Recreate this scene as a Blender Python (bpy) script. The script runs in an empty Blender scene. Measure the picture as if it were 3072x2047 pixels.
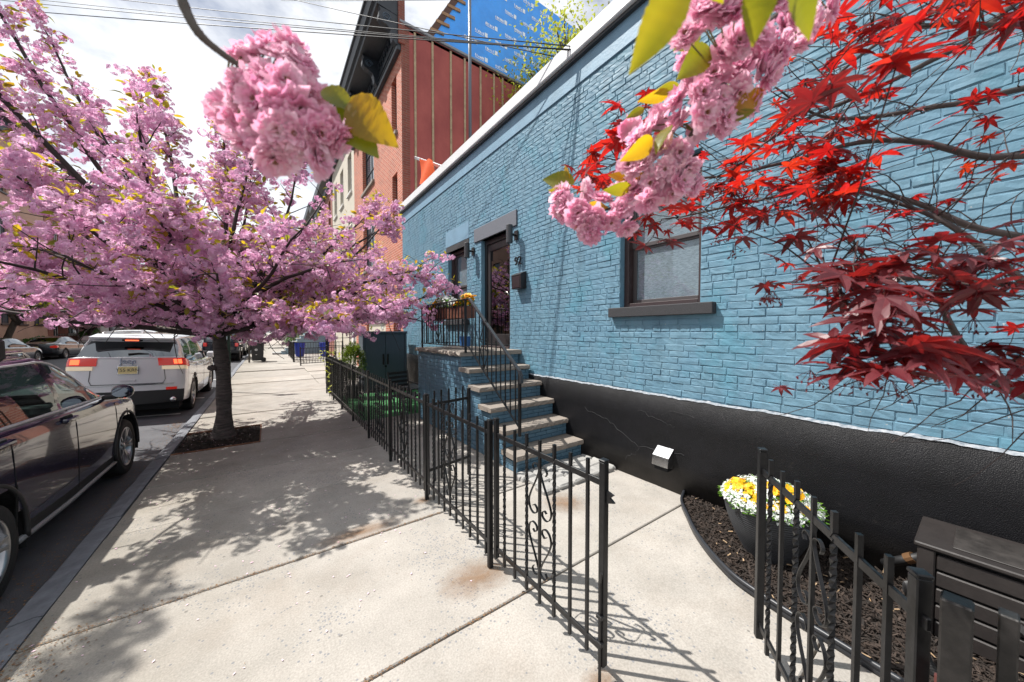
import bpy, bmesh, math, random
import numpy as np
from mathutils import Vector, Matrix, Quaternion, noise as mnoise
R = math.radians
random.seed(7); RNG = np.random.default_rng(7)
scene = bpy.context.scene
C = scene.collection

# ---------------------------------------------------------------- camera, sky, sun, exposure
cam_d = bpy.data.cameras.new('camera'); cam = bpy.data.objects.new('camera', cam_d); C.objects.link(cam)
cam.location = (0, 0, 1.7); cam.rotation_euler = (R(90 - 1.7), 0, R(-35.5))
cam_d.lens = 12.0; cam_d.sensor_width = 36.0; cam_d.clip_start = 0.02; cam_d.clip_end = 2000
scene.camera = cam
cam_d.dof.use_dof = True; cam_d.dof.focus_distance = 3.2; cam_d.dof.aperture_fstop = 4.0

SUN_DIR = Vector((-0.47, 0.48, 1.0)).normalized()
SUN_EL = math.asin(SUN_DIR.z); SUN_AZ = math.atan2(SUN_DIR.x, SUN_DIR.y)
world = bpy.data.worlds.new('World'); scene.world = world; world.use_nodes = True
nt = world.node_tree; nt.nodes.clear()
def wn(t, **k):
    n = nt.nodes.new(t)
    for a, b in k.items(): setattr(n, a, b)
    return n
w_out = wn('ShaderNodeOutputWorld'); w_bg = wn('ShaderNodeBackground')
w_sky = wn('ShaderNodeTexSky', sky_type='NISHITA', sun_disc=False, sun_elevation=SUN_EL, sun_rotation=SUN_AZ % (2 * math.pi))
w_sky.air_density = 1.0; w_sky.dust_density = 1.2
w_tc = wn('ShaderNodeTexCoord'); w_map = wn('ShaderNodeMapping'); w_map.inputs['Scale'].default_value = (1, 1, 2.0)
w_n1 = wn('ShaderNodeTexNoise'); w_n1.inputs['Scale'].default_value = 3.2; w_n1.inputs['Detail'].default_value = 7; w_n1.inputs['Roughness'].default_value = 0.6
w_r = wn('ShaderNodeValToRGB'); w_r.color_ramp.elements[0].position = 0.26; w_r.color_ramp.elements[1].position = 0.50
w_n2 = wn('ShaderNodeTexNoise'); w_n2.inputs['Scale'].default_value = 6.0; w_n2.inputs['Detail'].default_value = 5
w_c = wn('ShaderNodeMix', data_type='RGBA'); w_c.inputs['A'].default_value = (12.0, 12.8, 14.2, 1); w_c.inputs['B'].default_value = (16.0, 16.0, 16.0, 1)
w_m = wn('ShaderNodeMix', data_type='RGBA'); w_b = wn('ShaderNodeMix', data_type='RGBA', blend_type='MULTIPLY')
w_b.inputs['Factor'].default_value = 1.0; w_b.inputs['B'].default_value = (1.25, 1.25, 1.25, 1)
L = nt.links.new
L(w_tc.outputs['Generated'], w_map.inputs['Vector']); L(w_map.outputs['Vector'], w_n1.inputs['Vector']); L(w_map.outputs['Vector'], w_n2.inputs['Vector'])
L(w_n1.outputs['Fac'], w_r.inputs['Fac']); L(w_n2.outputs['Fac'], w_c.inputs['Factor'])
L(w_sky.outputs['Color'], w_b.inputs['A'])
L(w_r.outputs['Color'], w_m.inputs['Factor']); L(w_b.outputs['Result'], w_m.inputs['A']); L(w_c.outputs['Result'], w_m.inputs['B'])
L(w_m.outputs['Result'], w_bg.inputs['Color']); w_bg.inputs['Strength'].default_value = 0.050
L(w_bg.outputs['Background'], w_out.inputs['Surface'])

sun_d = bpy.data.lights.new('sun', 'SUN'); sun = bpy.data.objects.new('sun', sun_d); C.objects.link(sun)
sun_d.energy = 5.0; sun_d.angle = R(0.53); sun_d.color = (1.0, 0.965, 0.91)
sun.rotation_euler = (-SUN_DIR).to_track_quat('-Z', 'Y').to_euler(); sun.location = (-10, 12, 30)
vs = scene.view_settings; vs.view_transform = 'Standard'; vs.look = 'None'; vs.gamma = 1.0; vs.exposure = 0.64; vs.use_curve_mapping = False
scene.cycles.use_denoising = True
scene.cycles.max_bounces = 6; scene.cycles.transparent_max_bounces = 12
scene.cycles.sample_clamp_indirect = 6.0

# ---------------------------------------------------------------- mesh helpers
class MB:
    def __init__(s): s.v = []; s.f = []
    def add(s, vs, fs):
        o = len(s.v); s.v += [tuple(p) for p in vs]; s.f += [tuple(i + o for i in f) for f in fs]; return s
    def box(s, x0, x1, y0, y1, z0, z1):
        return s.add([(x0,y0,z0),(x1,y0,z0),(x1,y1,z0),(x0,y1,z0),(x0,y0,z1),(x1,y0,z1),(x1,y1,z1),(x0,y1,z1)],
                     [(3,2,1,0),(4,5,6,7),(0,1,5,4),(1,2,6,5),(2,3,7,6),(3,0,4,7)])
    def cbox(s, x0, x1, y0, y1, z0, z1, b=0.005, M=None, jit=0.0):
        b = min(b, (x1-x0)*.49, (y1-y0)*.49, (z1-z0)*.49)
        X = (x0, x1); Y = (y0, y1); Z = (z0, z1); vs = []; idx = {}
        for i in (0,1):
            for j in (0,1):
                for k in (0,1):
                    sx = b if i == 0 else -b; sy = b if j == 0 else -b; sz = b if k == 0 else -b
                    idx[i,j,k,0] = len(vs); vs.append((X[i], Y[j]+sy, Z[k]+sz))
                    idx[i,j,k,1] = len(vs); vs.append((X[i]+sx, Y[j], Z[k]+sz))
                    idx[i,j,k,2] = len(vs); vs.append((X[i]+sx, Y[j]+sy, Z[k]))
        if jit: vs = [(a+random.uniform(-jit,jit), c+random.uniform(-jit,jit), d+random.uniform(-jit,jit)) for a,c,d in vs]
        if M is not None: vs = [tuple(M @ Vector(p)) for p in vs]
        I = lambda i,j,k,a: idx[i,j,k,a]
        fs = []
        fs.append((I(0,0,0,0),I(0,0,1,0),I(0,1,1,0),I(0,1,0,0))); fs.append((I(1,0,0,0),I(1,1,0,0),I(1,1,1,0),I(1,0,1,0)))
        fs.append((I(0,0,0,1),I(1,0,0,1),I(1,0,1,1),I(0,0,1,1))); fs.append((I(0,1,0,1),I(0,1,1,1),I(1,1,1,1),I(1,1,0,1)))
        fs.append((I(0,0,0,2),I(0,1,0,2),I(1,1,0,2),I(1,0,0,2))); fs.append((I(0,0,1,2),I(1,0,1,2),I(1,1,1,2),I(0,1,1,2)))
        for i in (0,1):
            for j in (0,1):
                q = (I(i,j,0,0),I(i,j,0,1),I(i,j,1,1),I(i,j,1,0)); fs.append(q if (i ^ j) == 0 else q[::-1])
        for i in (0,1):
            for k in (0,1):
                q = (I(i,0,k,0),I(i,1,k,0),I(i,1,k,2),I(i,0,k,2)); fs.append(q if (i ^ k) == 0 else q[::-1])
        for j in (0,1):
            for k in (0,1):
                q = (I(0,j,k,1),I(0,j,k,2),I(1,j,k,2),I(1,j,k,1)); fs.append(q if (j ^ k) == 0 else q[::-1])
        for i in (0,1):
            for j in (0,1):
                for k in (0,1):
                    q = (I(i,j,k,0),I(i,j,k,1),I(i,j,k,2)); fs.append(q if (i ^ j ^ k) else q[::-1])
        return s.add(vs, fs)
    def tube(s, pts, r, n=6, cap=True, flat=None):
        P = [Vector(p) for p in pts]; m = len(P); rr = r if isinstance(r, (list, tuple, np.ndarray)) else [r]*m
        T = []
        for i in range(m):
            t = (P[min(i+1,m-1)] - P[max(i-1,0)])
            T.append(t.normalized() if t.length > 1e-9 else Vector((0,0,1)))
        up = Vector((0,0,1)) if abs(T[0].z) < .9 else Vector((1,0,0))
        nrm = (up - T[0]*up.dot(T[0])).normalized(); vs = []; fs = []
        for i in range(m):
            if i: 
                nrm = nrm - T[i]*nrm.dot(T[i]); nrm = nrm.normalized() if nrm.length > 1e-6 else T[i].orthogonal().normalized()
            bi = T[i].cross(nrm)
            for k in range(n):
                a = 2*math.pi*k/n + (math.pi/n)
                vs.append(P[i] + (nrm*math.cos(a) + bi*math.sin(a))*rr[i])
        for i in range(m-1):
            for k in range(n):
                a = i*n+k; b = i*n+(k+1) % n; fs.append((a, b, b+n, a+n))
        if cap: fs.append(tuple(range(n-1,-1,-1))); fs.append(tuple((m-1)*n+k for k in range(n)))
        return s.add(vs, fs)
    def ribbon(s, pts, nrm, w, t):
        # flat iron bar swept along pts lying in a plane whose normal is nrm: w along nrm, t across
        P = [Vector(p) for p in pts]; N = Vector(nrm).normalized(); m = len(P); vs = []; fs = []
        for i in range(m):
            T = (P[min(i+1,m-1)] - P[max(i-1,0)]).normalized(); S = T.cross(N).normalized()
            for a, b in ((-1,-1),(1,-1),(1,1),(-1,1)): vs.append(P[i] + N*(a*w/2) + S*(b*t/2))
        for i in range(m-1):
            for k in range(4): a = i*4+k; b = i*4+(k+1) % 4; fs.append((a,b,b+4,a+4))
        fs.append((3,2,1,0)); fs.append(tuple((m-1)*4+k for k in range(4)))
        return s.add(vs, fs)
    def lathe(s, prof, n=24, c=(0,0,0), cap=True):
        vs = []; fs = []
        for r, z in prof:
            for k in range(n): a = 2*math.pi*k/n; vs.append((c[0]+r*math.cos(a), c[1]+r*math.sin(a), c[2]+z))
        for i in range(len(prof)-1):
            for k in range(n): a = i*n+k; b = i*n+(k+1) % n; fs.append((a,b,b+n,a+n))
        if cap: fs.append(tuple(range(n-1,-1,-1))); fs.append(tuple((len(prof)-1)*n+k for k in range(n)))
        return s.add(vs, fs)
    def prism(s, poly, axis, a, b):
        def mk(p, d):
            return (d,p[0],p[1]) if axis == 'x' else (p[0],d,p[1]) if axis == 'y' else (p[0],p[1],d)
        n = len(poly); vs = [mk(p,a) for p in poly] + [mk(p,b) for p in poly]
        fs = [tuple(range(n)), tuple(range(2*n-1,n-1,-1))] + [(i,(i+1)%n+0,(i+1)%n+n,i+n)[::-1] for i in range(n)]
        return s.add(vs, fs)
    def quad(s, a, b, c, d): return s.add([a,b,c,d], [(0,1,2,3)])
    def mesh(s, name, mat=None, smooth=False, fix=True):
        me = bpy.data.meshes.new(name); me.from_pydata(s.v, [], s.f); me.update()
        if fix:
            bm = bmesh.new(); bm.from_mesh(me); bmesh.ops.recalc_face_normals(bm, faces=bm.faces); bm.to_mesh(me); bm.free()
        if mat: me.materials.append(mat)
        if smooth: me.polygons.foreach_set('use_smooth', [True]*len(me.polygons))
        return me
    def build(s, name, mat, parent=None, smooth=False, loc=None, fix=True):
        return link(name, s.mesh(name, mat, smooth, fix), parent, loc)

def link(name, data, parent=None, loc=None, rot=None, scale=None):
    o = bpy.data.objects.new(name, data); C.objects.link(o)
    if parent: o.parent = parent
    if loc is not None: o.location = loc
    if rot is not None: o.rotation_euler = rot
    if scale is not None: o.scale = scale
    return o
def tag(o, label=None, cat=None, group=None, kind=None):
    if label: o['label'] = label
    if cat: o['category'] = cat
    if group: o['group'] = group
    if kind: o['kind'] = kind
    return o
def thing(name, label, cat, loc=(0,0,0), rz=0.0, group=None):
    o = link(name, None, None, loc, (0,0,rz)); return tag(o, label, cat, group)
def copy_tree(o, parent=None):
    c = o.copy(); C.objects.link(c); c.parent = parent
    for ch in list(o.children): copy_tree(ch, c)
    return c
def npmesh(name, V, F, mat, smooth=False, nrm=None):
    """V (n,3), F list of arrays each (m,k): joined mesh from numpy"""
    me = bpy.data.meshes.new(name); V = np.asarray(V, np.float32)
    me.vertices.add(len(V)); me.vertices.foreach_set('co', V.ravel())
    F = [np.asarray(f, np.int32) for f in (F if isinstance(F, list) else [F])]
    loops = np.concatenate([f.ravel() for f in F]); tot = np.concatenate([np.full(len(f), f.shape[1], np.int32) for f in F])
    st = np.concatenate([[0], np.cumsum(tot)[:-1]]).astype(np.int32)
    me.loops.add(len(loops)); me.loops.foreach_set('vertex_index', loops)
    me.polygons.add(len(tot)); me.polygons.foreach_set('loop_start', st)
    me.polygons.foreach_set('use_smooth', np.full(len(tot), bool(smooth)))
    for m in (mat if isinstance(mat, (list, tuple)) else [mat]): me.materials.append(m)
    me.update(calc_edges=True)
    if nrm is not None:
        at = me.attributes.new('custom_normal', 'FLOAT_VECTOR', 'POINT'); at.data.foreach_set('vector', np.asarray(nrm, np.float32).ravel())
    else: me.validate()
    return me
def cr(pts, n):
    """Catmull-Rom resample of control points (k,d) to n samples"""
    P = np.asarray(pts, float); k = len(P); Pp = np.vstack([2*P[0]-P[1], P, 2*P[-1]-P[-2]])
    t = np.linspace(0, k-1-1e-9, n); i = t.astype(int); u = (t-i)[:,None]
    a, b, c, d = Pp[i], Pp[i+1], Pp[i+2], Pp[i+3]
    return .5*((2*b) + (-a+c)*u + (2*a-5*b+4*c-d)*u**2 + (-a+3*b-3*c+d)*u**3)

# ---------------------------------------------------------------- materials
MATS = {}
def mat(name, col, rough=0.6, metal=0.0, var=0.0, vscale=6.0, col2=None, bump=0.0, bscale=80.0, bdist=0.01, spec=None, coat=0.0,
        trans=0.0, emit=None, estr=0.0, aniso=(1,1,1), detail=5.0, objspace=False, alpha=None, sss=0.0, rvar=0.0):
    if name in MATS: return MATS[name]
    m = bpy.data.materials.new(name); m.use_nodes = True; t = m.node_tree; N = t.nodes; K = t.links.new
    b = N['Principled BSDF']; out = N['Material Output']
    b.inputs['Base Color'].default_value = (*col, 1); b.inputs['Roughness'].default_value = rough; b.inputs['Metallic'].default_value = metal
    if spec is not None: b.inputs['Specular IOR Level'].default_value = spec
    if coat: b.inputs['Coat Weight'].default_value = coat; b.inputs['Coat Roughness'].default_value = 0.03
    if trans: b.inputs['Transmission Weight'].default_value = trans
    if emit: b.inputs['Emission Color'].default_value = (*emit, 1); b.inputs['Emission Strength'].default_value = estr
    vec = None
    if var or col2 or bump or rvar:
        if objspace: g = N.new('ShaderNodeTexCoord'); so = g.outputs['Object']
        else: g = N.new('ShaderNodeNewGeometry'); so = g.outputs['Position']
        mp = N.new('ShaderNodeMapping'); mp.inputs['Scale'].default_value = aniso; K(so, mp.inputs['Vector']); vec = mp.outputs['Vector']
    if var or col2:
        n1 = N.new('ShaderNodeTexNoise'); n1.inputs['Scale'].default_value = vscale; n1.inputs['Detail'].default_value = detail; n1.inputs['Roughness'].default_value = .62
        K(vec, n1.inputs['Vector'])
        mr = N.new('ShaderNodeMapRange'); mr.inputs['From Min'].default_value = .3; mr.inputs['From Max'].default_value = .7; K(n1.outputs['Fac'], mr.inputs['Value'])
        mx = N.new('ShaderNodeMix'); mx.data_type = 'RGBA'; c2 = col2 or tuple(max(0, x*(1-var)) for x in col)
        c1 = col if col2 else tuple(min(1, x*(1+var*.6)) for x in col)
        mx.inputs['A'].default_value = (*c1, 1); mx.inputs['B'].default_value = (*c2, 1); K(mr.outputs['Result'], mx.inputs['Factor']); K(mx.outputs['Result'], b.inputs['Base Color'])
        if rvar:
            mr2 = N.new('ShaderNodeMapRange'); mr2.inputs['To Min'].default_value = rough-rvar; mr2.inputs['To Max'].default_value = rough+rvar
            K(n1.outputs['Fac'], mr2.inputs['Value']); K(mr2.outputs['Result'], b.inputs['Roughness'])
    if bump:
        n2 = N.new('ShaderNodeTexNoise'); n2.inputs['Scale'].default_value = bscale; n2.inputs['Detail'].default_value = 4; K(vec, n2.inputs['Vector'])
        bp = N.new('ShaderNodeBump'); bp.inputs['Strength'].default_value = bump; bp.inputs['Distance'].default_value = bdist
        K(n2.outputs['Fac'], bp.inputs['Height']); K(bp.outputs['Normal'], b.inputs['Normal'])
    MATS[name] = m; return m
def leafmat(name, cols, trans=0.5, rough=0.45, tcol=None, spec=0.4, vscale=14.0, isl=.55):
    """two-sided leaf/petal: principled mixed with translucent, colour varied along space through a ramp"""
    m = bpy.data.materials.new(name); m.use_nodes = True; t = m.node_tree; N = t.nodes; K = t.links.new
    b = N['Principled BSDF']; out = N['Material Output']; b.inputs['Roughness'].default_value = rough; b.inputs['Specular IOR Level'].default_value = spec
    g = N.new('ShaderNodeNewGeometry'); n1 = N.new('ShaderNodeTexNoise'); n1.inputs['Scale'].default_value = vscale; n1.inputs['Detail'].default_value = 3
    K(g.outputs['Position'], n1.inputs['Vector'])
    wn_ = N.new('ShaderNodeMath'); wn_.operation = 'MULTIPLY_ADD'; wn_.inputs[1].default_value = isl
    K(g.outputs['Random Per Island'], wn_.inputs[0]); 
    m2 = N.new('ShaderNodeMath'); m2.operation = 'MULTIPLY_ADD'; m2.inputs[1].default_value = 1.1 if isl > .3 else 1.9; m2.inputs[2].default_value = -.32 if isl > .3 else -.5
    K(n1.outputs['Fac'], m2.inputs[0]); K(m2.outputs[0], wn_.inputs[2])
    rp = N.new('ShaderNodeValToRGB'); e = rp.color_ramp.elements
    while len(e) < len(cols): e.new(.5)
    for i, c in enumerate(cols): e[i].position = i/(len(cols)-1); e[i].color = (*c, 1)
    K(wn_.outputs[0], rp.inputs['Fac']); K(rp.outputs['Color'], b.inputs['Base Color'])
    tr = N.new('ShaderNodeBsdfTranslucent'); mx = N.new('ShaderNodeMixShader'); mx.inputs['Fac'].default_value = trans
    if tcol:
        mc = N.new('ShaderNodeMix'); mc.data_type = 'RGBA'; mc.blend_type = 'MULTIPLY'; mc.inputs['Factor'].default_value = 1; mc.inputs['B'].default_value = (*tcol, 1)
        K(rp.outputs['Color'], mc.inputs['A']); K(mc.outputs['Result'], tr.inputs['Color'])
    else: K(rp.outputs['Color'], tr.inputs['Color'])
    K(b.outputs['BSDF'], mx.inputs[1]); K(tr.outputs['BSDF'], mx.inputs[2]); K(mx.outputs['Shader'], out.inputs['Surface'])
    MATS[name] = m; return m
def nodes_of(m): return m.node_tree.nodes, m.node_tree.links.new, m.node_tree.nodes['Principled BSDF']

IRON = mat('black_iron', (.009,.009,.010), .38, .0, var=.5, vscale=30, bump=.25, bscale=60, bdist=.003, spec=.38)
IRON_WORN = mat('worn_black_iron', (.018,.016,.015), .45, var=.6, vscale=25, bump=.35, bscale=70, bdist=.004, spec=.38)
BLUE = mat('blue_brick_paint', (.098,.198,.275), .58, var=.16, vscale=3.0, bump=.45, bscale=60, bdist=.004, detail=8, col2=(.13,.235,.305), spec=.32)
BLUE_D = mat('dark_blue_paint', (.06,.125,.175), .5, var=.2, vscale=6, bump=.3, bscale=60, bdist=.004)
STUCCO_BLUE = mat('blue_parging_paint', (.15,.27,.37), .55, var=.14, vscale=4, bump=.3, bscale=30, bdist=.008)
WHITE_METAL = mat('white_coping_metal', (.62,.63,.64), .42, var=.06, vscale=3)
CONC_DARKTRIM = mat('dark_grey_stone', (.030,.030,.034), .75, var=.45, vscale=160, bump=.5, bscale=120, bdist=.004)
BROWNFRAME = mat('brown_window_frame', (.036,.021,.021), .45, var=.2, vscale=12)
BLACKFRAME = mat('black_door_frame', (.014,.013,.014), .35)
STONE_TREAD = mat('tan_bluestone_tread', (.27,.228,.19), .8, var=.3, vscale=7, col2=(.19,.168,.148), bump=.5, bscale=35, bdist=.008, detail=8)
PINKSTONE = mat('rough_tread_edge', (.33,.25,.205), .85, var=.4, vscale=18, bump=.9, bscale=30, bdist=.012)
RUBBER = mat('tyre_rubber', (.012,.012,.012), .8, bump=.2, bscale=90)
DARK = mat('dark_void', (.006,.006,.007), .9)
CHROME = mat('bright_trim', (.62,.62,.63), .18, 1.0)
ALLOY = mat('alloy_wheel', (.36,.36,.37), .3, .9)
def glassmat(name, tint, rough=0.02, fac=.5, spec=.5):
    """thin car / window pane: glossy reflection over a tinted see-through"""
    m = bpy.data.materials.new(name); m.use_nodes = True; t = m.node_tree; N = t.nodes; K = t.links.new
    out = N['Material Output']; N.remove(N['Principled BSDF'])
    gl = N.new('ShaderNodeBsdfGlossy'); gl.inputs['Roughness'].default_value = rough; gl.inputs['Color'].default_value = (.9,.95,1,1)
    tr = N.new('ShaderNodeBsdfTransparent'); tr.inputs['Color'].default_value = (*tint, 1)
    fr = N.new('ShaderNodeLayerWeight'); fr.inputs['Blend'].default_value = .5
    p5 = N.new('ShaderNodeMath'); p5.operation = 'POWER'; p5.inputs[1].default_value = 5.0; K(fr.outputs['Facing'], p5.inputs[0])
    mp = N.new('ShaderNodeMath'); mp.operation = 'MULTIPLY_ADD'; mp.inputs[1].default_value = .95; mp.inputs[2].default_value = .045+spec; mp.use_clamp = True
    K(p5.outputs[0], mp.inputs[0]); mx = N.new('ShaderNodeMixShader'); K(mp.outputs[0], mx.inputs['Fac'])
    K(tr.outputs['BSDF'], mx.inputs[1]); K(gl.outputs['BSDF'], mx.inputs[2]); K(mx.outputs['Shader'], out.inputs['Surface'])
    MATS[name] = m; return m
GLASS_CAR = glassmat('car_glass', (.42,.52,.5), spec=.06)
GLASS_DARK = glassmat('dark_tinted_glass', (.03,.035,.04), spec=.12)
GLASS_WIN = glassmat('window_glass', (.8,.85,.87), spec=.0)
GLASS_FAR = mat('far_window_glass', (.05,.07,.09), .06, 0, spec=.9)
# ================================================================ GROUND
def concrete(name, c1, c2, chip=0.5):
    m = mat(name, c1, .85, col2=c2, var=.1, vscale=2.2, bump=.35, bscale=140, bdist=.004, detail=9)
    N, K, b = nodes_of(m); g = N.new('ShaderNodeNewGeometry')
    src = b.inputs['Base Color'].links[0].from_socket
    # fine grain
    n0 = N.new('ShaderNodeTexNoise'); n0.inputs['Scale'].default_value = 95; n0.inputs['Detail'].default_value = 3; K(g.outputs['Position'], n0.inputs['Vector'])
    r0 = N.new('ShaderNodeMapRange'); r0.inputs['From Min'].default_value = .3; r0.inputs['From Max'].default_value = .7; r0.inputs['To Min'].default_value = .82; r0.inputs['To Max'].default_value = 1.1; K(n0.outputs['Fac'], r0.inputs['Value'])
    m0 = N.new('ShaderNodeMix'); m0.data_type = 'RGBA'; m0.blend_type = 'MULTIPLY'; m0.inputs['Factor'].default_value = 1; K(src, m0.inputs['A']); K(r0.outputs['Result'], m0.inputs['B'])
    # exposed aggregate chips in patches
    vo = N.new('ShaderNodeTexVoronoi'); vo.inputs['Scale'].default_value = 62; K(g.outputs['Position'], vo.inputs['Vector'])
    sx = N.new('ShaderNodeSeparateColor'); K(vo.outputs['Color'], sx.inputs['Color'])
    pm = N.new('ShaderNodeTexNoise'); pm.inputs['Scale'].default_value = 1.3; pm.inputs['Detail'].default_value = 4; K(g.outputs['Position'], pm.inputs['Vector'])
    pr = N.new('ShaderNodeMapRange'); pr.inputs['From Min'].default_value = .50; pr.inputs['From Max'].default_value = .66; pr.inputs['To Min'].default_value = .02; pr.inputs['To Max'].default_value = chip; K(pm.outputs['Fac'], pr.inputs['Value'])
    lt = N.new('ShaderNodeMath'); lt.operation = 'LESS_THAN'; K(sx.outputs['Red'], lt.inputs[0]); K(pr.outputs['Result'], lt.inputs[1])
    ds = N.new('ShaderNodeMath'); ds.operation = 'LESS_THAN'; ds.inputs[1].default_value = .42; K(vo.outputs['Distance'], ds.inputs[0])
    mm = N.new('ShaderNodeMath'); mm.operation = 'MULTIPLY'; K(lt.outputs[0], mm.inputs[0]); K(ds.outputs[0], mm.inputs[1])
    mx = N.new('ShaderNodeMix'); mx.data_type = 'RGBA'; mx.inputs['B'].default_value = (.17,.175,.19,1); K(m0.outputs['Result'], mx.inputs['A'])
    m8 = N.new('ShaderNodeMath'); m8.operation = 'MULTIPLY'; m8.inputs[1].default_value = .8; K(mm.outputs[0], m8.inputs[0]); K(m8.outputs[0], mx.inputs['Factor'])
    # warm dirt stains
    st = N.new('ShaderNodeTexNoise'); st.inputs['Scale'].default_value = .9; st.inputs['Detail'].default_value = 7; st.inputs['Roughness'].default_value = .7
    mp = N.new('ShaderNodeMapping'); mp.inputs['Location'].default_value = (3.1,7.7,0); K(g.outputs['Position'], mp.inputs['Vector']); K(mp.outputs['Vector'], st.inputs['Vector'])
    sr = N.new('ShaderNodeMapRange'); sr.inputs['From Min'].default_value = .5; sr.inputs['From Max'].default_value = .75; sr.inputs['To Max'].default_value = .55; K(st.outputs['Fac'], sr.inputs['Value'])
    m9 = N.new('ShaderNodeMix'); m9.data_type = 'RGBA'; m9.blend_type = 'MULTIPLY'; m9.inputs['B'].default_value = (.66,.58,.5,1); K(sr.outputs['Result'], m9.inputs['Factor']); K(mx.outputs['Result'], m9.inputs['A'])
    oi = N.new('ShaderNodeObjectInfo'); orr = N.new('ShaderNodeMapRange'); orr.inputs['To Min'].default_value = .86; orr.inputs['To Max'].default_value = 1.06; K(oi.outputs['Random'], orr.inputs['Value'])
    gn = N.new('ShaderNodeTexVoronoi'); gn.inputs['Scale'].default_value = 4.5; K(g.outputs['Position'], gn.inputs['Vector'])
    gl = N.new('ShaderNodeMapRange'); gl.inputs['From Min'].default_value = .035; gl.inputs['From Max'].default_value = .05; gl.inputs['To Min'].default_value = .55; gl.inputs['To Max'].default_value = 1.0; K(gn.outputs['Distance'], gl.inputs['Value'])
    mo_ = N.new('ShaderNodeMath'); mo_.operation = 'MULTIPLY'; K(orr.outputs['Result'], mo_.inputs[0]); K(gl.outputs['Result'], mo_.inputs[1])
    m10 = N.new('ShaderNodeMix'); m10.data_type = 'RGBA'; m10.blend_type = 'MULTIPLY'; m10.inputs['Factor'].default_value = 1; K(m9.outputs['Result'], m10.inputs['A']); K(mo_.outputs[0], m10.inputs['B'])
    sp_ = N.new('ShaderNodeSeparateXYZ'); K(g.outputs['Position'], sp_.inputs[0])
    kr = N.new('ShaderNodeMapRange'); kr.inputs['From Min'].default_value = .35; kr.inputs['From Max'].default_value = -1.1; K(sp_.outputs['X'], kr.inputs['Value'])
    kn = N.new('ShaderNodeTexNoise'); kn.inputs['Scale'].default_value = 2.4; kn.inputs['Detail'].default_value = 8; kn.inputs['Roughness'].default_value = .7; K(g.outputs['Position'], kn.inputs['Vector'])
    km = N.new('ShaderNodeMath'); km.operation = 'MULTIPLY'; km.use_clamp = True; K(kr.outputs['Result'], km.inputs[0]); K(kn.outputs['Fac'], km.inputs[1])
    m11 = N.new('ShaderNodeMix'); m11.data_type = 'RGBA'; m11.blend_type = 'MULTIPLY'; m11.inputs['B'].default_value = (.50,.48,.40,1); K(km.outputs[0], m11.inputs['Factor']); K(m10.outputs['Result'], m11.inputs['A'])
    K(m11.outputs['Result'], b.inputs['Base Color']); return m
CONC = concrete('sidewalk_concrete', (.385,.355,.32), (.28,.26,.232), .46)
KERBM = mat('bluestone_kerb', (.17,.18,.20), .8, col2=(.10,.105,.12), vscale=9, bump=.7, bscale=25, bdist=.012, detail=9)
ASPH = mat('asphalt', (.052,.054,.062), .78, col2=(.085,.086,.095), vscale=2.5, bump=.7, bscale=170, bdist=.006, detail=10)
DIRT = mat('joint_dirt', (.07,.045,.028), .95, col2=(.16,.09,.045), vscale=30)
PAINT_W = mat('road_paint', (.62,.62,.6), .7, var=.25, vscale=30)

MB().quad((-900,-900,-.45),(900,-900,-.45),(900,900,-.45),(-900,900,-.45)).build('ground', mat('far_ground', (.12,.12,.12), .9), fix=False)['kind'] = 'structure'

# cambered road between the two kerbs
def road_z(x):
    u = (x + 6.9)/5.7; return -.13 + .13*max(0, 1-u*u)
rd = MB(); xs = [-1.2-i*.35 for i in range(33)]+[-12.65]
for a, b_ in zip(xs[:-1], xs[1:]):
    for y0, y1 in ((-40,0),(0,10),(10,30),(30,260)):
        rd.quad((a,y0,road_z(a)),(a,y1,road_z(a)),(b_,y1,road_z(b_)),(b_,y0,road_z(b_)))
rd.build('road', ASPH, smooth=True)['kind'] = 'structure'
pm_ = MB()
for y in (10.2, 16.6, 22.6, 28.6):                     # parking bay ticks
    pm_.quad((-1.6,y,road_z(-1.6)+.006),(-3.3,y,road_z(-3.3)+.012),(-3.3,y+.1,road_z(-3.3)+.012),(-1.6,y+.1,road_z(-1.6)+.006))
for y in (12.3,14.1):
    pm_.quad((-1.45,y,road_z(-1.45)+.006),(-1.95,y,road_z(-1.95)+.008),(-1.95,y+.12,road_z(-1.95)+.008),(-1.45,y+.12,road_z(-1.45)+.006))
pm_.build('road_marking', PAINT_W, fix=False)['kind'] = 'structure'

side = link('sidewalk', None); side['kind'] = 'structure'
MB().box(-1.12,3.6,-6,300,-.3,-.055).build('sidewalk_bed', DIRT, side)
J = [-6,-4.4,-3.1,-1.9,-.7,.5,1.72,2.95,4.18,5.27,6.47,7.66,8.9,10.1,11.3,12.6,13.9,15.2,16.6,18,19.5,21,22.6,24.3,26]
def slab(x0, x1, y0, y1, dz=0):
    g = .007
    o = MB().cbox(x0, x1, y0+g, y1-g, -.12, 0, .006).build('slab', CONC, side); o.location.z = dz
    o.rotation_euler = (random.uniform(-.0012,.0012), random.uniform(-.0012,.0012), 0)
for a, b_ in zip(J[:-1], J[1:]):
    if abs(a-6.47) < .01: slab(-.13, 3.49, a, b_)
    elif a >= 12: slab(-1.12, 1.3, a, b_); slab(1.312, 4.6, a, b_)
    else: slab(-1.12, 3.49, a, b_, random.uniform(-.002,.002))
MB().box(-1.12,4.6,26.01,300,-.12,0).build('slab', CONC, side)
MB().box(-14.6,-12.75,-30,300,-.2,0.02).build('far_sidewalk', CONC)['kind'] = 'structure'

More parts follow.
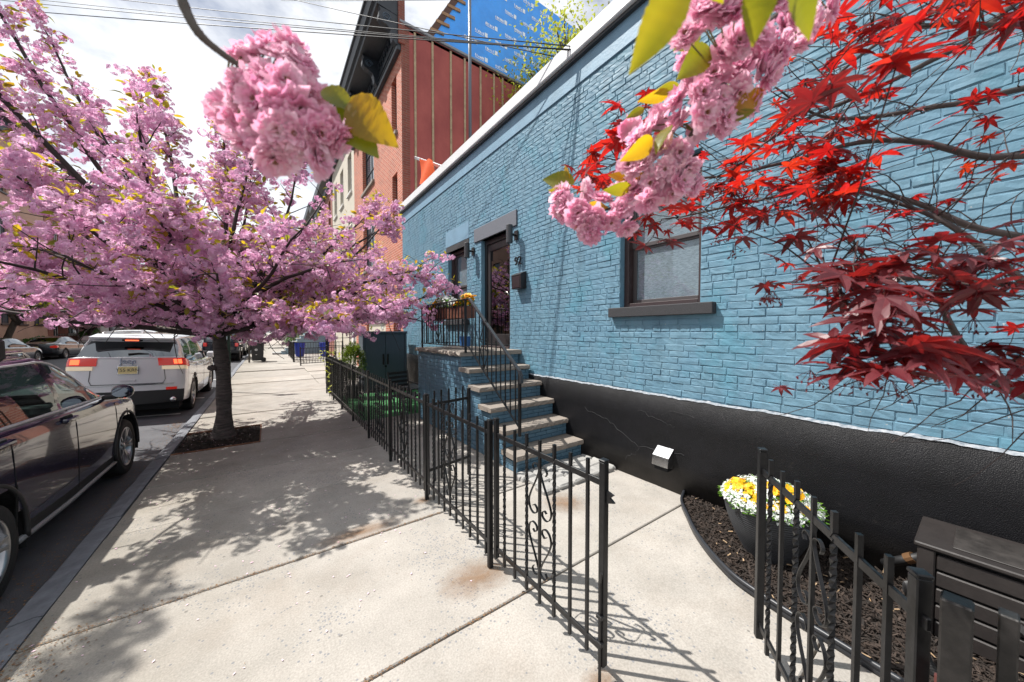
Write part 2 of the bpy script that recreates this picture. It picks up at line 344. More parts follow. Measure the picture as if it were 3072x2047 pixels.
kerb = link('kerb', None); kerb['kind'] = 'structure'
y = -4.0; 
while y < 60:
    ln = random.uniform(1.3,2.4); w = random.uniform(-.008,.008)
    m_ = MB(); n_ = max(2, int(ln/.25)); 
    prof = [(-1.13,-.3),(-1.13,.0),(-1.16,.006),(-1.262,-.006),(-1.285,-.03),(-1.295,-.3)]
    vs_ = []; fs_ = []
    for i in range(n_+1):
        yy = y+.006+(ln-.012)*i/n_
        for px, pz in prof: vs_.append((px+w+random.uniform(-.006,.006)*(px<-1.14), yy, pz+random.uniform(-.004,.004)*(pz>-.1)))
    k = len(prof)
    for i in range(n_):
        for j in range(k-1): fs_.append((i*k+j,i*k+j+1,(i+1)*k+j+1,(i+1)*k+j))
    fs_.append(tuple(range(k))); fs_.append(tuple(n_*k+j for j in range(k)))
    m_.add(vs_, fs_).build('kerb_stone', KERBM, kerb); y += ln
MB().box(-12.8,-12.6,-30,260,-.3,.03).build('far_kerb', KERBM)['kind'] = 'structure'

# leaf litter and debris in joints and gutter
def flakes(name, spots, size, matl, label, cat):
    V = []; F = []
    for (x, y, z, s) in spots:
        a = random.uniform(0, 6.28); t = random.uniform(-.5,.5); w = s*random.uniform(.35,.7); o = len(V)
        ca, sa = math.cos(a), math.sin(a)
        for u, v, k in ((-s,0,0),(0,-w,t*.3),(s,0,0),(0,w,t*.3)): V.append((x+ca*u-sa*v, y+sa*u+ca*v, z+abs(k)*s+.002))
        F.append((o,o+1,o+2,o+3))
    o = link(name, npmesh(name, V, np.array(F), matl)); return tag(o, label, cat, kind='stuff')
LITTER = leafmat('dry_litter', [(.07,.035,.018),(.16,.08,.035),(.25,.15,.075),(.12,.08,.05)], .1, .8)
sp = []
for i in range(1300):
    x = random.uniform(-1.12,1.28); t = (1.28-x)/2.4; sp.append((x, 2.95+random.gauss(0,.008+.022*t**3), .001+random.random()*.004, random.uniform(.002,.006)))
for i in range(520): x = random.uniform(-.6,1.6); sp.append((x, 1.72+random.gauss(0,.006), .001, random.uniform(.003,.007)))
for i in range(1500): y = random.uniform(2.0,9); x = -1.33-abs(random.gauss(0,.16)); sp.append((x, y, road_z(x)+.004, random.uniform(.004,.011)))
for i in range(400): sp.append((random.gauss(-1.06,.10), random.gauss(2.75,.18), .004, random.uniform(.003,.008)))
for i in range(130): sp.append((-1.4-abs(random.gauss(0,.12)), random.gauss(9.1,.25), road_z(-1.5)+.004, random.uniform(.008,.018)))
for i in range(240): sp.append((random.uniform(-1,1.2), random.uniform(1.5,9), .003, random.uniform(.003,.007)))
flakes('leaf_litter', sp, 0, LITTER, 'dry brown leaf litter gathered in pavement joints and gutter', 'litter')
PETAL_F = leafmat('fallen_petal', [(.75,.5,.6),(.8,.62,.68)], .2, .6)
flakes('fallen_petal', [(random.uniform(-1.1,1.2), random.uniform(2,10), .003, random.uniform(.006,.013)) for i in range(360)], 0, PETAL_F, 'pale fallen cherry petals scattered on the pavement', 'petals')
RUST = mat('rust_stain', (.30,.13,.04), .9)
# rust stain around the gate post: a shader mask on a thin sheet
m = bpy.data.materials.new('rust_bleed'); m.use_nodes = True; N = m.node_tree.nodes; K = m.node_tree.links.new; b = N['Principled BSDF']
b.inputs['Base Color'].default_value = (.24,.13,.06,1); b.inputs['Roughness'].default_value = .9
tc = N.new('ShaderNodeTexCoord'); gr = N.new('ShaderNodeTexGradient'); gr.gradient_type = 'SPHERICAL'; nz = N.new('ShaderNodeTexNoise'); nz.inputs['Scale'].default_value = 4; nz.inputs['Detail'].default_value = 8; nz.inputs['Roughness'].default_value=.7
K(tc.outputs['Object'], gr.inputs['Vector']); K(tc.outputs['Object'], nz.inputs['Vector'])
mu = N.new('ShaderNodeMath'); mu.operation = 'MULTIPLY'; K(gr.outputs['Fac'], mu.inputs[0]); K(nz.outputs['Fac'], mu.inputs[1])
rp = N.new('ShaderNodeMapRange'); rp.inputs['From Min'].default_value = .12; rp.inputs['From Max'].default_value = .5; rp.inputs['To Max'].default_value = .55; K(mu.outputs[0], rp.inputs['Value']); K(rp.outputs['Result'], b.inputs['Alpha'])
for i, (x, y, sx, sy) in enumerate(((1.15,2.02,.42,.26),(1.27,1.05,.16,.12),(1.24,3.26,.16,.12),(.6,3.05,.5,.16),(2.35,2.4,.3,.3))):
    o = MB().quad((-1,-1,0),(1,-1,0),(1,1,0),(-1,1,0)).build('rust_stain', m, side, fix=False); o.location = (x,y,.004+i*.001); o.scale = (sx,sy,1)

# tree pit
MULCH_D = leafmat('dark_mulch', [(.010,.008,.007),(.022,.016,.013),(.038,.026,.020),(.065,.046,.036)], .0, .85)
MB().box(-1.12,-.13,6.47,7.66,-.2,-.03).build('tree_pit_soil', mat('soil', (.03,.022,.017), .95, var=.5, vscale=30, bump=1, bscale=40, bdist=.02))['kind'] = 'structure'
pit_edge = MB().cbox(-1.12,-.13,7.648,7.662,-.06,.012,.003).cbox(-.142,-.128,6.47,7.65,-.06,.012,.003).cbox(-1.12,-.13,6.468,6.482,-.06,.012,.003)
tag(pit_edge.build('tree_pit_edging', mat('rusty_edge', (.17,.07,.035), .8, var=.4, vscale=20)), 'rusty steel edging around the cherry tree pit', 'edging')
def chips(name, n, sampler, lab, smin, smax, mt=None):
    V = np.zeros((n*8,3)); F = []
    base = np.array([(-1,-1,-1),(1,-1,-1),(1,1,-1),(-1,1,-1),(-1,-1,1),(1,-1,1),(1,1,1),(-1,1,1)])*.5
    FB = np.array([(4,5,6,7),(0,1,5,4),(1,2,6,5),(2,3,7,6),(3,0,4,7)])
    for i in range(n):
        x, y, z = sampler(); l = random.uniform(smin,smax); w = l*random.uniform(.12,.32); h = .004
        q = Quaternion((random.gauss(0,.25),random.gauss(0,.25),1), random.uniform(0,6.28)); M = np.array(q.to_matrix())
        tilt = np.array(Matrix.Rotation(random.gauss(0,.22),3,'X') @ Matrix.Rotation(random.gauss(0,.22),3,'Y'))
        V[i*8:i*8+8] = (base*np.array([l,w,h])*(1+RNG.uniform(-.25,.25,(8,3)))) @ M.T @ tilt.T + np.array([x,y,z])
        F.append(FB+i*8)
    o = link(name, npmesh(name, V, np.concatenate(F), mt or MULCH_D)); return tag(o, lab, 'mulch', kind='stuff')
chips('pit_mulch', 2600, lambda: (random.uniform(-1.1,-.15), random.uniform(6.5,7.64), -.025+random.random()*.02), 'dark shredded bark mulch in the cherry tree pit', .02, .06)

# planting bed by the black wall base
EDGE = [(3.47,1.80),(3.25,1.71),(3.06,1.56),(2.87,1.40),(2.72,1.24),(2.60,1.08),(2.52,.93),(2.47,.70),(2.44,.48),(2.41,.25),(2.38,0),(2.34,-.4),(2.30,-1.2)]
ep = cr(EDGE, 60)
bed_m = MB(); poly = [(p[0],p[1]) for p in ep]+[(3.47,-1.2)]
bed_m.prism(poly, 'z', -.05, .012)
bed_m.build('bed_soil', MATS['soil'])['kind'] = 'structure'
from bisect import bisect
ys_ = [p[1] for p in ep][::-1]; xs_ = [p[0] for p in ep][::-1]
def in_bed():
    while 1:
        y = random.uniform(-1.1,1.75); x = random.uniform(2.35,3.45); e = np.interp(y, ys_, xs_)
        if x > e+.03: return (x, y, .014+random.random()*.028)
chips('bed_mulch', 15000, in_bed, 'dark shredded bark mulch in the curved bed under the wall', .012, .045)
DRYL = leafmat('dry_straw', [(.32,.2,.10),(.45,.32,.2),(.25,.14,.07)], .1, .8)
chips('bed_straw', 130, lambda: (lambda p: (p[0],p[1],.045))(in_bed()), 'pale dry leaf scraps lying on the bed mulch', .012, .035, DRYL)
ed = MB(); pts = [(p[0],p[1],.03) for p in ep]; nseg = len(pts)
for off, r_ in ((0,.013),):
    ed.tube([(p[0],p[1],.05) for p in ep], .014, 8)
ed.ribbon([(p[0]-.0,p[1],.02) for p in ep], (0,0,1), .06, .006)
tag(ed.build('bed_edging', mat('black_plastic_edging', (.02,.022,.027), .4), smooth=True), 'black plastic edging curving around the mulch bed', 'edging')

# ================================================================ BRICK LAYING
def brick_variants(nm, L0, mt, n=6, bev=.006, jit=.0016, depth=.014):
    out = []
    for v in range(n):
        h = .058; vs_ = []
        for yy, zz, xx in ((-L0/2,-h/2,depth),(L0/2,-h/2,depth),(L0/2,h/2,depth),(-L0/2,h/2,depth),
                           (-L0/2,-h/2,bev),(L0/2,-h/2,bev),(L0/2,h/2,bev),(-L0/2,h/2,bev)): vs_.append((xx,yy+random.uniform(-jit,jit),zz+random.uniform(-jit,jit)))
        nu = 4
        for r_ in range(3):
            for c_ in range(nu+1):
                vs_.append((random.uniform(-jit,jit)*1.2, -L0/2+bev+(L0-2*bev)*c_/nu+random.uniform(-jit,jit), -h/2+bev+(h-2*bev)*r_/2+random.uniform(-jit,jit)))
        G = lambda r_, c_: 8+r_*(nu+1)+c_
        fs_ = [(0,4,5,1),(1,5,6,2),(2,6,7,3),(3,7,4,0)]
        for r_ in range(2):
            for c_ in range(nu): fs_.append((G(r_,c_),G(r_+1,c_),G(r_+1,c_+1),G(r_,c_+1)))
        fs_.append((4,)+tuple(G(0,c_) for c_ in range(nu+1))+(5,)); fs_.append((6,)+tuple(G(2,c_) for c_ in range(nu,-1,-1))+(7,))
        fs_.append((5,)+tuple(G(r_,nu) for r_ in range(3))+(6,)); fs_.append((7,)+tuple(G(r_,0) for r_ in (2,1,0))+(4,))
        me = MB().add(vs_, fs_).mesh(nm, mt, False); out.append(me)
    return out
CAMP = np.array([0,0,1.7]); FW = np.array([math.sin(R(35.5)), math.cos(R(35.5)), 0]); RT = np.array([FW[1],-FW[0],0])
def shown(p):
    q = np.array(p)-CAMP; w = q@FW
    return w > .1 and abs(q@RT)/w < 1.52 and -1.02 < q[2]/w < 1.02
def lay(parent, items, meshes, L0, most, rest_name, rest_label=None):
    """items: (pos, rz, length, height, front offset). The nearest 'most' in view become parts; the rest one joined part."""
    items = sorted(items, key=lambda t: (not shown(t[0]), np.linalg.norm(np.array(t[0])-CAMP)))
    for (p, rz, ln, h, dx) in items[:most]:
        o = link('brick', random.choice(meshes), parent, p, (random.gauss(0,.004),0,rz+random.gauss(0,.006)), (1, ln/L0, h/.058))
        o.location = (p[0]+dx*math.cos(rz), p[1]+dx*math.sin(rz), p[2])
    rest = items[most:]
    if rest:
        VV = []; FF = {}; off = 0; geo = []
        for me in meshes:
            v = np.array([x.co for x in me.vertices]); geo.append((v, [np.array(p.vertices) for p in me.polygons]))
        for (p, rz, ln, h, dx) in rest:
            v, fs_ = random.choice(geo); w = v*np.array([1,ln/L0,h/.058]); a = rz+random.gauss(0,.006); c_, s_ = math.cos(a), math.sin(a)
            VV.append(np.stack([w[:,0]*c_-w[:,1]*s_+p[0]+dx*math.cos(rz), w[:,0]*s_+w[:,1]*c_+p[1]+dx*math.sin(rz), w[:,2]+p[2]],1))
            for f in fs_: FF.setdefault(len(f), []).append(f+off)
            off += len(v)
        o = link(rest_name, npmesh(rest_name, np.concatenate(VV), [np.array(x) for x in FF.values()], meshes[0].materials[0]), parent); o['kind'] = 'stuff'

# ================================================================ BLUE HOUSE
WX = 3.49
def weather(m, teal, drip):
    N, K, b = nodes_of(m); src = b.inputs['Base Color'].links[0].from_socket; g = N.new('ShaderNodeNewGeometry')
    n = N.new('ShaderNodeTexNoise'); n.inputs['Scale'].default_value = 1.7; n.inputs['Detail'].default_value = 6; n.inputs['Roughness'].default_value = .65; K(g.outputs['Position'], n.inputs['Vector'])
    r_ = N.new('ShaderNodeMapRange'); r_.inputs['From Min'].default_value = .52; r_.inputs['From Max'].default_value = .66; r_.inputs['To Max'].default_value = .75; K(n.outputs['Fac'], r_.inputs['Value'])
    x1 = N.new('ShaderNodeMix'); x1.data_type = 'RGBA'; x1.inputs['B'].default_value = (*teal,1); K(r_.outputs['Result'], x1.inputs['Factor']); K(src, x1.inputs['A'])
    mp = N.new('ShaderNodeMapping'); mp.inputs['Scale'].default_value = (9,9,.7); K(g.outputs['Position'], mp.inputs['Vector']); d = N.new('ShaderNodeTexNoise'); d.inputs['Scale'].default_value = 1.0; d.inputs['Detail'].default_value = 7; K(mp.outputs['Vector'], d.inputs['Vector'])
    dr_ = N.new('ShaderNodeMapRange'); dr_.inputs['From Min'].default_value = .45; dr_.inputs['From Max'].default_value = .75; dr_.inputs['To Min'].default_value = 1.06; dr_.inputs['To Max'].default_value = 1-drip; K(d.outputs['Fac'], dr_.inputs['Value'])
    x2 = N.new('ShaderNodeMix'); x2.data_type = 'RGBA'; x2.blend_type = 'MULTIPLY'; x2.inputs['Factor'].default_value = 1; K(x1.outputs['Result'], x2.inputs['A']); K(dr_.outputs['Result'], x2.inputs['B'])
    # small chips of older paint
    c = N.new('ShaderNodeTexNoise'); c.inputs['Scale'].default_value = 38; c.inputs['Detail'].default_value = 3; K(g.outputs['Position'], c.inputs['Vector']); cm = N.new('ShaderNodeMath'); cm.operation = 'GREATER_THAN'; cm.inputs[1].default_value = .735; K(c.outputs['Fac'], cm.inputs[0])
    x3 = N.new('ShaderNodeMix'); x3.data_type = 'RGBA'; x3.inputs['B'].default_value = (.30,.34,.36,1); K(cm.outputs[0], x3.inputs['Factor']); K(x2.outputs['Result'], x3.inputs['A']); K(x3.outputs['Result'], b.inputs['Base Color'])
weather(BLUE, (.085,.225,.30), .16)
house = thing('brick_house', 'single storey blue painted brick house with black base and white roof edge', 'house', (0,0,0))
OPEN = [(1.68,2.63,1.98,3.50),(4.95,5.95,1.40,3.50),(6.55,7.48,1.95,3.53)]   # window, door, small window
core = MB(); Yb = sorted({-4,10.83}|{o[0] for o in OPEN}|{o[1] for o in OPEN}); Zb = sorted({0,5.40}|{o[2] for o in OPEN}|{o[3] for o in OPEN})
for y0, y1 in zip(Yb[:-1], Yb[1:]):
    for z0, z1 in zip(Zb[:-1], Zb[1:]):
        if any(o[0]-1e-6 <= y0 and y1 <= o[1]+1e-6 and o[2]-1e-6 <= z0 and z1 <= o[3]+1e-6 for o in OPEN): continue
        core.quad((WX,y0,z0),(WX,y0,z1),(WX,y1,z1),(WX,y1,z0))
for y0, y1, z0, z1 in OPEN:
    for a, b_ in (((y0,z0),(y1,z0)),((y1,z0),(y1,z1)),((y1,z1),(y0,z1)),((y0,z1),(y0,z0))):
        core.quad((WX,a[0],a[1]),(WX+.26,a[0],a[1]),(WX+.26,b_[0],b_[1]),(WX,b_[0],b_[1]))
core.build('wall', BLUE, house, fix=False)
MB().quad((WX+.27,-4,0),(9,-4,0),(9,-4,5.4),(WX+.27,-4,5.4)).quad((9,-4,0),(9,10.82,0),(9,10.82,5.4),(9,-4,5.4)).quad((WX,10.82,0),(9,10.82,0),(9,10.82,5.4),(WX,10.82,5.4)).build('side_wall', BLUE, house)
MB().box(WX+.02,9,-4,10.8,5.18,5.3).build('roof', mat('grey_roof_felt', (.3,.3,.3), .8), house)
MB().box(WX+1.2,WX+1.22,-3.9,10.7,0,5.1).build('inner_partition', mat('interior_wall', (.10,.09,.085), .9), house)
# cappings
MB().cbox(WX-.022,WX+.2,-4,10.85,5.04,5.375,.006).build('parging_band', STUCCO_BLUE, house)
cap = MB(); cap.cbox(WX-.12,WX+.35,-4,10.9,5.395,5.60,.012); cap.build('coping', WHITE_METAL, house)
MB().cbox(WX-.075,WX+.2,-4,10.88,5.35,5.394,.004).build('coping_shadow', mat('coping_shadow_dark', (.03,.035,.04), .5), house)  # dark strip standing in for the shadow line below the coping
# bricks: running bond with a header course every seventh
items = []; cz = .0680; z = 1.045; c = 0
def free(y0, y1, z0, z1):
    """clip a brick's span against openings, lintels and sills"""
    segs = [(y0,y1)]
    for (a, b_, p, q) in OPEN + [(4.73,6.20,3.5,3.77),(6.45,7.58,3.53,3.66),(1.53,2.77,1.865,1.98),(6.45,7.58,1.84,1.95)]:
        if z1 <= p+.012 or z0 >= q-.012: continue
        out = []
        for s0, s1 in segs:
            if s1 <= a or s0 >= b_: out.append((s0,s1)); continue
            if s0 < a: out.append((s0,a))
            if s1 > b_: out.append((b_,s1))
        segs = out
    return [s for s in segs if s[1]-s[0] > .03]
while z < 5.0:
    header = c % 7 == 3; y = -.9 - random.uniform(0,.2)
    wob = random.uniform(-.004,.004); y += (.108 if c % 2 else 0)
    while y < 10.83:
        ln = (.105 if header else .212)+random.uniform(-.008,.008); y1 = min(y+ln, 10.83)
        for s0, s1 in free(y, y1, z-.03, z+.03):
            yc = (s0+s1)/2
            dz = .010*mnoise.noise(Vector((yc*.35, c*.21, 0)))+wob*.5
            fine = 4.2 < yc < 4.95
            if (yc > 3.2 or z > 1.0): items.append(((WX-.0050, yc, z+dz), 0, s1-s0-(.006 if fine else .0085)+random.uniform(-.003,.003), .0615 if fine else .0595+random.uniform(-.0025,.0025), random.gauss(0,.0008 if fine else .0018)))
        y = y1
    z += cz; c += 1
BR = brick_variants('brick', .2, BLUE, 14, .0036, .0019)
lay(house, items, BR, .2, 300, 'distant_bricks')
# black stucco base
BASE = mat('black_base_stucco', (.0065,.0065,.008), .46, var=.5, vscale=5, bump=.8, bscale=170, bdist=.005, spec=.26, rvar=.16)
N, K, b = nodes_of(BASE); src = b.inputs['Base Color'].links[0].from_socket; g = N.new('ShaderNodeNewGeometry'); sx = N.new('ShaderNodeSeparateXYZ'); K(g.outputs['Position'], sx.inputs[0])
kr = N.new('ShaderNodeMapRange'); kr.inputs['From Min'].default_value = .30; kr.inputs['From Max'].default_value = .0; K(sx.outputs['Z'], kr.inputs['Value']); kn = N.new('ShaderNodeTexNoise'); kn.inputs['Scale'].default_value = 7; kn.inputs['Detail'].default_value = 9; kn.inputs['Roughness'].default_value = .75; K(g.outputs['Position'], kn.inputs['Vector'])
km = N.new('ShaderNodeMath'); km.operation = 'MULTIPLY'; K(kr.outputs['Result'], km.inputs[0]); K(kn.outputs['Fac'], km.inputs[1]); kw = N.new('ShaderNodeMapRange'); kw.inputs['From Min'].default_value = .62; kw.inputs['From Max'].default_value = .74; kw.inputs['To Max'].default_value = .35; K(kn.outputs['Fac'], kw.inputs['Value']); ka = N.new('ShaderNodeMath'); ka.operation = 'MAXIMUM'; K(km.outputs[0], ka.inputs[0]); K(kw.outputs['Result'], ka.inputs[1])
mx = N.new('ShaderNodeMix'); mx.data_type = 'RGBA'; mx.inputs['B'].default_value = (.075,.068,.062,1); K(ka.outputs[0], mx.inputs['Factor']); K(src, mx.inputs['A']); K(mx.outputs['Result'], b.inputs['Base Color'])
bs = MB()
def base_run(y0, y1):
    n = int((y1-y0)/.06); vs_ = []; fs_ = []
    for i in range(n+1):
        yy = y0+(y1-y0)*i/n; t = 1.0+.014*mnoise.noise(Vector((yy*2.3,1,0)))+.008*mnoise.noise(Vector((yy*11,2,0)))
        for xx, zz in ((WX+.01,0),(WX-.035,0),(WX-.033,.35),(WX-.03,.7),(WX-.03,t-.012),(WX-.018,t),(WX+.01,t)): vs_.append((xx+.004*mnoise.noise(Vector((yy*3,zz*3,5))) if xx < WX else xx, yy, zz))
    for i in range(n):
        for j in range(6): fs_.append((i*7+j,i*7+j+1,(i+1)*7+j+1,(i+1)*7+j))
    bs.add(vs_, fs_)
base_run(-4, 10.8)
bs.build('base', BASE, house, smooth=True)
le = MB(); vs_ = []; fs_ = []; n = 420
for i in range(n+1):
    yy = -2+6.6*i/n; t = 1.0+.014*mnoise.noise(Vector((yy*2.3,1,0)))+.008*mnoise.noise(Vector((yy*11,2,0)))
    vs_ += [(WX-.0335,yy,t-.006-.012*abs(mnoise.noise(Vector((yy*17,3,0))))), (WX-.024,yy,t+.002), (WX-.006,yy,t+.007+.010*abs(mnoise.noise(Vector((yy*13,8,0)))))]
for i in range(n): fs_ += [(i*3,i*3+1,i*3+4,i*3+3),(i*3+1,i*3+2,i*3+5,i*3+4)]
le.add(vs_, fs_).build('paint_edge', mat('raw_cement_edge', (.36,.37,.39), .8, col2=(.10,.13,.16), vscale=28), house, fix=False)
# cracks in the base
cr_m = MB()
def crack(pts, w=.0024):
    P = []
    for a, b_ in zip(pts[:-1], pts[1:]):
        for t in np.linspace(0,1,7)[:-1]: P.append((a[0]+(b_[0]-a[0])*t+random.gauss(0,.012), a[1]+(b_[1]-a[1])*t+random.gauss(0,.012)))
    P.append(pts[-1])
    cr_m.tube([(WX-.0375, p[0], p[1]) for p in P], [w*random.uniform(.4,1.2) for _ in P], 4)
crack([(3.15,.66),(2.9,.60),(2.7,.56),(2.45,.42),(2.3,.36),(2.05,.40),(1.8,.42)]); crack([(2.3,.36),(2.42,.25),(2.5,.16)],.0016); crack([(2.35,.80),(2.05,.72),(1.9,.70)],.0016); crack([(1.95,.86),(1.7,.83)],.0016)
cr_m.build('crack', mat('crack_grey', (.055,.055,.058), .9), house)
# lintels, sills
LINT = mat('speckled_grey_lintel', (.12,.13,.155), .8, var=.35, vscale=120, bump=.5, bscale=90, bdist=.004)
MB().cbox(WX-.03,WX+.25,4.73,6.20,3.5,3.77,.006).build('lintel', LINT, house)
MB().cbox(WX-.012,WX+.25,6.45,7.58,3.53,3.66,.006).build('lintel', CONC_DARKTRIM, house)
MB().cbox(WX-.012,WX+.2,6.45,7.6,3.665,4.02,.006).build('patched_panel', STUCCO_BLUE, house)
def window(y0, y1, z0, z1, name, lab, film):
    w = link(name, None, house); w['label'] = lab
    x = WX+.13; f = .06
    fr = MB(); fr.cbox(x-.05,x+.1,y0,y0+f,z0,z1,.004).cbox(x-.05,x+.1,y1-f,y1,z0,z1,.004).cbox(x-.05,x+.1,y0+f,y1-f,z1-f,z1,.004).cbox(x-.05,x+.1,y0+f,y1-f,z0,z0+.05,.004); fr.build('frame', BROWNFRAME, w)
    zm = z0+(z1-z0)*.47; s = .045
    for za, zb, dx, nm in ((zm,z1-f,.02,'sash'),(z0+.05,zm+.02,.045,'sash')):
        sa = MB(); a0, a1 = y0+f, y1-f
        sa.cbox(x+dx,x+dx+.03,a0,a0+s,za,zb,.003).cbox(x+dx,x+dx+.03,a1-s,a1,za,zb,.003).cbox(x+dx,x+dx+.03,a0+s,a1-s,zb-s,zb,.003).cbox(x+dx,x+dx+.03,a0+s,a1-s,za,za+s,.003)
        so = sa.build(nm, mat('sash_grey_brown', (.06,.052,.053), .45), w)
        MB().box(x+dx+.012,x+dx+.018,a0+s,a1-s,za+s,zb-s).build('pane', GLASS_WIN, so)
    MB().quad((x+.066,y0+f,z0+.05),(x+.066,y0+f,z1-f),(x+.066,y1-f,z1-f),(x+.066,y1-f,z0+.05)).build('blind', film, w, fix=False)
    MB().cbox(WX-.075,WX+.12,y0-.15 if film is FILM else y0-.1,y1+.12,z0-.115,z0-.002,.006).build('sill', CONC_DARKTRIM, w)
FILM = mat('frosted_window_film', (.60,.61,.63), .5, var=.9, vscale=75, aniso=(1,.35,2.2), col2=(.22,.225,.24))
BLIND = mat('white_window_shade', (.42,.45,.49), .7)
window(1.68,2.63,1.98,3.50,'window','brown framed sash window with frosted film and thick dark sill',FILM)
window(6.55,7.48,1.95,3.53,'window','narrow brown framed window with white shade beside the door',BLIND)
# door
dr = link('door', None, house); dr['label'] = 'black framed full length glass storm door'
x = WX+.10
fr = MB(); fr.cbox(x-.02,x+.1,4.95,5.03,1.40,3.50,.004).cbox(x-.02,x+.1,5.87,5.95,1.40,3.50,.004).cbox(x-.02,x+.1,5.03,5.87,3.40,3.50,.004).cbox(x-.02,x+.1,5.03,5.87,1.40,1.45,.004); fr.build('frame', BLACKFRAME, dr)
fr = MB(); fr.cbox(x+.0,x+.05,5.035,5.125,1.455,3.395,.004).cbox(x,x+.05,5.775,5.865,1.455,3.395,.004).cbox(x,x+.05,5.125,5.775,3.27,3.395,.004).cbox(x,x+.05,5.125,5.775,1.455,1.64,.004); fr.build('door_leaf', mat('dark_bronze', (.03,.026,.026), .35), dr)
MB().box(x+.02,x+.026,5.125,5.775,1.64,3.27).build('pane', GLASS_DARK, dr)
MB().quad((x+.14,5.0,1.42),(x+.14,5.0,3.45),(x+.14,5.9,3.45),(x+.14,5.9,1.42)).build('inner_door', mat('dark_inner_door', (.016,.014,.016), .4), dr, fix=False)
hd = MB(); hd.tube([(x-.005,5.08,2.35),(x-.05,5.08,2.36),(x-.055,5.10,2.40),(x-.05,5.17,2.41)], .011, 6); hd.build('handle', mat('nickel_handle', (.5,.48,.45), .3, .9), dr, smooth=True)
MB().cbox(WX-.03,WX+.22,4.97,5.93,1.385,1.412,.004).build('threshold', BROWNFRAME, dr)

# wall lamps
def wall_lamp(y, lab, z=3.33):
    t = thing('wall_lamp', lab, 'lamp', (WX-.012,y,z), group='cylinder lamps beside the door')
    MB().cbox(-.02,0,-.05,.05,-.08,.08,.004).build('back_plate', IRON, t)
    MB().tube([(-.02,0,0),(-.10,0,0)], .022, 8).build('arm', IRON, t)
    MB().lathe([(.03,-.15),(.052,-.15),(.056,-.145),(.056,.145),(.052,.15),(.046,.15),(.046,.13)], 20, (-.15,0,0)).build('shade', mat('charcoal_lamp_paint', (.03,.033,.038), .45), t, smooth=False)
    MB().lathe([(.004,-.14),(.045,-.14)], 16, (-.15,0,0), cap=False).build('lens', mat('amber_lens', (.6,.4,.2), .3), t)
wall_lamp(4.74, 'charcoal cylinder wall lamp right of the door above the house number')
wall_lamp(6.25, 'charcoal cylinder wall lamp between the door and narrow window', 3.34)
# mailbox
t = thing('mailbox', 'small dark brown metal mailbox on the blue wall by the door', 'mailbox', (WX-.012,4.60,2.40))
MBX = mat('dark_brown_mailbox', (.014,.010,.011), .4, var=.4, vscale=20)
m_ = MB(); m_.prism([(-.11,.0),(0,0),(0,.27),(-.02,.27),(-.115,.23)], 'y', -.13, .13); m_.build('box', MBX, t)
m_ = MB(); m_.prism([(-.122,.222),(-.118,.236),(-.018,.283),(0,.283),(0,.272),(-.02,.2705)], 'y', -.137, .137); m_.build('lid', MBX, t)
MB().cbox(-.118,-.1105,-.10,.10,.02,.20,.003).build('front_plate', mat('mailbox_plate', (.022,.015,.017), .35), t)
# house number
def text_obj(name, body, size, mt, parent=None, loc=(0,0,0), rot=(0,0,0), ext=.004, font_space=1.0, align='CENTER'):
    cu = bpy.data.curves.new(name+'_curve', 'FONT'); cu.body = body; cu.size = size; cu.extrude = ext; cu.align_x = align; cu.align_y = 'CENTER'; cu.space_character = font_space
    tmp = bpy.data.objects.new(name+'_tmp', cu); C.objects.link(tmp); dg = bpy.context.evaluated_depsgraph_get(); dg.update()
    me = bpy.data.meshes.new_from_object(tmp.evaluated_get(dg)); bpy.data.objects.remove(tmp); me.materials.clear(); me.materials.append(mt)
    o = link(name, me, parent, loc, rot); return o
hn = text_obj('house_number', '92', .20, IRON, None, (WX-.045,4.66,2.875), (R(90),0,R(-90)), .010)
tag(hn, 'black metal house number on the blue wall above the mailbox', 'house number')
# drain flap
t = thing('vent_hood', 'shiny silver metal vent hood low on the black wall base', 'vent', (WX-.035,2.0,.25))
m_ = MB(); m_.prism([(0,.20),(-.10,.12),(-.115,.02),(-.11,.02),(-.095,.115),(0,.19)], 'y', -.09, .09); m_.add([(0,-.09,.2),(-.1,-.09,.12),(-.115,-.09,.02),(0,-.09,.0)],[(0,1,2,3)]).add([(0,.09,.2),(-.1,.09,.12),(-.115,.09,.02),(0,.09,.0)],[(3,2,1,0)]); m_.build('hood', mat('shiny_tin', (.8,.8,.8), .16, 1.0), t)
MB().cbox(-.09,0,-.075,.075,-.03,.02,.003).build('opening', DARK, t)

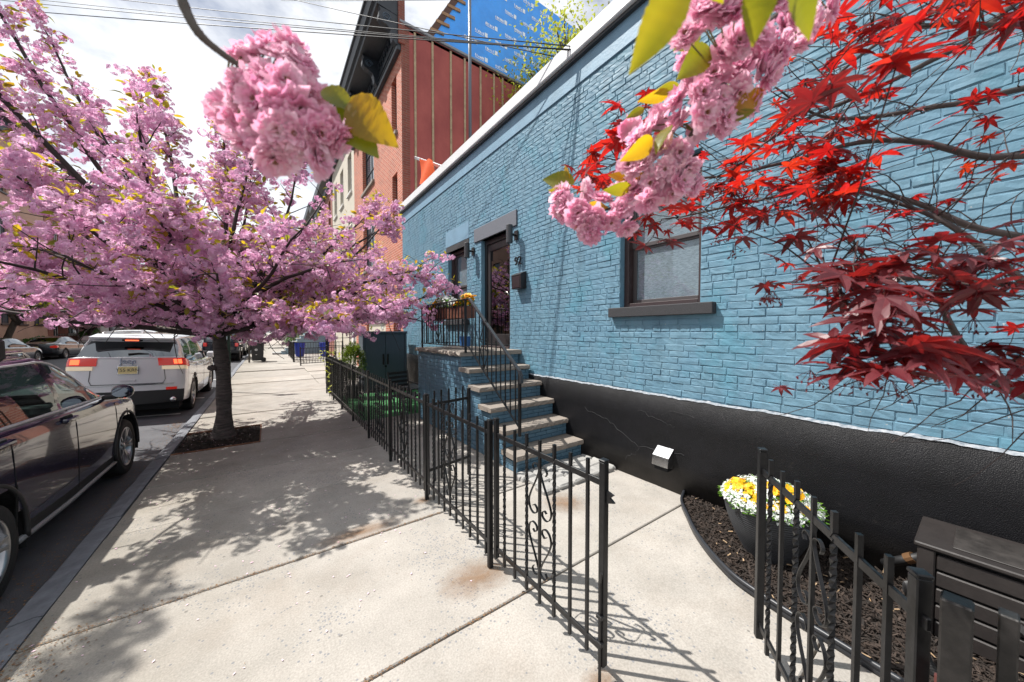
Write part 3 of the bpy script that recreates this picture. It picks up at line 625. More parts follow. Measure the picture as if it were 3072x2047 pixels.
# ================================================================ STOOP
SX0, RUN, RISE, F0 = 2.37, .289, .23, 3.21
stoop = thing('entrance_stoop', 'blue brick entrance stoop with five tan stone steps', 'stoop', (0,0,0))
body = MB(); prof = [(F0,0)]
for k in range(5): prof += [(F0+RUN*k, RISE*(k+1)-.066), (F0+RUN*(k+1), RISE*(k+1)-.066)]
prof += [(F0+RUN*5, RISE*6-.07),(6.48,RISE*6-.07),(6.48,0)]
body.prism([(p[0]+.012,p[1]) for p in prof], 'x', SX0+.012, WX-.03); body.build('body', BLUE_D, stoop)
for k in range(5):
    y0 = F0+RUN*k-.045; m_ = MB(); z1 = RISE*(k+1)
    # rough front edge: grid along x
    n = 28; vs_ = []; fs_ = []
    for i in range(n+1):
        xx = SX0-.04+(WX-.045-SX0+.04)*i/n; e = lambda: random.uniform(-.008,.006)
        vs_ += [(xx,F0+RUN*(k+1)+.0,z1-.062),(xx,y0+.006+e()*.6,z1-.062),(xx,y0+e(),z1-.045),(xx,y0+e(),z1-.022),(xx,y0+.006+e()*.5,z1-.003),(xx,y0+.03,z1),(xx,F0+RUN*(k+1)+.0,z1)]
    for i in range(n):
        for j in range(6): fs_.append((i*7+j,i*7+j+1,(i+1)*7+j+1,(i+1)*7+j))
    fs_.append(tuple(range(7))); fs_.append(tuple(n*7+j for j in range(6,-1,-1)))
    m_.add(vs_, fs_).build('tread', STONE_TREAD, stoop)
# landing flags with a rough lip along the pavement side
zt = RISE*6
for (xa, xb, ya, yb) in ((SX0-.045,2.95,F0+RUN*5-.045,5.28),(2.958,WX-.005,F0+RUN*5-.045,5.0),(2.958,WX-.005,5.008,5.75),(SX0-.045,2.95,5.288,5.9),(SX0-.045,2.6,5.908,6.53),(2.608,WX-.005,5.758,6.53)):
    if xb < 2.96 and xa > 2.3 and ya > 5.9: pass
    n = max(3,int((yb-ya)/.05)); vs_ = []; fs_ = []; lip = xa < 2.4
    for i in range(n+1):
        yy = ya+(yb-ya)*i/n; e = (lambda: random.uniform(-.012,.010)) if lip else (lambda: 0)
        vs_ += [(xb,yy,zt-.066),(xa+.01+e(),yy,zt-.066+e()*.5),(xa+e(),yy,zt-.045),(xa+e(),yy,zt-.02),(xa+.012+e()*.5,yy,zt-.002),(xa+.04,yy,zt),(xb,yy,zt)]
    for i in range(n):
        for j in range(6): fs_.append((i*7+j,i*7+j+1,(i+1)*7+j+1,(i+1)*7+j))
    fs_.append(tuple(range(7))); fs_.append(tuple(n*7+j for j in range(6,-1,-1)))
    MB().add(vs_, fs_).build('landing_stone', STONE_TREAD, stoop)
items = []; z = .034; c = 0
def front_y(z): 
    k = min(5, max(0, int((z-.0)/RISE))) if z < RISE*6 else 5
    return F0+RUN*min(5, int(z/RISE))
while z < RISE*6-.09:
    y = front_y(z-.02)+.0; first = True; fy = max(front_y(z-.03), front_y(z+.03))
    if int((z+.03)/RISE) != int((z-.03)/RISE) and (z+.03) % RISE > .0: fy = max(front_y(z-.034), front_y(min(z+.034, RISE*6-.1)))
    y = fy; ln = .10 if c % 2 else .2
    while y < 6.46:
        y1 = min(y+ln, 6.48)
        if y1-y > .03: items.append(((SX0-.0, (y+y1)/2, z), 0, y1-y-.009, .0585, random.gauss(0,.0008)))
        y = y1; ln = .203
    z += .0675; c += 1
for k in range(6):
    for j in range(3):
        zz = RISE*k+.028+.0545*j; yf = F0+RUN*k; x = SX0; ln = .1 if j % 2 else .2
        while x < WX-.06:
            x1 = min(x+ln, WX-.04)
            if x1-x > .03: items.append((((x+x1)/2, yf-.0, zz), R(90), x1-x-.009, .047, 0))
            x = x1; ln = .203
STB = brick_variants('brick', .2, mat('stoop_brick_paint', (.085,.17,.24), .45, var=.25, vscale=4, bump=.35, bscale=60, bdist=.004), 6, .004, .001)
lay(stoop, items, STB, .2, 300, 'hidden_bricks')
# cobbles at the foot
PAV = mat('grey_paver', (.36,.35,.33), .85, col2=(.25,.245,.235), vscale=8, bump=.6, bscale=40, bdist=.01, detail=8)
pad = thing('stone_paver_pad', 'pad of grey cobble pavers at the foot of the steps', 'pavers', (0,0,0))
for r_ in range(3):
    x = 2.28+(.06 if r_ % 2 else 0)
    while x < 3.42:
        w = random.uniform(.19,.25); x1 = min(x+w, 3.45)
        MB().cbox(x+.006,x1-.006,2.62+r_*.185+.005,2.62+(r_+1)*.185-.005,-.02,.05+random.uniform(-.004,.004),.018,jit=.005).build('paver', PAV, pad); x = x1
# ================================================================ IRONWORK
SCROLL = [(.030,.300),(.036,.322),(.026,.343),(.011,.338),(.004,.318),(.008,.285),(.024,.225),(.044,.160),(.056,.100),(.050,.055),(.034,.034),(.017,.044),(.013,.070),(.024,.088),(.034,.078)]
def scroll_mesh(sc=1.0, nm='scroll'):
    """two hearts mirrored about a centre bar; lies in the local YZ plane, normal X"""
    m_ = MB()
    for s in (-1,1):
        for v in (-1,1):
            p = cr(np.array(SCROLL)*np.array([1.8,1.0])*sc, 46); m_.ribbon([(0, s*a, v*b_*(.97 if s > 0 else 1.0)+(.012 if v < 0 else 0)) for a, b_ in p], (1,0,0), .013, .0045)
    return m_.mesh(nm, IRON)
SCM = scroll_mesh()
def bar_mesh(h, w, twisted, nm):
    m_ = MB(); n = 40 if twisted else 1; vs_ = []; fs_ = []
    for i in range(n+1):
        t = i/n; a = 0 if not twisted else (0 if t < .12 or t > .9 else (t-.12)/.78*math.pi*9)
        for k in range(4):
            th = a+math.pi/4+k*math.pi/2; vs_.append((w*.7071*math.cos(th), w*.7071*math.sin(th), h*t))
    for i in range(n):
        for k in range(4): q = i*4+k; r_ = i*4+(k+1)%4; fs_.append((q,r_,r_+4,q+4))
    fs_ += [(3,2,1,0), tuple(n*4+k for k in range(4))]
    return m_.add(vs_, fs_).mesh(nm, IRON)
PK = bar_mesh(.98, .015, False, 'picket'); PKT = bar_mesh(.98, .0165, True, 'picket')
def panel(parent, L, pickets, z0=.07, ztop=.975, zbot=.165, scroll=(), twist=(), lo=.0, postl=True, postr=True):
    """fence panel along local +Y from 0 to L"""
    MB().cbox(-.006,.006,0,L,ztop-.016,ztop+.016,.002).build('top_rail', IRON, parent)
    MB().cbox(-.006,.006,0,L,zbot-.016,zbot+.016,.002).build('bottom_rail', IRON, parent)
    for i, y in enumerate(pickets):
        link('picket', PKT if i in twist else PK, parent, (0, y, z0+(.0 if i % 2 else .008)))
    for y in scroll: link('scroll', SCM, parent, (0, y, .57))
def post(parent, y, h, w=.034, z0=0.0, x=0):
    o = MB().cbox(-w/2,w/2,-w/2,w/2,0,h,.003).cbox(-w*.56,w*.56,-w*.56,w*.56,h,h+.012,.003).build('post', IRON, parent, loc=(x,y,z0)); return o
FX = 1.27
fence = thing('iron_fence', 'long black iron picket fence along the front yard', 'fence', (FX,2.05,0))
posts = [0,1.21,2.46,3.64,4.88,6.08,7.26,8.44]
for i, a in enumerate(posts): post(fence, a, 1.06)
for a, b_ in zip(posts[:-1], posts[1:]):
    n = 10; ps = [a+(b_-a)*(k+.5)/n for k in range(n)]
    MB().cbox(-.006,.006,a+.017,b_-.017,.959,.991,.002).build('top_rail', IRON, fence); MB().cbox(-.006,.006,a+.017,b_-.017,.164,.196,.002).build('bottom_rail', IRON, fence)
    for i, y in enumerate(ps): link('picket', PKT if i in (2,4,6) or i == 8 else PK, fence, (0,y,.07+(.008 if i % 2 else 0)))
    link('scroll', SCM, fence, (0,ps[5],.57)); link('scroll', SCM, fence, (0,ps[3],.57)) if random.random() < .3 else None
# latch stay leaning at the fence
MB().tube([(0.02,2.46,.90),(.03,2.0,.30)], .008, 5).build('stay_bar', IRON, fence)
# gate, leaf shut along the fence line
def gate(name, lab, loc, rz, flip=False):
    g = thing(name, lab, 'gate', loc, rz); L = .97
    post(g, .03, .98, .032, .10); post(g, L, .99, .034, .09)
    ys_ = [.13,.25,.375,.50,.625,.75,.87]
    panel(g, L-.0, ys_, z0=.08, twist=(0,2,4) if not flip else (2,4,6), scroll=(.50,))
    return g
g1 = gate('iron_gate', 'closed black iron gate leaf with heart scrolls at the pavement edge', (1.285,2.02,0), R(180))
m_ = MB(); m_.tube([(.022,.972,-.06),(.022,.972,.50)], .008, 6); m_.tube([(.022,.972,.50),(.03,.985,.56)], .007, 6); m_.cbox(.012,.034,.955,.99,.33,.35,.002).cbox(.012,.034,.955,.99,.20,.22,.002); m_.build('drop_bolt', IRON, g1)
m_ = MB(); m_.prism([(.98,.95),(1.03,.94),(1.01,.92),(1.035,.905),(.98,.885)], 'x', -.006, .006); m_.build('latch', IRON, g1)
ang = math.atan2(.65-.05, 2.05-1.29)     # direction of the open leaf
g2 = gate('iron_gate', 'black iron gate leaf swung open over the path near the planter', (1.31,.07,0), ang-R(90), True)
p2 = thing('gate_post', 'thick black iron gate post in the lower right corner', 'post', (1.285,.03,0))
MB().cbox(-.024,.024,-.024,.024,0,1.08,.004).build('shaft', IRON_WORN, p2)
m_ = MB(); [m_.tube([(.024,.0,z),(.029,.0,z)], .006, 8) for z in (.95,1.01)]; m_.build('bolt', IRON, p2)
MB().tube([(.03,.02,.86),(.03,.02,.60)], .011, 8).build('hinge', mat('red_oxide_iron', (.10,.03,.025), .5), p2)
f2 = thing('iron_fence', 'black iron fence end post at the right edge beside the storage box', 'fence', (1.30,-.07,0))
MB().cbox(-.019,.019,-.014,.014,0,1.06,.003).build('post', IRON_WORN, f2, loc=(.055,.03,0))
for i in range(6): link('picket', PK, f2, (.03,-.14-.125*i,.07))
MB().cbox(.024,.036,-1.2,.0,.96,.99,.002).build('top_rail', IRON_WORN, f2); MB().cbox(.024,.036,-1.2,.0,.16,.19,.002).build('bottom_rail', IRON_WORN, f2)
# side gate between fence and stoop
g3 = thing('iron_gate', 'short black iron side gate standing between fence and stoop', 'gate', (1.30,3.42,0), R(-78))
post(g3, .05, 1.02); post(g3, .62, 1.02); 
for k, y in enumerate((.14,.23,.33,.43,.53)): link('picket', PKT if k in (1,3) else PK, g3, (0,y,.08))
MB().cbox(-.006,.006,.05,.62,.90,.93,.002).build('top_rail', IRON, g3); MB().cbox(-.006,.006,.05,.62,.2,.23,.002).build('bottom_rail', IRON, g3); link('scroll', SCM, g3, (0,.33,.55))
# stoop railing
rl = thing('stoop_railing', 'black iron handrail with balusters climbing the stoop steps', 'railing', (2.42,0,0))
zl = 1.38
def rb(y, z0, z1, w=.014, nm='baluster'): return MB().cbox(-w/2,w/2,y-w/2,y+w/2,z0,z1,.002).build(nm, IRON, rl)
for y in (6.38,4.60): rb(y, zl-.01, 2.17, .03, 'post')
MB().cbox(-.018,.018,4.47,6.40,2.165,2.185,.003).build('top_rail', IRON, rl); MB().cbox(-.012,.012,4.50,6.38,1.455,1.47,.003).build('bottom_rail', IRON, rl)
for k in range(15):
    y = 6.28-k*.112
    if y > 4.65: rb(y, 1.46, 2.17)
HR = mat('polished_handrail', (.03,.03,.033), .22, spec=.8)
MB().ribbon([(0,4.48,2.178),(0,3.24,1.222),(0,3.205,1.17),(0,3.20,1.08)], (1,0,0), .042, .022).build('handrail', HR, rl)
MB().ribbon([(0,4.50,1.462),(0,3.26,.556)], (1,0,0), .022, .012).build('lower_slope_rail', IRON, rl)
rb(3.235, .44, 1.2, .032, 'post')
for k in range(11):
    y = 4.40-k*.108; t = (4.5-y)/1.26
    rb(y, 1.462-t*.92, 2.168-t*.97)
for y, zc, s in ((5.62,1.83,.95),(4.05,1.50,1.0)): link('scroll', SCM, rl, (0,y,zc))
MB().cbox(0,1.05,6.37,6.39,2.165,2.185,.003).build('return_rail', IRON, rl); MB().cbox(0,1.05,6.373,6.387,1.455,1.47,.003).build('return_rail', IRON, rl)
for k in range(9): MB().cbox(.1+k*.11-.007,.1+k*.11+.007,6.373,6.387,1.46,2.17,.002).build('baluster', IRON, rl)
# ================================================================ PLANTS
MBR = [
   [(1.952, -0.125, 2.746), (1.607, 0.116, 2.631), (1.467, 0.274, 2.517), (1.397, 0.38, 2.36)] ,
   [(1.854, -0.12, 2.645), (1.658, 0.077, 2.529), (1.52, 0.233, 2.437), (1.397, 0.38, 2.367), (1.254, 0.538, 2.236)] ,
   [(1.748, -0.126, 2.114), (1.619, 0.03, 2.185), (1.549, 0.144, 2.255), (1.474, 0.26, 2.276), (1.36, 0.401, 2.241), (1.182, 0.588, 2.214), (1.011, 0.775, 2.297)] ,
   [(1.946, -0.134, 2.376), (1.737, 0.076, 2.397), (1.591, 0.242, 2.388), (1.454, 0.34, 2.395), (1.342, 0.423, 2.486)] ,
   [(1.744, -0.131, 1.884), (1.596, 0.04, 1.991), (1.546, 0.14, 2.077), (1.507, 0.293, 2.164), (1.3, 0.501, 2.126), (1.182, 0.646, 2.099)] ,
   [(1.547, -0.12, 1.701), (1.471, 0.002, 1.885), (1.437, 0.092, 1.999), (1.443, 0.214, 2.096), (1.428, 0.351, 2.178)] ,
   [(1.447, -0.118, 1.509), (1.387, -0.011, 1.578), (1.405, 0.041, 1.668), (1.363, 0.075, 1.777), (1.404, 0.087, 1.88), (1.295, 0.189, 1.884)] ,
   [(1.544, -0.125, 1.527), (1.371, 0.001, 1.583), (1.324, 0.096, 1.592), (1.272, 0.195, 1.609)] ,
   [(1.548, -0.119, 1.762), (1.358, 0.018, 1.813), (1.267, 0.146, 1.831), (1.201, 0.254, 1.838)] ,
   [(1.754, -0.117, 2.458), (1.586, 0.004, 2.504), (1.497, 0.131, 2.548), (1.43, 0.24, 2.555)] ,
]
MCL = [ (1.118, 0.209, 2.363, 1, 0.02, 0.1), (0.937, 0.111, 2.183, 2, 0.032, 0.1), (1.096, 0.101, 2.325, 4, 0.054, 0.1), (1.17, 0.176, 2.445, 5, 0.051, 0.09), (1.197, 0.028, 2.307, 4, 0.062, 0.09), (1.237, 0.065, 2.413, 4, 0.057, 0.09), (1.256, -0.012, 2.361, 3, 0.036, 0.09), (1.269, 0.23, 2.504, 4, 0.057, 0.08), (1.293, 0.333, 2.427, 4, 0.064, 0.085), (0.96, 0.254, 2.179, 3, 0.043, 0.1), (1.3, 0.322, 2.249, 5, 0.089, 0.085), (1.289, 0.393, 2.316, 4, 0.08, 0.08), (1.274, 0.277, 2.197, 4, 0.073, 0.085), (1.262, 0.221, 2.137, 4, 0.057, 0.09), (0.887, 0.682, 2.363, 2, 0.033, 0.085), (0.741, 0.597, 2.217, 3, 0.034, 0.1), (0.909, 0.786, 2.265, 4, 0.066, 0.08), (0.835, 0.775, 2.213, 4, 0.056, 0.09), (0.943, 0.758, 2.199, 4, 0.073, 0.08), (0.874, 0.625, 2.223, 3, 0.051, 0.085), (0.924, 0.839, 2.343, 2, 0.038, 0.07), (0.907, 0.605, 2.351, 2, 0.038, 0.08), (1.133, 0.439, 2.185, 6, 0.076, 0.085), (1.194, 0.393, 2.134, 6, 0.089, 0.085), (1.203, 0.324, 2.112, 5, 0.073, 0.09), (1.253, 0.29, 2.149, 4, 0.061, 0.085), (1.09, 0.466, 2.109, 6, 0.076, 0.08), (1.094, 0.4, 2.052, 6, 0.085, 0.085), (1.173, 0.343, 2.04, 4, 0.073, 0.085), (1.014, 0.455, 2.016, 5, 0.061, 0.085), (1.007, 0.398, 1.976, 4, 0.057, 0.09), (1.023, 0.573, 2.049, 5, 0.08, 0.08), (0.968, 0.611, 1.989, 3, 0.067, 0.08), (0.992, 0.658, 2.093, 4, 0.084, 0.08), (1.205, 0.26, 2.068, 4, 0.057, 0.085), (1.119, 0.256, 1.961, 5, 0.065, 0.085), (1.138, 0.304, 1.947, 2, 0.046, 0.08), (1.189, 0.204, 1.917, 3, 0.065, 0.085), (1.354, 0.152, 2.022, 3, 0.069, 0.08), (1.001, 0.212, 1.815, 5, 0.048, 0.1), (1.006, 0.172, 1.838, 5, 0.055, 0.1), (1.051, 0.116, 1.843, 5, 0.062, 0.1), (1.117, 0.069, 1.852, 5, 0.062, 0.1), (1.155, 0.016, 1.813, 5, 0.061, 0.1), (1.168, -0.019, 1.793, 4, 0.042, 0.1), (0.983, 0.186, 1.765, 5, 0.055, 0.1), (0.985, 0.136, 1.77, 6, 0.061, 0.11), (1.079, 0.093, 1.781, 5, 0.062, 0.1), (1.151, 0.041, 1.763, 4, 0.054, 0.1), (0.92, 0.155, 1.717, 5, 0.042, 0.105), (0.91, 0.113, 1.708, 4, 0.04, 0.115), (1.054, 0.084, 1.718, 4, 0.052, 0.1), (0.922, 0.103, 1.669, 5, 0.04, 0.11), (0.94, 0.139, 1.667, 4, 0.042, 0.1), (0.921, 0.102, 1.629, 4, 0.032, 0.11), (0.94, 0.163, 1.631, 3, 0.035, 0.1), (1.121, 0.06, 1.665, 3, 0.045, 0.09), (1.174, -0.002, 1.683, 3, 0.043, 0.1), (1.173, -0.028, 1.642, 3, 0.034, 0.1), (1.116, 0.036, 1.614, 3, 0.052, 0.09), (1.152, -0.014, 1.608, 3, 0.042, 0.1), (1.33, 0.104, 1.907, 3, 0.065, 0.08), (1.426, -0.027, 1.905, 3, 0.051, 0.08), (1.652, 0.069, 2.211, 1, 0.038, 0.06), (1.672, 0.053, 2.147, 2, 0.032, 0.05), (1.43, -0.022, 2.119, 2, 0.031, 0.08), (1.634, 0.088, 2.376, 2, 0.051, 0.07), (1.545, 0.025, 2.274, 1, 0.034, 0.07) ]
F1 =  [(-0.02, 0.568, 2.054), (-0.001, 0.542, 2.057), (0.02, 0.514, 2.043), (0.039, 0.513, 2.04), (-0.02, 0.554, 2.013), (0.002, 0.513, 2.009), (0.023, 0.486, 1.993), (0.042, 0.498, 2.005), (-0.029, 0.56, 1.991), (-0.007, 0.506, 1.968), (0.014, 0.479, 1.959), (0.035, 0.476, 1.96), (0.048, 0.478, 1.946), (-0.045, 0.596, 1.999), (-0.033, 0.549, 1.957), (-0.011, 0.508, 1.935), (0.013, 0.472, 1.921), (0.033, 0.463, 1.919), (0.055, 0.46, 1.925), (0.071, 0.474, 1.936), (0.001, 0.511, 1.917), (0.026, 0.481, 1.909), (0.052, 0.475, 1.917), (0.068, 0.489, 1.958), (0.008, 0.561, 2.085), (0.031, 0.532, 2.076), (-0.051, 0.612, 1.994), (0.051, 0.503, 1.996)]
T1 = [(-0.083, 0.566, 2.118), (-0.073, 0.557, 2.078), (-0.061, 0.548, 2.05), (-0.044, 0.547, 2.037), (-0.019, 0.542, 2.024), (0.007, 0.535, 2.018)]
L1 = [((0.059, 0.485, 1.997), (0.085, 0.466, 1.981)), ((0.085, 0.466, 1.981), (0.116, 0.43, 1.938)), ((0.073, 0.486, 1.983), (0.103, 0.451, 1.931)), ((0.087, 0.477, 1.991), (0.12, 0.453, 1.961))]
F2 =  [(0.444, 0.454, 1.93), (0.448, 0.425, 1.907), (0.445, 0.466, 1.949), (0.485, 0.45, 1.962), (0.473, 0.408, 1.899), (0.491, 0.394, 1.892), (0.495, 0.417, 1.938), (0.51, 0.381, 1.915), (0.46, 0.416, 1.884), (0.458, 0.468, 1.921), (0.521, 0.399, 1.953), (0.501, 0.342, 2.014), (0.504, 0.352, 1.998), (0.519, 0.33, 2.029), (0.521, 0.315, 1.995), (0.506, 0.337, 1.972), (0.516, 0.305, 1.955), (0.534, 0.293, 1.983), (0.534, 0.28, 1.957), (0.533, 0.292, 1.934), (0.518, 0.328, 1.943), (0.541, 0.311, 1.929), (0.56, 0.285, 1.932), (0.525, 0.376, 2.052), (0.541, 0.328, 2.056), (0.544, 0.3, 2.03), (0.557, 0.278, 2.017), (0.52, 0.337, 1.918), (0.516, 0.376, 1.884), (0.525, 0.29, 2.058), (0.521, 0.255, 2.045), (0.537, 0.245, 2.07), (0.537, 0.27, 2.085), (0.542, 0.24, 2.038), (0.563, 0.226, 2.051), (0.526, 0.251, 2.019), (0.558, 0.241, 2.019), (0.569, 0.223, 2.083), (0.59, 0.208, 2.089), (0.6, 0.201, 2.115), (0.519, 0.209, 2.087), (0.522, 0.195, 2.102), (0.6, 0.2, 2.076), (0.526, 0.228, 2.086), (0.44, 0.217, 2.091), (0.457, 0.204, 2.096), (0.475, 0.192, 2.091), (0.465, 0.223, 2.087), (0.567, 0.201, 2.11), (0.622, 0.187, 2.146), (0.662, 0.183, 2.138), (0.616, 0.19, 2.108), (0.653, 0.165, 2.153), (0.674, 0.151, 2.172), (0.601, 0.223, 2.045), (0.527, 0.278, 2.111), (0.563, 0.18, 2.14), (0.617, 0.166, 2.159)]
T2 = [(0.728, 0.117, 2.312), (0.664, 0.159, 2.21), (0.601, 0.202, 2.146), (0.569, 0.235, 2.084), (0.557, 0.278, 2.024), (0.545, 0.321, 1.962), (0.525, 0.383, 1.926), (0.47, 0.447, 1.925), (0.452, 0.499, 1.978)]
L2 = [((0.275, 0.146, 1.982), (0.263, 0.189, 1.926)), ((0.325, 0.11, 1.989), (0.339, 0.123, 1.944)), ((0.329, 0.094, 1.972), (0.368, 0.09, 1.939)), ((0.292, 0.134, 1.982), (0.327, 0.146, 1.995)), ((0.512, 0.239, 2.098), (0.466, 0.258, 2.048)), ((0.523, 0.257, 2.134), (0.491, 0.279, 2.111)), ((0.534, 0.309, 2.086), (0.502, 0.343, 2.072)), ((0.535, 0.296, 2.089), (0.511, 0.325, 2.082)), ((0.563, 0.225, 2.025), (0.605, 0.196, 2.057)), ((0.568, 0.233, 2.019), (0.588, 0.206, 2.022)), ((0.491, 0.312, 1.998), (0.449, 0.328, 1.959)), ((0.513, 0.297, 2.018), (0.472, 0.3, 1.973)), ((0.5, 0.366, 1.959), (0.476, 0.383, 1.967)), ((0.506, 0.361, 1.944), (0.461, 0.38, 1.933)), ((0.512, 0.357, 1.959), (0.533, 0.33, 1.962)), ((0.465, 0.453, 1.974), (0.429, 0.503, 1.99)), ((0.458, 0.458, 1.982), (0.453, 0.475, 2.01)), ((0.458, 0.457, 1.957), (0.425, 0.48, 1.957)), ((0.454, 0.421, 1.915), (0.447, 0.425, 1.876)), ((0.517, 0.345, 2.071), (0.493, 0.362, 2.056)), ((0.46, 0.417, 1.922), (0.491, 0.395, 1.915)), ((0.5, 0.366, 1.974), (0.492, 0.36, 1.998))]
def leafmat2(name, cols, tcols, trans, rough=.4, spec=.5, isl=.55, vscale=14.0):
    """leaf whose surface colour and see-through colour differ"""
    m = leafmat(name, cols, trans, rough, None, spec, vscale, isl); N = m.node_tree.nodes; K = m.node_tree.links.new
    tr = [n for n in N if n.type == 'BSDF_TRANSLUCENT'][0]; src = [n for n in N if n.type == 'VALTORGB'][0].inputs['Fac'].links[0].from_socket
    rp = N.new('ShaderNodeValToRGB'); e = rp.color_ramp.elements
    while len(e) < len(tcols): e.new(.5)
    for i, c in enumerate(tcols): e[i].position = i/(len(tcols)-1); e[i].color = (*c, 1)
    K(src, rp.inputs['Fac']); K(rp.outputs['Color'], tr.inputs['Color']); return m
PINK = leafmat2('cherry_petal', [(.66,.33,.55),(.76,.44,.65),(.84,.56,.74),(.92,.70,.84)], [(.72,.31,.54),(.80,.42,.64),(.88,.54,.73),(.95,.70,.84)], .46, .6, .2, .14, 8.0)
PINK_N = leafmat2('near_cherry_petal', [(.82,.40,.58),(.90,.54,.68),(.94,.68,.77),(.96,.82,.87)], [(.88,.26,.50),(.93,.40,.60),(.96,.56,.70),(.98,.70,.80)], .45, .5, .25)
CLEAF = leafmat2('cherry_leaf', [(.07,.09,.025),(.12,.13,.03),(.20,.16,.03),(.22,.11,.03)], [(.20,.25,.03),(.40,.38,.02),(.66,.46,.02),(.60,.28,.02)], .5, .38, .5)
CLEAF_N = leafmat2('near_cherry_leaf', [(.09,.12,.02),(.14,.16,.02),(.22,.19,.025)], [(.22,.28,.012),(.36,.36,.01),(.62,.44,.01)], .5, .38, .5)
BARK = mat('cherry_bark', (.13,.105,.095), .85, col2=(.04,.032,.03), vscale=9, aniso=(.6,.6,4.5), bump=1.0, bscale=12, bdist=.05, detail=9)
TWIG = mat('dark_twig_bark', (.035,.024,.022), .8, var=.4, vscale=20)
BARK_G = mat('grey_bark', (.10,.085,.07), .9, col2=(.05,.042,.036), vscale=6, aniso=(1,1,.35), bump=.8, bscale=12, bdist=.03)

def pompoms(n_var, nf, rad, pet, fl=.021):
    """blossom cluster variants: list of (V, F quads)"""
    out = []
    for v in range(n_var):
        V = []; F = []
        for i in range(nf):
            d = Vector((random.gauss(0,1), random.gauss(0,1), random.gauss(-.15,.8))).normalized(); c = d*rad*random.uniform(.88,1.08); c.z *= .82
            q = d.to_track_quat('Z','Y'); q = q @ Quaternion((0,0,1), random.uniform(0,6.28)); M = q.to_matrix()
            for ring in range(2):
                k_ = pet if ring == 0 else pet-2; r_ = fl*(1.0 if ring == 0 else .62)*random.uniform(.9,1.15); lift = .06 if ring == 0 else .42
                for k in range(k_):
                    a = 2*math.pi*(k+random.uniform(-.2,.2)+.5*ring)/k_; w = 2.3*math.pi/k_*.5
                    o = len(V); z0 = random.uniform(-.003,.003)
                    for rr, aa, zz in ((.25,a-w*.6,0),(1.0,a-w*.75,lift),(1.08*random.uniform(.85,1.1),a+w*.75,lift+random.uniform(-.25,.25)),(.25,a+w*.6,0)):
                        V.append(tuple(c+M @ Vector((r_*rr*math.cos(aa), r_*rr*math.sin(aa), r_*zz*.75+z0))))
                    F.append((o,o+1,o+2,o+3))
        out.append((np.array(V), np.array(F)))
    return out
def leaf_geo(L, W, bend=.25, fold=.25, nl=4):
    V = []; F = []
    for i in range(nl+1):
        t = i/nl; w = W*math.sin(math.pi*min(1,(t*.92+.04))**.85)*(1 if t < .98 else .05)
        z = -bend*L*t*t
        V += [(-w, L*t, z+fold*w), (0, L*t, z), (w, L*t, z+fold*w)]
    for i in range(nl):
        for j in (0,1): F.append((i*3+j,i*3+j+1,(i+1)*3+j+1,(i+1)*3+j))
    return np.array(V), np.array(F)
def scatter(name, geo, places, mt, parent, puff=None):
    """places: (pos, 3x3 matrix, scale); geo list of (V,F); all joined into one part"""
    VV = []; FF = []; off = 0; NN = []
    for p, M, s in places:
        V, F = geo[random.randrange(len(geo))]
        if puff is not None:
            nn = V @ np.array(M).T; nn = nn/np.maximum(np.linalg.norm(nn, axis=1, keepdims=True), 1e-6)+RNG.normal(0,.25,nn.shape); NN.append(nn/np.linalg.norm(nn, axis=1, keepdims=True))
        VV.append((V*s) @ np.array(M).T + np.array(p)); FF.append(F+off); off += len(V)
    return link(name, npmesh(name, np.concatenate(VV), np.concatenate(FF), mt, puff is not None, np.concatenate(NN) if puff is not None else None), parent)
def rot_to(d, roll=None):
    q = Vector(d).normalized().to_track_quat('Y','Z') @ Quaternion((0,1,0), random.uniform(-.7,.7) if roll is None else roll); return q.to_matrix()

def grow(start, direction, length, steps, wob, up, r0, r1, out, droop=0.0):
    p = Vector(start); d = Vector(direction).normalized(); pts = [p.copy()]
    for i in range(steps):
        d = (d + Vector((random.gauss(0,wob),random.gauss(0,wob),random.gauss(0,wob)+up-droop*i/steps))).normalized(); p = p+d*(length/steps); pts.append(p.copy())
    out.append((pts, [r0+(r1-r0)*i/steps for i in range(steps+1)])); return pts

# ---- the pink cherry by the kerb
TX, TY = -.62, 7.14
cherry = thing('cherry_tree', 'pink blossoming cherry tree growing from the kerbside pit', 'tree', (TX,TY,0))
random.seed(21)
tr = MB(); n = 15; pts = []; rs = []
for i in range(n+1):
    z = -.05+1.95*i/n; pts.append((.035*math.sin(z*1.7)-.02*z, .03*math.sin(z*2.3+1), z)); rs.append(.104-.010*z+(.06*math.exp(-z*7))+(.012 if abs(z-1.12) < .08 else 0)+.006*math.sin(z*11)+(.03*max(0,(z-1.55))*2))
def bark_tube(pts, rs, nseg=20):
    vs_ = []; fs_ = []; pp = cr(pts, len(pts)*5); rr = np.interp(np.linspace(0,len(rs)-1,len(pp)), range(len(rs)), rs)
    for i, p in enumerate(pp):
        for k in range(nseg):
            a = 2*math.pi*k/nseg; r_ = rr[i]*(1+.07*mnoise.noise(Vector((math.cos(a)*1.6,math.sin(a)*1.6,p[2]*4)))+.035*mnoise.noise(Vector((math.cos(a)*4,math.sin(a)*4,p[2]*16))))
            vs_.append((p[0]+r_*math.cos(a), p[1]+r_*math.sin(a), p[2]))
    for i in range(len(pp)-1):
        for k in range(nseg): a = i*nseg+k; b_ = i*nseg+(k+1)%nseg; fs_.append((a,b_,b_+nseg,a+nseg))
    return vs_, fs_
tr.add(*bark_tube(pts, rs)); tr.lathe([(.0,-.05),(.05,-.03),(.06,0),(.045,.035),(.0,.05)], 10, (-.11,-.06,1.12))
tr.build('trunk', BARK, cherry, smooth=True)
segs = []; shoots = []
limbs = []
NL = 40
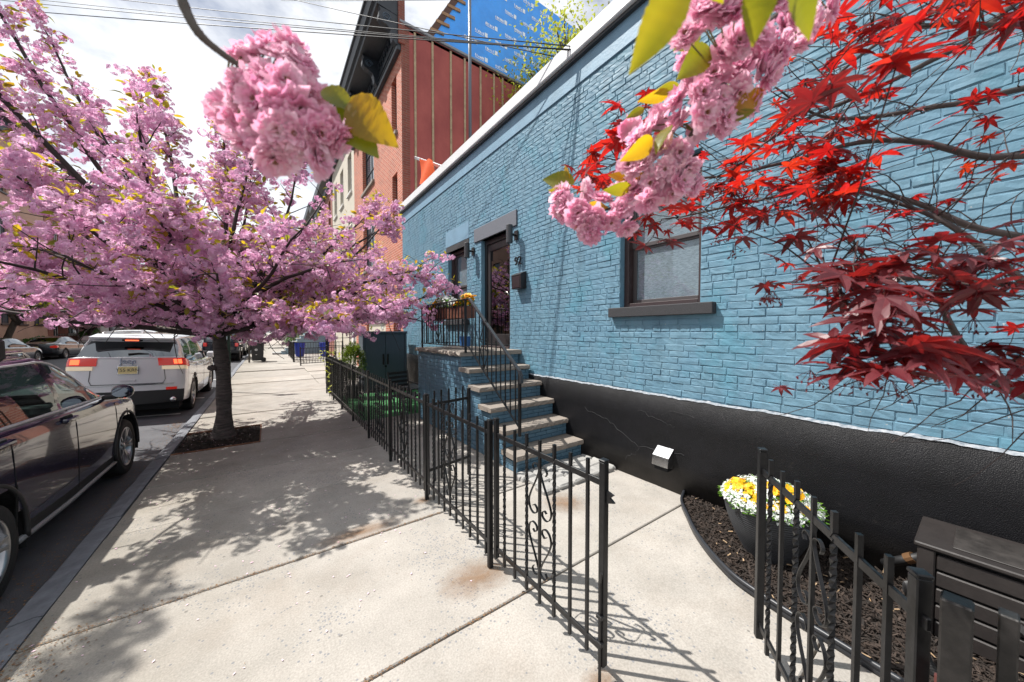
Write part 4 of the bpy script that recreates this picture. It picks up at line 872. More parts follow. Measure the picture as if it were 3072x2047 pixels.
for i in range(NL):                                   # limbs spread evenly over a broad dome
    f = (i+.5)/NL; el = math.asin(.10+.86*f**1.25); az = i*2.39996+.4
    rx = 3.35 if math.sin(az) > -.45 else 2.75        # shorter towards the pavement side facing the lens
    rz_ = 3.0; ln = 1/math.sqrt((math.cos(el)/rx)**2+(math.sin(el)/rz_)**2)*random.uniform(.88,1.06)
    limbs.append((az, el, ln, False))
for az_, el_, ln_ in ((-50,.2,3.1),(-36,.45,3.3),(-28,.15,3.5),(-16,.6,3.3),(-8,.25,3.7),(2,.45,3.7),(10,.12,3.6),(14,.75,3.3),(24,.32,3.6),(33,.55,3.5),(42,.2,3.4),(52,.7,3.3),(-60,.5,2.9),(70,.4,3.3)): limbs.append((R(az_), el_, ln_, False))
# tall upright leaders above the dome
limbs += [(R(182),1.28,5.5,True),(R(148),.90,5.7,True),(R(140),1.06,5.6,True),(R(158),.80,5.0,True),(R(132),.94,5.0,True),(R(122),1.2,5.0,True),(R(165),1.0,5.0,True),(R(100),1.1,4.2,True),(R(70),1.05,3.7,True)]
for (az, el, ln, lead) in limbs:
    d = Vector((math.cos(az)*math.cos(el), math.sin(az)*math.cos(el), math.sin(el)))
    st = Vector((pts[-1][0], pts[-1][1], 1.70+random.uniform(-.10,.16)))
    P_ = grow(st, d, ln, 12, .06, .0, .046 if not lead else .05, .009, segs, .02 if el < .4 else .0)
    for j in range(3 if lead else 2, 13):
        p = P_[j]; T = (P_[min(j+1,12)]-P_[j-1]).normalized()
        if lead and j > 6:
            shoots.append((p, T, .3, j))
            if random.random() < .9:
                sd = (T+Vector((random.gauss(0,.5),random.gauss(0,.5),random.gauss(.05,.3)))).normalized(); shoots.append((p, sd, random.uniform(.18,.40), j))
            continue
        if j < 4 and random.random() < .5: continue
        sd = (T*.5+Vector((random.gauss(0,.75),random.gauss(0,.75),random.gauss(.0,.45)))).normalized()
        shoots.append((p, sd, random.uniform(.40,.90)*(1.0 if j < 10 else .6), j))
        if random.random() < .45: shoots.append((p, T, .3, j))
        if el < .5 and j < 9 and random.random() < .55: shoots.append((p, Vector((random.gauss(0,.7),random.gauss(0,.7),-.55)), random.uniform(.2,.45), j))
br_ = MB()
for P_, rr in segs: br_.tube(P_, rr, 7, cap=True)
puffs = []
for p, d, ln, j in shoots:
    S_ = []; P_ = grow(p, d, ln, 6, .14, .03, .009, .003, S_, .05); br_.tube(P_, S_[0][1], 4, cap=False)
    for i in ((2,4,6) if ln > .6 else (3,6)):
        if random.random() < .80: puffs.append((P_[i], random.uniform(.7,1.25)))
for P_, rr in segs:
    for q in P_[6:]:
        if random.random() < .75: puffs.append((q, random.uniform(.7,1.1)))
br_.build('branches', TWIG, cherry, smooth=True)['kind'] = 'stuff'
def keep(c):
    X, Y = c.x+TX, c.y+TY
    if c.z < 1.55 or X > 3.25: return False
    if c.z < 1.88 and X < -.95: return False
    if c.z < 1.75 and random.random() < .45: return False
    if X < -2.3 and c.z < 3.4 and mnoise.noise(Vector((X*1.1,Y*1.1,c.z*1.3))) < -.08: return False
    if c.z > 4.4: return True
    return mnoise.noise(Vector((X*1.5+4,Y*1.5,c.z*1.9))) > -.16
puffs = [q for q in puffs if keep(q[0])]; random.shuffle(puffs); puffs = puffs[:1750]
clus = []; lp = []
lg = [leaf_geo(.085,.021,b_,.3,3) for b_ in (.1,.35,.6)]
for c, s in puffs:
    for k in range(int(4.2*s+1.2)):
        clus.append((c+Vector((random.gauss(0,.095),random.gauss(0,.095),random.gauss(-.01,.055)))*s, random.uniform(.75,1.15)))
    for k in range(random.choice((3,5,7,9))):
        d = Vector((random.gauss(0,1),random.gauss(0,1),random.gauss(.5,.5))).normalized(); lp.append((c+d*.10*s+Vector((0,0,.03)), rot_to(d), random.uniform(.75,1.3)))
NCL = len(clus); print('clusters', NCL, 'puffs', len(puffs), 'leaves', len(lp))
geo = pompoms(8, 14, .066, 5, .0255)
o = scatter('crown', geo, [(c, Matrix.Rotation(random.uniform(0,6.28),3,'Z'), s) for c, s in clus], PINK, cherry, True); o['kind'] = 'stuff'
o = scatter('leaves', lg, lp, CLEAF, cherry); o['kind'] = 'stuff'

# ---- near blossom sprays
def petal(L, W, cup, ruf):
    nu, nv = 4, 3; V = []; F = []
    for i in range(nv+1):
        t = i/nv; w = W*(.28+.9*math.sin(t*math.pi*.56)**1.1)*(1 if i < nv else .92)
        for j in range(nu+1):
            u = j/nu*2-1; notch = -.14*L*(1-abs(u))**2*(i == nv) - .10*L*u*u*(i == nv)
            V.append((u*w, L*t+notch+random.uniform(-ruf,ruf)*L*(i == nv), cup*L*t*t+.12*W*u*u+random.uniform(-ruf,ruf)*L*.9*t))
    for i in range(nv):
        for j in range(nu): F.append((i*(nu+1)+j,i*(nu+1)+j+1,(i+1)*(nu+1)+j+1,(i+1)*(nu+1)+j))
    return V, F
def blossom_mesh(nm, open_=1.0):
    m_ = MB()
    for ring, (k_, L_, W_, el, cup) in enumerate(((10,.026,.0085,.05,.10),(10,.024,.0075,.36,.06),(9,.020,.0065,.68,.02),(7,.014,.005,1.0,0))):
        for k in range(k_):
            V, F = petal(L_*random.uniform(.8,1.15), W_*random.uniform(.85,1.2), cup, .13); a = 2*math.pi*(k+random.uniform(-.25,.25)+ring*.37)/k_
            M = Matrix.Rotation(a,3,'Z') @ Matrix.Rotation(el*open_+random.uniform(-.16,.16),3,'X') @ Matrix.Rotation(random.uniform(-.25,.25),3,'Y')
            m_.add([tuple(M @ Vector(p)+Vector((0,0,.0015*ring))) for p in V], F)
    return m_.mesh(nm, PINK_N, True, fix=False)
BLM = [blossom_mesh('blossom', o_) for o_ in (1.0,.85,1.1,.95,1.2)]
STAM = mat('stamen', (.35,.16,.05), .6); PEDI = mat('pedicel_green', (.16,.14,.04), .6)
stm = MB()
for k in range(9): a = k*.7; stm.tube([(0,0,.002),(.003*math.cos(a),.003*math.sin(a),.011)], .0006, 3)
STM_ME = stm.mesh('stamens', STAM)
LEAF_Y = leafmat2('bronze_yellow_leaf', [(.22,.15,.02),(.28,.18,.02)], [(.80,.46,.01),(.85,.55,.015)], .55, .38, .45)
def leaf_mesh_from(base, tip, wf, curl, lm=None):
    a = Vector(base); b_ = Vector(tip); L_ = (b_-a).length
    nl = 26; V = []; F = []; hw = L_*wf
    for i in range(nl+1):
        t = i/nl; w = hw*(math.sin(math.pi*t**.8)**.8)*(1-.35*t*t) if 0 < t < 1 else 0.0008
        for j in range(5):
            u = j/2-1; V.append((u*w*(1+.04*math.sin(i*3.3)), L_*t, -curl*L_*t*t+.22*w*abs(u)+.05*w*math.sin((t-.12*abs(u))*46)*abs(u)))
    for i in range(nl):
        for j in range(4): F.append((i*5+j,i*5+j+1,(i+1)*5+j+1,(i+1)*5+j))
    return MB().add(V, F).mesh('leaf', lm or CLEAF_N, True, fix=False)
def spray(name, lab, flowers, twig, leaves, r0, face_bias, seed, lw=.25):
    random.seed(seed); t = thing(name, lab, 'branch', twig[0]); o = Vector(twig[0])
    tw = cr([Vector(p)-o for p in twig], 40); m_ = MB()
    rr = [r0*(1-.6*i/39)*(1+.18*mnoise.noise(Vector((i*.6,seed,0)))) for i in range(40)]
    m_.tube([tuple(p) for p in tw], rr, 8); m_.build('twig', BARK_G, t, smooth=True)
    TW = [Vector(p) for p in tw]; ped = MB()
    cen = sum((Vector(f) for f in flowers), Vector())/len(flowers)-o
    for f in flowers:
        p = Vector(f)-o; near = min(TW, key=lambda q: (q-p).length)
        d = (p-near); d = d.normalized() if d.length > .012 else Vector((random.gauss(0,1),random.gauss(0,1),-.5)).normalized()
        d = (d*.8+(p-cen).normalized()*.35+Vector(face_bias)*random.uniform(0,1.1)+Vector((random.gauss(0,.35),random.gauss(0,.35),random.gauss(0,.35)))).normalized()
        q = d.to_track_quat('Z','Y') @ Quaternion((0,0,1), random.uniform(0,6.28))
        b_ = link('blossom', random.choice(BLM), t, p); b_.rotation_mode = 'QUATERNION'; b_.rotation_quaternion = q; s = random.uniform(.80,1.06); b_.scale = (s,s,s)
        link('stamens', STM_ME, b_)
        mid = (near+p)/2+Vector((0,0,.008)); ped.tube([near, mid, p], .0011, 5, cap=False)
    ped.build('stalks', PEDI, t, smooth=True)['kind'] = 'stuff'
    for li, (a, b_) in enumerate(leaves):
        if seed == 5: b_ = tuple(Vector(a)+(Vector(b_)-Vector(a))*1.25)
        me = leaf_mesh_from(a, b_, random.uniform(.85,1.15)*lw, random.uniform(.05,.25), LEAF_Y if (a, b_) and (li % 2 == (1 if seed == 5 else 0)) and (seed == 5 or li > 5) else None); d = Vector(b_)-Vector(a)
        yv = d.normalized(); zv = -(Vector(a)-Vector((0,0,1.7))).normalized()+Vector((random.gauss(0,.35),random.gauss(0,.35),random.gauss(.15,.35))); zv = (zv-yv*zv.dot(yv)).normalized(); xv = yv.cross(zv)
        q = Matrix((xv,yv,zv)).transposed().to_quaternion(); l_ = link('leaf', me, t, Vector(a)-o); l_.rotation_mode = 'QUATERNION'; l_.rotation_quaternion = q
    return t
TOCAM = Vector((-FW[0],-FW[1],0))
random.seed(3)
_c1 = sum((Vector(p) for p in F1), Vector())/len(F1); F1 = [tuple(_c1+(Vector(p)-_c1)*.86) for p in F1]
F1x = F1+[tuple(Vector(p)+Vector((random.gauss(0,.012),random.gauss(0,.012),random.gauss(0,.012)))+Vector((FW[0],FW[1],0))*.02) for p in F1[::2]]
spray('cherry_branch', 'single hanging pink blossom cluster close to the lens', F1x, T1, L1, .0062, TOCAM, 5, .36)
F2x = F2+[tuple(Vector(p)+Vector((random.gauss(0,.012),random.gauss(0,.012),random.gauss(0,.012)))+Vector((FW[0],FW[1],0))*.02) for p in F2[::4]]
spray('cherry_branch', 'long pink blossom spray with lime leaves before the red maple', F2x, T2, L2, .0055, TOCAM, 9)

# ---- red japanese maple at the right
MAPLE = leafmat2('maple_leaf', [(.035,.008,.012),(.06,.010,.014),(.09,.014,.016)], [(.34,.008,.010),(.58,.014,.011),(.82,.07,.012)], .55, .36, .5)
MAPLE_D = leafmat2('maroon_maple_leaf', [(.075,.014,.022),(.13,.030,.038),(.21,.075,.085)], [(.16,.008,.012),(.30,.013,.014),(.52,.03,.016)], .42, .38, .5)
def maple_mesh(nm, seed, mt=None):
    random.seed(seed); lob = [(-2.35,.50),(-1.62,.80),(-.80,.96),(0,1.08),(.80,.96),(1.62,.80),(2.35,.50)]; V = [(0,0,0)]; F = []
    curl = random.uniform(.12,.42); cup = random.uniform(-.1,.15)
    def P(a, r_, lift=0):
        return (r_*math.sin(a), r_*math.cos(a), -curl*r_*r_+cup*r_+lift)
    notch = [(-2.75,.12)]+[((a[0]+b_[0])/2, .34) for a, b_ in zip(lob[:-1], lob[1:])]+[(2.75,.12)]
    ni = []
    for a, r_ in notch: ni.append(len(V)); V.append(P(a, r_, .03))
    for i, (a, r_) in enumerate(lob):
        a += random.uniform(-.08,.08); r_ *= random.uniform(.9,1.08); w = .155*r_/ .9
        s = len(V); V.append(P(a, r_*.45, -.02)); V.append(P(a-w/(.62*r_)*.8, r_*.60, .03)); V.append(P(a+w/(.62*r_)*.8, r_*.60, .03)); V.append(P(a, r_*.72,-.01)); V.append(P(a, r_, -.05*curl)); V.append(P(a-.07, r_*.84,.01)); V.append(P(a+.07, r_*.84,.01))
        F += [(0,s,ni[i]),(0,ni[i+1],s),(ni[i],s,s+3,s+1),(s,ni[i+1],s+2,s+3),(s+1,s+3,s+5),(s+3,s+2,s+6),(s+5,s+3,s+4),(s+3,s+6,s+4)]
    m_ = MB().add(V, F); m_.tube([(0,-.55,.02),(0,-.25,.01),(0,0,0)], .012, 4, cap=False)
    return m_.mesh(nm, mt or MAPLE, False, fix=False)
MPM = [maple_mesh('leaf', 40+i) for i in range(7)]; MPD = [maple_mesh('leaf', 60+i, MAPLE_D) for i in range(7)]
random.seed(77)
maple = thing('maple_tree', 'red japanese maple reaching in from the right', 'tree', (2.2,-.75,0)); mo = Vector((2.2,-.75,0))
m_ = MB(); hub = Vector((2.02,-.42,1.15))
m_.tube([tuple(p) for p in cr([(0,0,-.05),(-.04,.06,.4),(-.12,.2,.8),hub-mo], 20)], [.045-.001*i for i in range(20)], 9); m_.build('trunk', BARK_G, maple, smooth=True)
MTW = mat('maple_twig', (.05,.035,.032), .6, var=.5, vscale=15)
segm = []; wood = MB()
for b_ in MBR:
    pth = [hub, hub.lerp(Vector(b_[0]), .5)+Vector((.05,-.03,0))]+[Vector(p) for p in b_]
    c_ = cr([p-mo for p in pth], 40); rr = [.011*(1-i/40)+.0022 for i in range(40)]; wood.tube([tuple(p) for p in c_], rr, 6); segm += [Vector(p)+mo for p in c_[12:]]
segarr = np.array(segm)
leaves = []
for (x, y, z, n_, sp_, sz) in MCL:
    cc = Vector((x,y,z)); i0 = int(np.argmin(np.linalg.norm(segarr-np.array(cc), axis=1))); src = segm[i0]
    mid = src.lerp(cc,.5)+Vector((random.gauss(0,.02),random.gauss(0,.02),random.gauss(.015,.02)))
    wood.tube([tuple(src-mo),tuple(mid-mo),tuple(cc-mo)], [.0026,.0019,.0013], 5)
    for k in range(int(n_*(1.45 if z > 2.05 else .95)+.5)):
        p = cc+Vector((random.gauss(0,sp_*.75),random.gauss(0,sp_*.75),random.gauss(0,sp_*.45)))
        wood.tube([tuple(cc-mo),tuple(p-mo)], .0011, 4, cap=False); leaves.append((p, sz*random.uniform(.75,1.2)*(.66 if z > 2.0 else .64)))
# wispy bare twigs
for k in range(230):
    p = random.choice(segm); d = Vector((-.6+random.gauss(0,.5),.5+random.gauss(0,.5),random.gauss(.1,.5))).normalized(); S_ = []
    P_ = grow(p, d, random.uniform(.1,.35), 5, .2, .0, .0018, .0007, S_); wood.tube([tuple(q-mo) for q in P_], S_[0][1], 4, cap=False)
    if random.random() < .45: leaves.append((P_[-1], random.uniform(.025,.04)))
wood.build('branches', MTW, maple, smooth=True)
leaves = sorted([l for l in leaves if l[0].z > 1.40], key=lambda l: (l[0]-Vector((0,0,1.7))).length/l[1])
leaves = [l for l in leaves if (l[0].z-1.7)/max(.1, l[0].x*FW[0]+l[0].y*FW[1]) > -.20]
restV, restF, off_ = [], [], 0
for i_, (p, s) in enumerate(leaves):
    az = random.uniform(0,6.28); nrm = Vector((random.gauss(0,.38),random.gauss(0,.38),1)).normalized()
    q = nrm.to_track_quat('Z','Y') @ Quaternion((0,0,1), az); me = random.choice(MPD if (p.z < 1.98 or random.random() < .22) else MPM)
    if i_ < 300:
        l_ = link('leaf', me, maple, p-mo); l_.rotation_mode = 'QUATERNION'; l_.rotation_quaternion = q; l_.scale = (s,s,s)
    else:
        restV += [tuple(q @ (v.co*s)+p-mo) for v in me.vertices]; restF += [tuple(i+off_ for i in f.vertices) for f in me.polygons]; off_ = len(restV)
if restV: MB().add(restV, restF).build('small_leaves', MAPLE, maple, fix=False)['kind'] = 'stuff'
# hanging red seed bunches
sd = MB(); 
for k in range(46):
    p, s = random.choice(leaves); c0 = p-mo+Vector((random.gauss(0,.02),random.gauss(0,.02),-.035))
    for j in range(9):
        q = c0+Vector((random.gauss(0,.012),random.gauss(0,.012),random.gauss(-.006,.008))); sd.tube([tuple(c0+Vector((0,0,.02))),tuple(q)], .0005, 3, cap=False); sd.tube([tuple(q),tuple(q+Vector((random.gauss(0,.003),random.gauss(0,.003),-.005)))], [.0022,.0014], 4)
o = sd.build('seed_clusters', mat('maple_seed', (.10,.012,.02), .5), maple); o['kind'] = 'stuff'
# ================================================================ VEHICLES
def paint(name, col, rough=.28, metal=.0, coat=1.0): return mat(name, col, rough, metal, coat=coat, spec=.5)
GAP = mat('panel_gap', (.004,.004,.004), .9)
TRIM = mat('black_plastic_trim', (.014,.014,.015), .6)
SEAT = mat('car_seat', (.05,.05,.052), .8)
REDL = mat('red_tail_lens', (.42,.01,.012), .12, coat=1.0, emit=(1,.06,.03), estr=.12)
REDLIT = mat('lit_brake_lens', (.8,.03,.01), .2, emit=(1,.12,.04), estr=1.7)
CLEARL = mat('clear_lamp_lens', (.55,.5,.42), .12, coat=1.0, emit=(1,.78,.45), estr=.22)
def wheel(parent, x, y, z, r, w, rim, side, style=5, nm='wheel'):
    root = link(nm, None, parent, (x,y,z)); s = side
    prof = [(r*.66,-w/2*.9),(r*.80,-w/2),(r*.93,-w/2*.96),(r*.99,-w/2*.72),(r,-w*.25),(r,w*.25),(r*.99,w/2*.72),(r*.93,w/2*.96),(r*.80,w/2),(r*.66,w/2*.9)]
    def lx(prof, n, cap=False):
        vs_ = []; fs_ = []
        for rr, xx in prof:
            for k in range(n): a = 2*math.pi*k/n; vs_.append((xx*s, rr*math.cos(a), rr*math.sin(a)))
        for i in range(len(prof)-1):
            for k in range(n): a = i*n+k; b_ = i*n+(k+1)%n; fs_.append((a,b_,b_+n,a+n))
        if cap: fs_.append(tuple((len(prof)-1)*n+k for k in range(n)))
        return MB().add(vs_, fs_)
    lx(prof, 40).build('tyre', RUBBER, root, smooth=True)
    rm = lx([(r*.68,-w*.3),(r*.665,w*.38),(r*.69,w*.47),(r*.66,w*.48),(r*.62,w*.40),(r*.60,w*.1),(r*.3,-w*.05)], 40)
    ri = rm.build('rim', rim, root, smooth=True)
    lx([(r*.60,-w*.02),(.01,-w*.02)], 24, True).build('wheel_back', DARK, root)
    sp = MB()
    for k in range(style):
        for dv in (-.16,.16):
            a = 2*math.pi*k/style+dv*1.0; b_ = 2*math.pi*k/style+dv*.45; t = .022
            p0 = Vector((w*.30*s, r*.10*math.cos(b_), r*.10*math.sin(b_))); p1 = Vector((w*.40*s, r*.645*math.cos(a), r*.645*math.sin(a)))
            sp.ribbon([p0, p0.lerp(p1,.5)+Vector((w*.03*s,0,0)), p1], (1,0,0), .03, .024)
    sp.build('spokes', rim, ri)
    lx([(r*.16,w*.22),(r*.15,w*.36),(r*.10,w*.40),(.004,w*.40)], 18, True).build('hub', rim, ri, smooth=True)
    return root
def car(name, lab, loc, rz, roll, ST, paintm, glass, wins, ws, rear_glass, arches, wr, ww, rim, bumper=None, group=None, lower=None, lod=1.0, roofm=None, rearbulge=.10, interior=True, gl_rear=None):
    """ST: stations (y, zb, zbelt, w, gl, gt, zr, zc[, tilt]) from rear to front. Rows bottom -> roof centre."""
    t = link(name, None, None, loc); t.rotation_euler = (0, roll, rz); tag(t, lab, 'car', group)
    A = []
    for S in ST:
        y, zb, zB, w, gl, gt, zr, zc = S[:8]; tilt = S[8] if len(S) > 8 else 0.0; m = zb+(zB-zb)*.52
        rows = [(w-.10,zb,0),(w-.025,zb+.035,0),(w-.008,zb+(m-zb)*.55,0),(w,m,0),(w-.004,zB-.16,0),(w-.012,zB-.10,0),(w-.035,zB-.02,0),(gl,zB,.02),
                (gl*.62+gt*.38,zB+(zr-zB)*.5,.55),(gt,zr-.055,.9),(gt-.045,zr-.008,.97),(gt*.6,zr+(zc-zr)*.62,1),(0,zc,1)]
        A.append([(x_, y+tilt*k_*1.0, z_) for x_, z_, k_ in rows])
    A = np.array(A); ns, nr = A.shape[:2]
    per = max(3, int(6*lod)); U = (ns-1)*per+1
    G = np.stack([cr(A[:,j], U) for j in range(nr)], 1)                 # along length
    perr = 2; Vn = (nr-1)*perr+1
    G = np.stack([cr(G[i], Vn) for i in range(U)], 0); G[:,-1,0] = 0
    rowp = np.linspace(0, nr-1, Vn)
    parts = {}
    def put(k, quad): parts.setdefault(k, []).append(quad)
    for i in range(U-1):
        for j in range(Vn-1):
            q = [G[i,j],G[i+1,j],G[i+1,j+1],G[i,j+1]]; c_ = sum(q)/4; r_ = (rowp[j]+rowp[j+1])/2
            if r_ < 5 and any((c_[1]-ay)**2+(c_[2]-az)**2 < ar*ar for ay, az, ar in arches): continue
            k = 'body'
            if 7 < r_ < 9 and any(a+.10*(r_-8) < c_[1] < b_+.0-bs*(r_-7) for a, b_, bs in wins): k = 'side_window'
            elif r_ > 9.5 and ws and ws[0] < c_[1] < ws[1]: k = 'windscreen'
            elif lower and r_ < lower: k = 'sill'
            for s in (1,-1): put((k, s if k in ('side_window','sill') else 0), [(s*p[0],p[1],p[2]) for p in (q if s > 0 else q[::-1])])
    # rear and front end panels
    nu = 12
    for end, bulge in ((0,-rearbulge),(U-1,.07)):
        E_ = G[end]; jm = int(10*perr)
        for j in range(jm):
            for k in range(nu):
                q = []
                for jj, kk in ((j,k),(j,k+1),(j+1,k+1),(j+1,k)):
                    u = -1+2*kk/nu; p = E_[jj]; q.append((u*p[0], p[1]+bulge*(1-u*u)*(1 if rowp[jj] < 8 else 1-.35*(rowp[jj]-8)), p[2]+(.0 if jj < jm else (E_[-1][2]-p[2])*(1-u*u))))
                r_ = (rowp[j]+rowp[j+1])/2; u_ = -1+2*(k+.5)/nu
                kk_ = 'body'
                if end == 0 and rear_glass and rear_glass[0] < r_ < rear_glass[1] and abs(u_) < rear_glass[2]: kk_ = 'rear_window'
                elif end == 0 and bumper and r_ < bumper: kk_ = 'bumper'
                put((kk_,0), q if end == 0 else q[::-1])
        # roof closing strip
        for s in (1,-1):
            for j in range(jm, Vn-1):
                p, q_ = E_[j], E_[j+1]
                put(('body',0), [(s*p[0],p[1],p[2]),(s*q_[0],q_[1],q_[2]),(s*q_[0]*.98,p[1]+bulge*.3,q_[2]-.01),(s*p[0]*.98,p[1]+bulge*.3,p[2]-.01)])
    for (k, s), qs in parts.items():
        V = np.array(qs).reshape(-1,3); F = np.arange(len(V)).reshape(-1,4)
        mt = {'body':paintm,'side_window':glass,'windscreen':glass,'rear_window':gl_rear or GLASS_DARK,'bumper':TRIM,'sill':TRIM}[k]
        me = npmesh(k, V, F, mt, True); bm = bmesh.new(); bm.from_mesh(me); bmesh.ops.remove_doubles(bm, verts=bm.verts, dist=.0008)
        if k == 'body': bmesh.ops.recalc_face_normals(bm, faces=bm.faces)
        for f in bm.faces: f.smooth = True
        bm.to_mesh(me); bm.free(); link(k, me, t)
    # arches, wells, wheels
    for ay, az, ar in arches:
        for s in (1,-1):
            xs_ = max(ST, key=lambda q: q[3])[3]
            m_ = MB(); pp = [(s*(xs_-.012), ay+ar*math.cos(a), az+ar*math.sin(a)) for a in np.linspace(R(-12),R(192),30)]; m_.ribbon(pp, (1,0,0), .03, .022); m_.build('wheel_arch', TRIM, t, smooth=True)
            m_ = MB(); pp = [(s*(xs_-.16), ay+(ar+.005)*math.cos(a), az+(ar+.005)*math.sin(a)) for a in np.linspace(R(-22),R(202),24)]; m_.ribbon(pp, (1,0,0), .30, .01); m_.build('wheel_well', DARK, t)
            wheel(t, s*(xs_-ww*.55), ay, wr, wr, ww, rim, s)
    MB().box(-max(q[3] for q in ST)+.16,max(q[3] for q in ST)-.16,ST[0][0]+.15,ST[-1][0]-.15,.2,.42).build('underbody', DARK, t)
    t['_g'] = 0; del t['_g']
    return t, G, rowp
def sample(G, rowp, y, row):
    j = row*2; j0 = int(j); f = min(j-j0,1); L_ = G[:,j0]*(1-f)+G[:,min(j0+1,G.shape[1]-1)]*f
    o = np.argsort(L_[:,1]); return np.array([np.interp(y, L_[o,1], L_[o,k]) for k in range(3)])
def line_on(G, rowp, ys_, rows, off=.004, s=1):
    out = []
    for y, r_ in zip(ys_, rows):
        p = sample(G, rowp, y, r_); out.append((s*(p[0]+off), p[1], p[2]))
    return out
def seats(t, ys_, x0, z0=.42):
    for y in ys_:
        for s in (-1,1):
            m_ = MB(); m_.cbox(s*x0-.24,s*x0+.24,y,y+.5,z0,z0+.18,.06); m_.cbox(s*x0-.23,s*x0+.23,y-.12,y+.05,z0+.12,z0+.72,.06); m_.cbox(s*x0-.12,s*x0+.12,y-.12,y-.02,z0+.74,z0+.93,.04); m_.build('seat', SEAT, t)

# ---- near dark SUV at the kerb
NAVY = paint('near_black_violet_paint', (.010,.010,.030), .16)
ST1 = [(-2.12,.45,1.10,.84,.76,.62,1.47,1.51,.30),(-1.85,.34,1.12,.895,.80,.66,1.53,1.57,.08),(-1.3,.28,1.115,.91,.83,.69,1.555,1.60),(-.3,.24,1.09,.915,.84,.70,1.565,1.615),(.15,.24,1.075,.915,.84,.70,1.545,1.60),
       (.58,.24,1.06,.915,.84,.735,1.34,1.42),(.95,.24,1.035,.91,.82,.76,1.09,1.15),(1.35,.27,.985,.91,.80,.6,1.03,1.07),(1.78,.30,.90,.89,.76,.5,.955,.985),(2.03,.36,.78,.80,.69,.45,.85,.87),(2.12,.42,.66,.70,.6,.4,.73,.75)]
rz1 = road_z(-1.5)
suv, G, rp_ = car('parked_car', 'dark glossy crossover car parked nearest at the kerb', (-2.37,4.98,rz1-.0), 0, R(-1.2), ST1, NAVY, GLASS_CAR, [(-1.72,-1.02,0),(-.94,-.10,0),(.0,.80,.28)], (.17,.97), (7.2,9.3,.82), [(-1.30,.37,.415),(1.32,.37,.415)], .345, .235, ALLOY, lower=1.3, lod=1.5)
TRIMLINE = mat('satin_silver_trim', (.72,.72,.74), .35, .55)
CLAD = mat('satin_sill_trim', (.16,.16,.17), .4)
for s in (1,-1):
    MB().ribbon(line_on(G, rp_, np.linspace(-1.8,.86,30), [6.9]*30, .006, s), (1,0,0), .012, .022).build('belt_trim', TRIMLINE, suv, smooth=True)
    ys_ = np.linspace(-1.75,.80,26); MB().ribbon(line_on(G, rp_, ys_, [9.15]*26, .004, s), (1,0,0), .010, .016).build('window_trim', TRIMLINE, suv, smooth=True)
    MB().tube(line_on(G, rp_, np.linspace(-.98,.92,20), [.85]*20, .012, s), .022, 6).build('sill_trim', CLAD, suv, smooth=True)
    for y in (-.03,1.0,-1.0): MB().tube(line_on(G, rp_, [y+.02*k for k in (0,0,0,0,0,0)], [1.3,2,3,4,5.2,6.7], .0005, s), .0045, 4).build('door_gap', GAP, suv)
    for y in (-.16,-1.12):
        p = sample(G, rp_, y, 5.2); m_ = MB(); m_.cbox(s*p[0]-.006,s*p[0]+.02,y-.055,y+.055,p[2]-.035,p[2]+.035,.008); m_.build('handle_recess', DARK, suv)
        m_ = MB(); m_.cbox(s*(p[0]+.012)-.012,s*(p[0]+.030)+.012,y-.11,y+.11,p[2]-.02,p[2]+.014,.009); m_.build('door_handle', NAVY, suv)
    m_ = MB(); m_.tube(line_on(G, rp_, np.linspace(-1.6,.02,16), [10.2]*16, .0, s), .017, 6); [m_.tube([sample(G,rp_,y,10.2)*np.array([s,1,1]), sample(G,rp_,y,10.2)*np.array([s,1,1])+np.array([0,0,.055])], .014, 6) for y in (-1.55,-.8,0)]
    pr = [np.array(p)+np.array([0,0,.05]) for p in line_on(G, rp_, np.linspace(-1.6,.10,16), [10.2]*16, .0, s)]; pr[-1][2] -= .045; m_.tube([tuple(p) for p in pr], .016, 6); m_.build('roof_rail', CHROME, suv, smooth=True)
    # mirror
    mo_ = link('mirror', None, suv, (s*.98,.78,1.10)); V = []
    m_ = MB(); m_.cbox(-.085,.10,-.075,.085,-.075,.085,.045); m_.v = [((x_+.03)*s, y_+(.03*(1-abs(z_)*6)), z_-.01*(y_ > 0)) for x_, y_, z_ in m_.v]; so_ = m_.build('mirror_shell', NAVY, mo_, smooth=True); so_.modifiers.new('sub', 'SUBSURF').levels = 2; so_.modifiers['sub'].render_levels = 2
    m_ = MB(); m_.lathe([(.0,.0),(.05,.0)], 18, cap=False); m_.v = [(x_*s*1.35+.035*s, -.052, y_*1.05) for x_, y_, z_ in m_.v]; m_.build('mirror_glass', mat('mirror_silver', (.25,.28,.32), .05, 1.0), mo_)
    MB().cbox(-.12 if s > 0 else .0,.0 if s > 0 else .12,-.02,.05,-.075,-.03,.012).build('mirror_arm', TRIM, mo_)
# rooftop crossbar and box end
m_ = MB(); m_.cbox(-.72,.72,-.72,-.60,1.655,1.69,.012); m_.build('crossbar', TRIM, suv)
for s in (1,-1): MB().cbox(s*.70-.05,s*.70+.05,-.78,-.54,1.56,1.75,.03).build('crossbar_foot', TRIM, suv)
seats(suv, (-1.1,.02), .38); m_ = MB(); m_.cbox(-.72,.72,.55,.95,.62,1.02,.05); m_.build('dashboard', SEAT, suv)

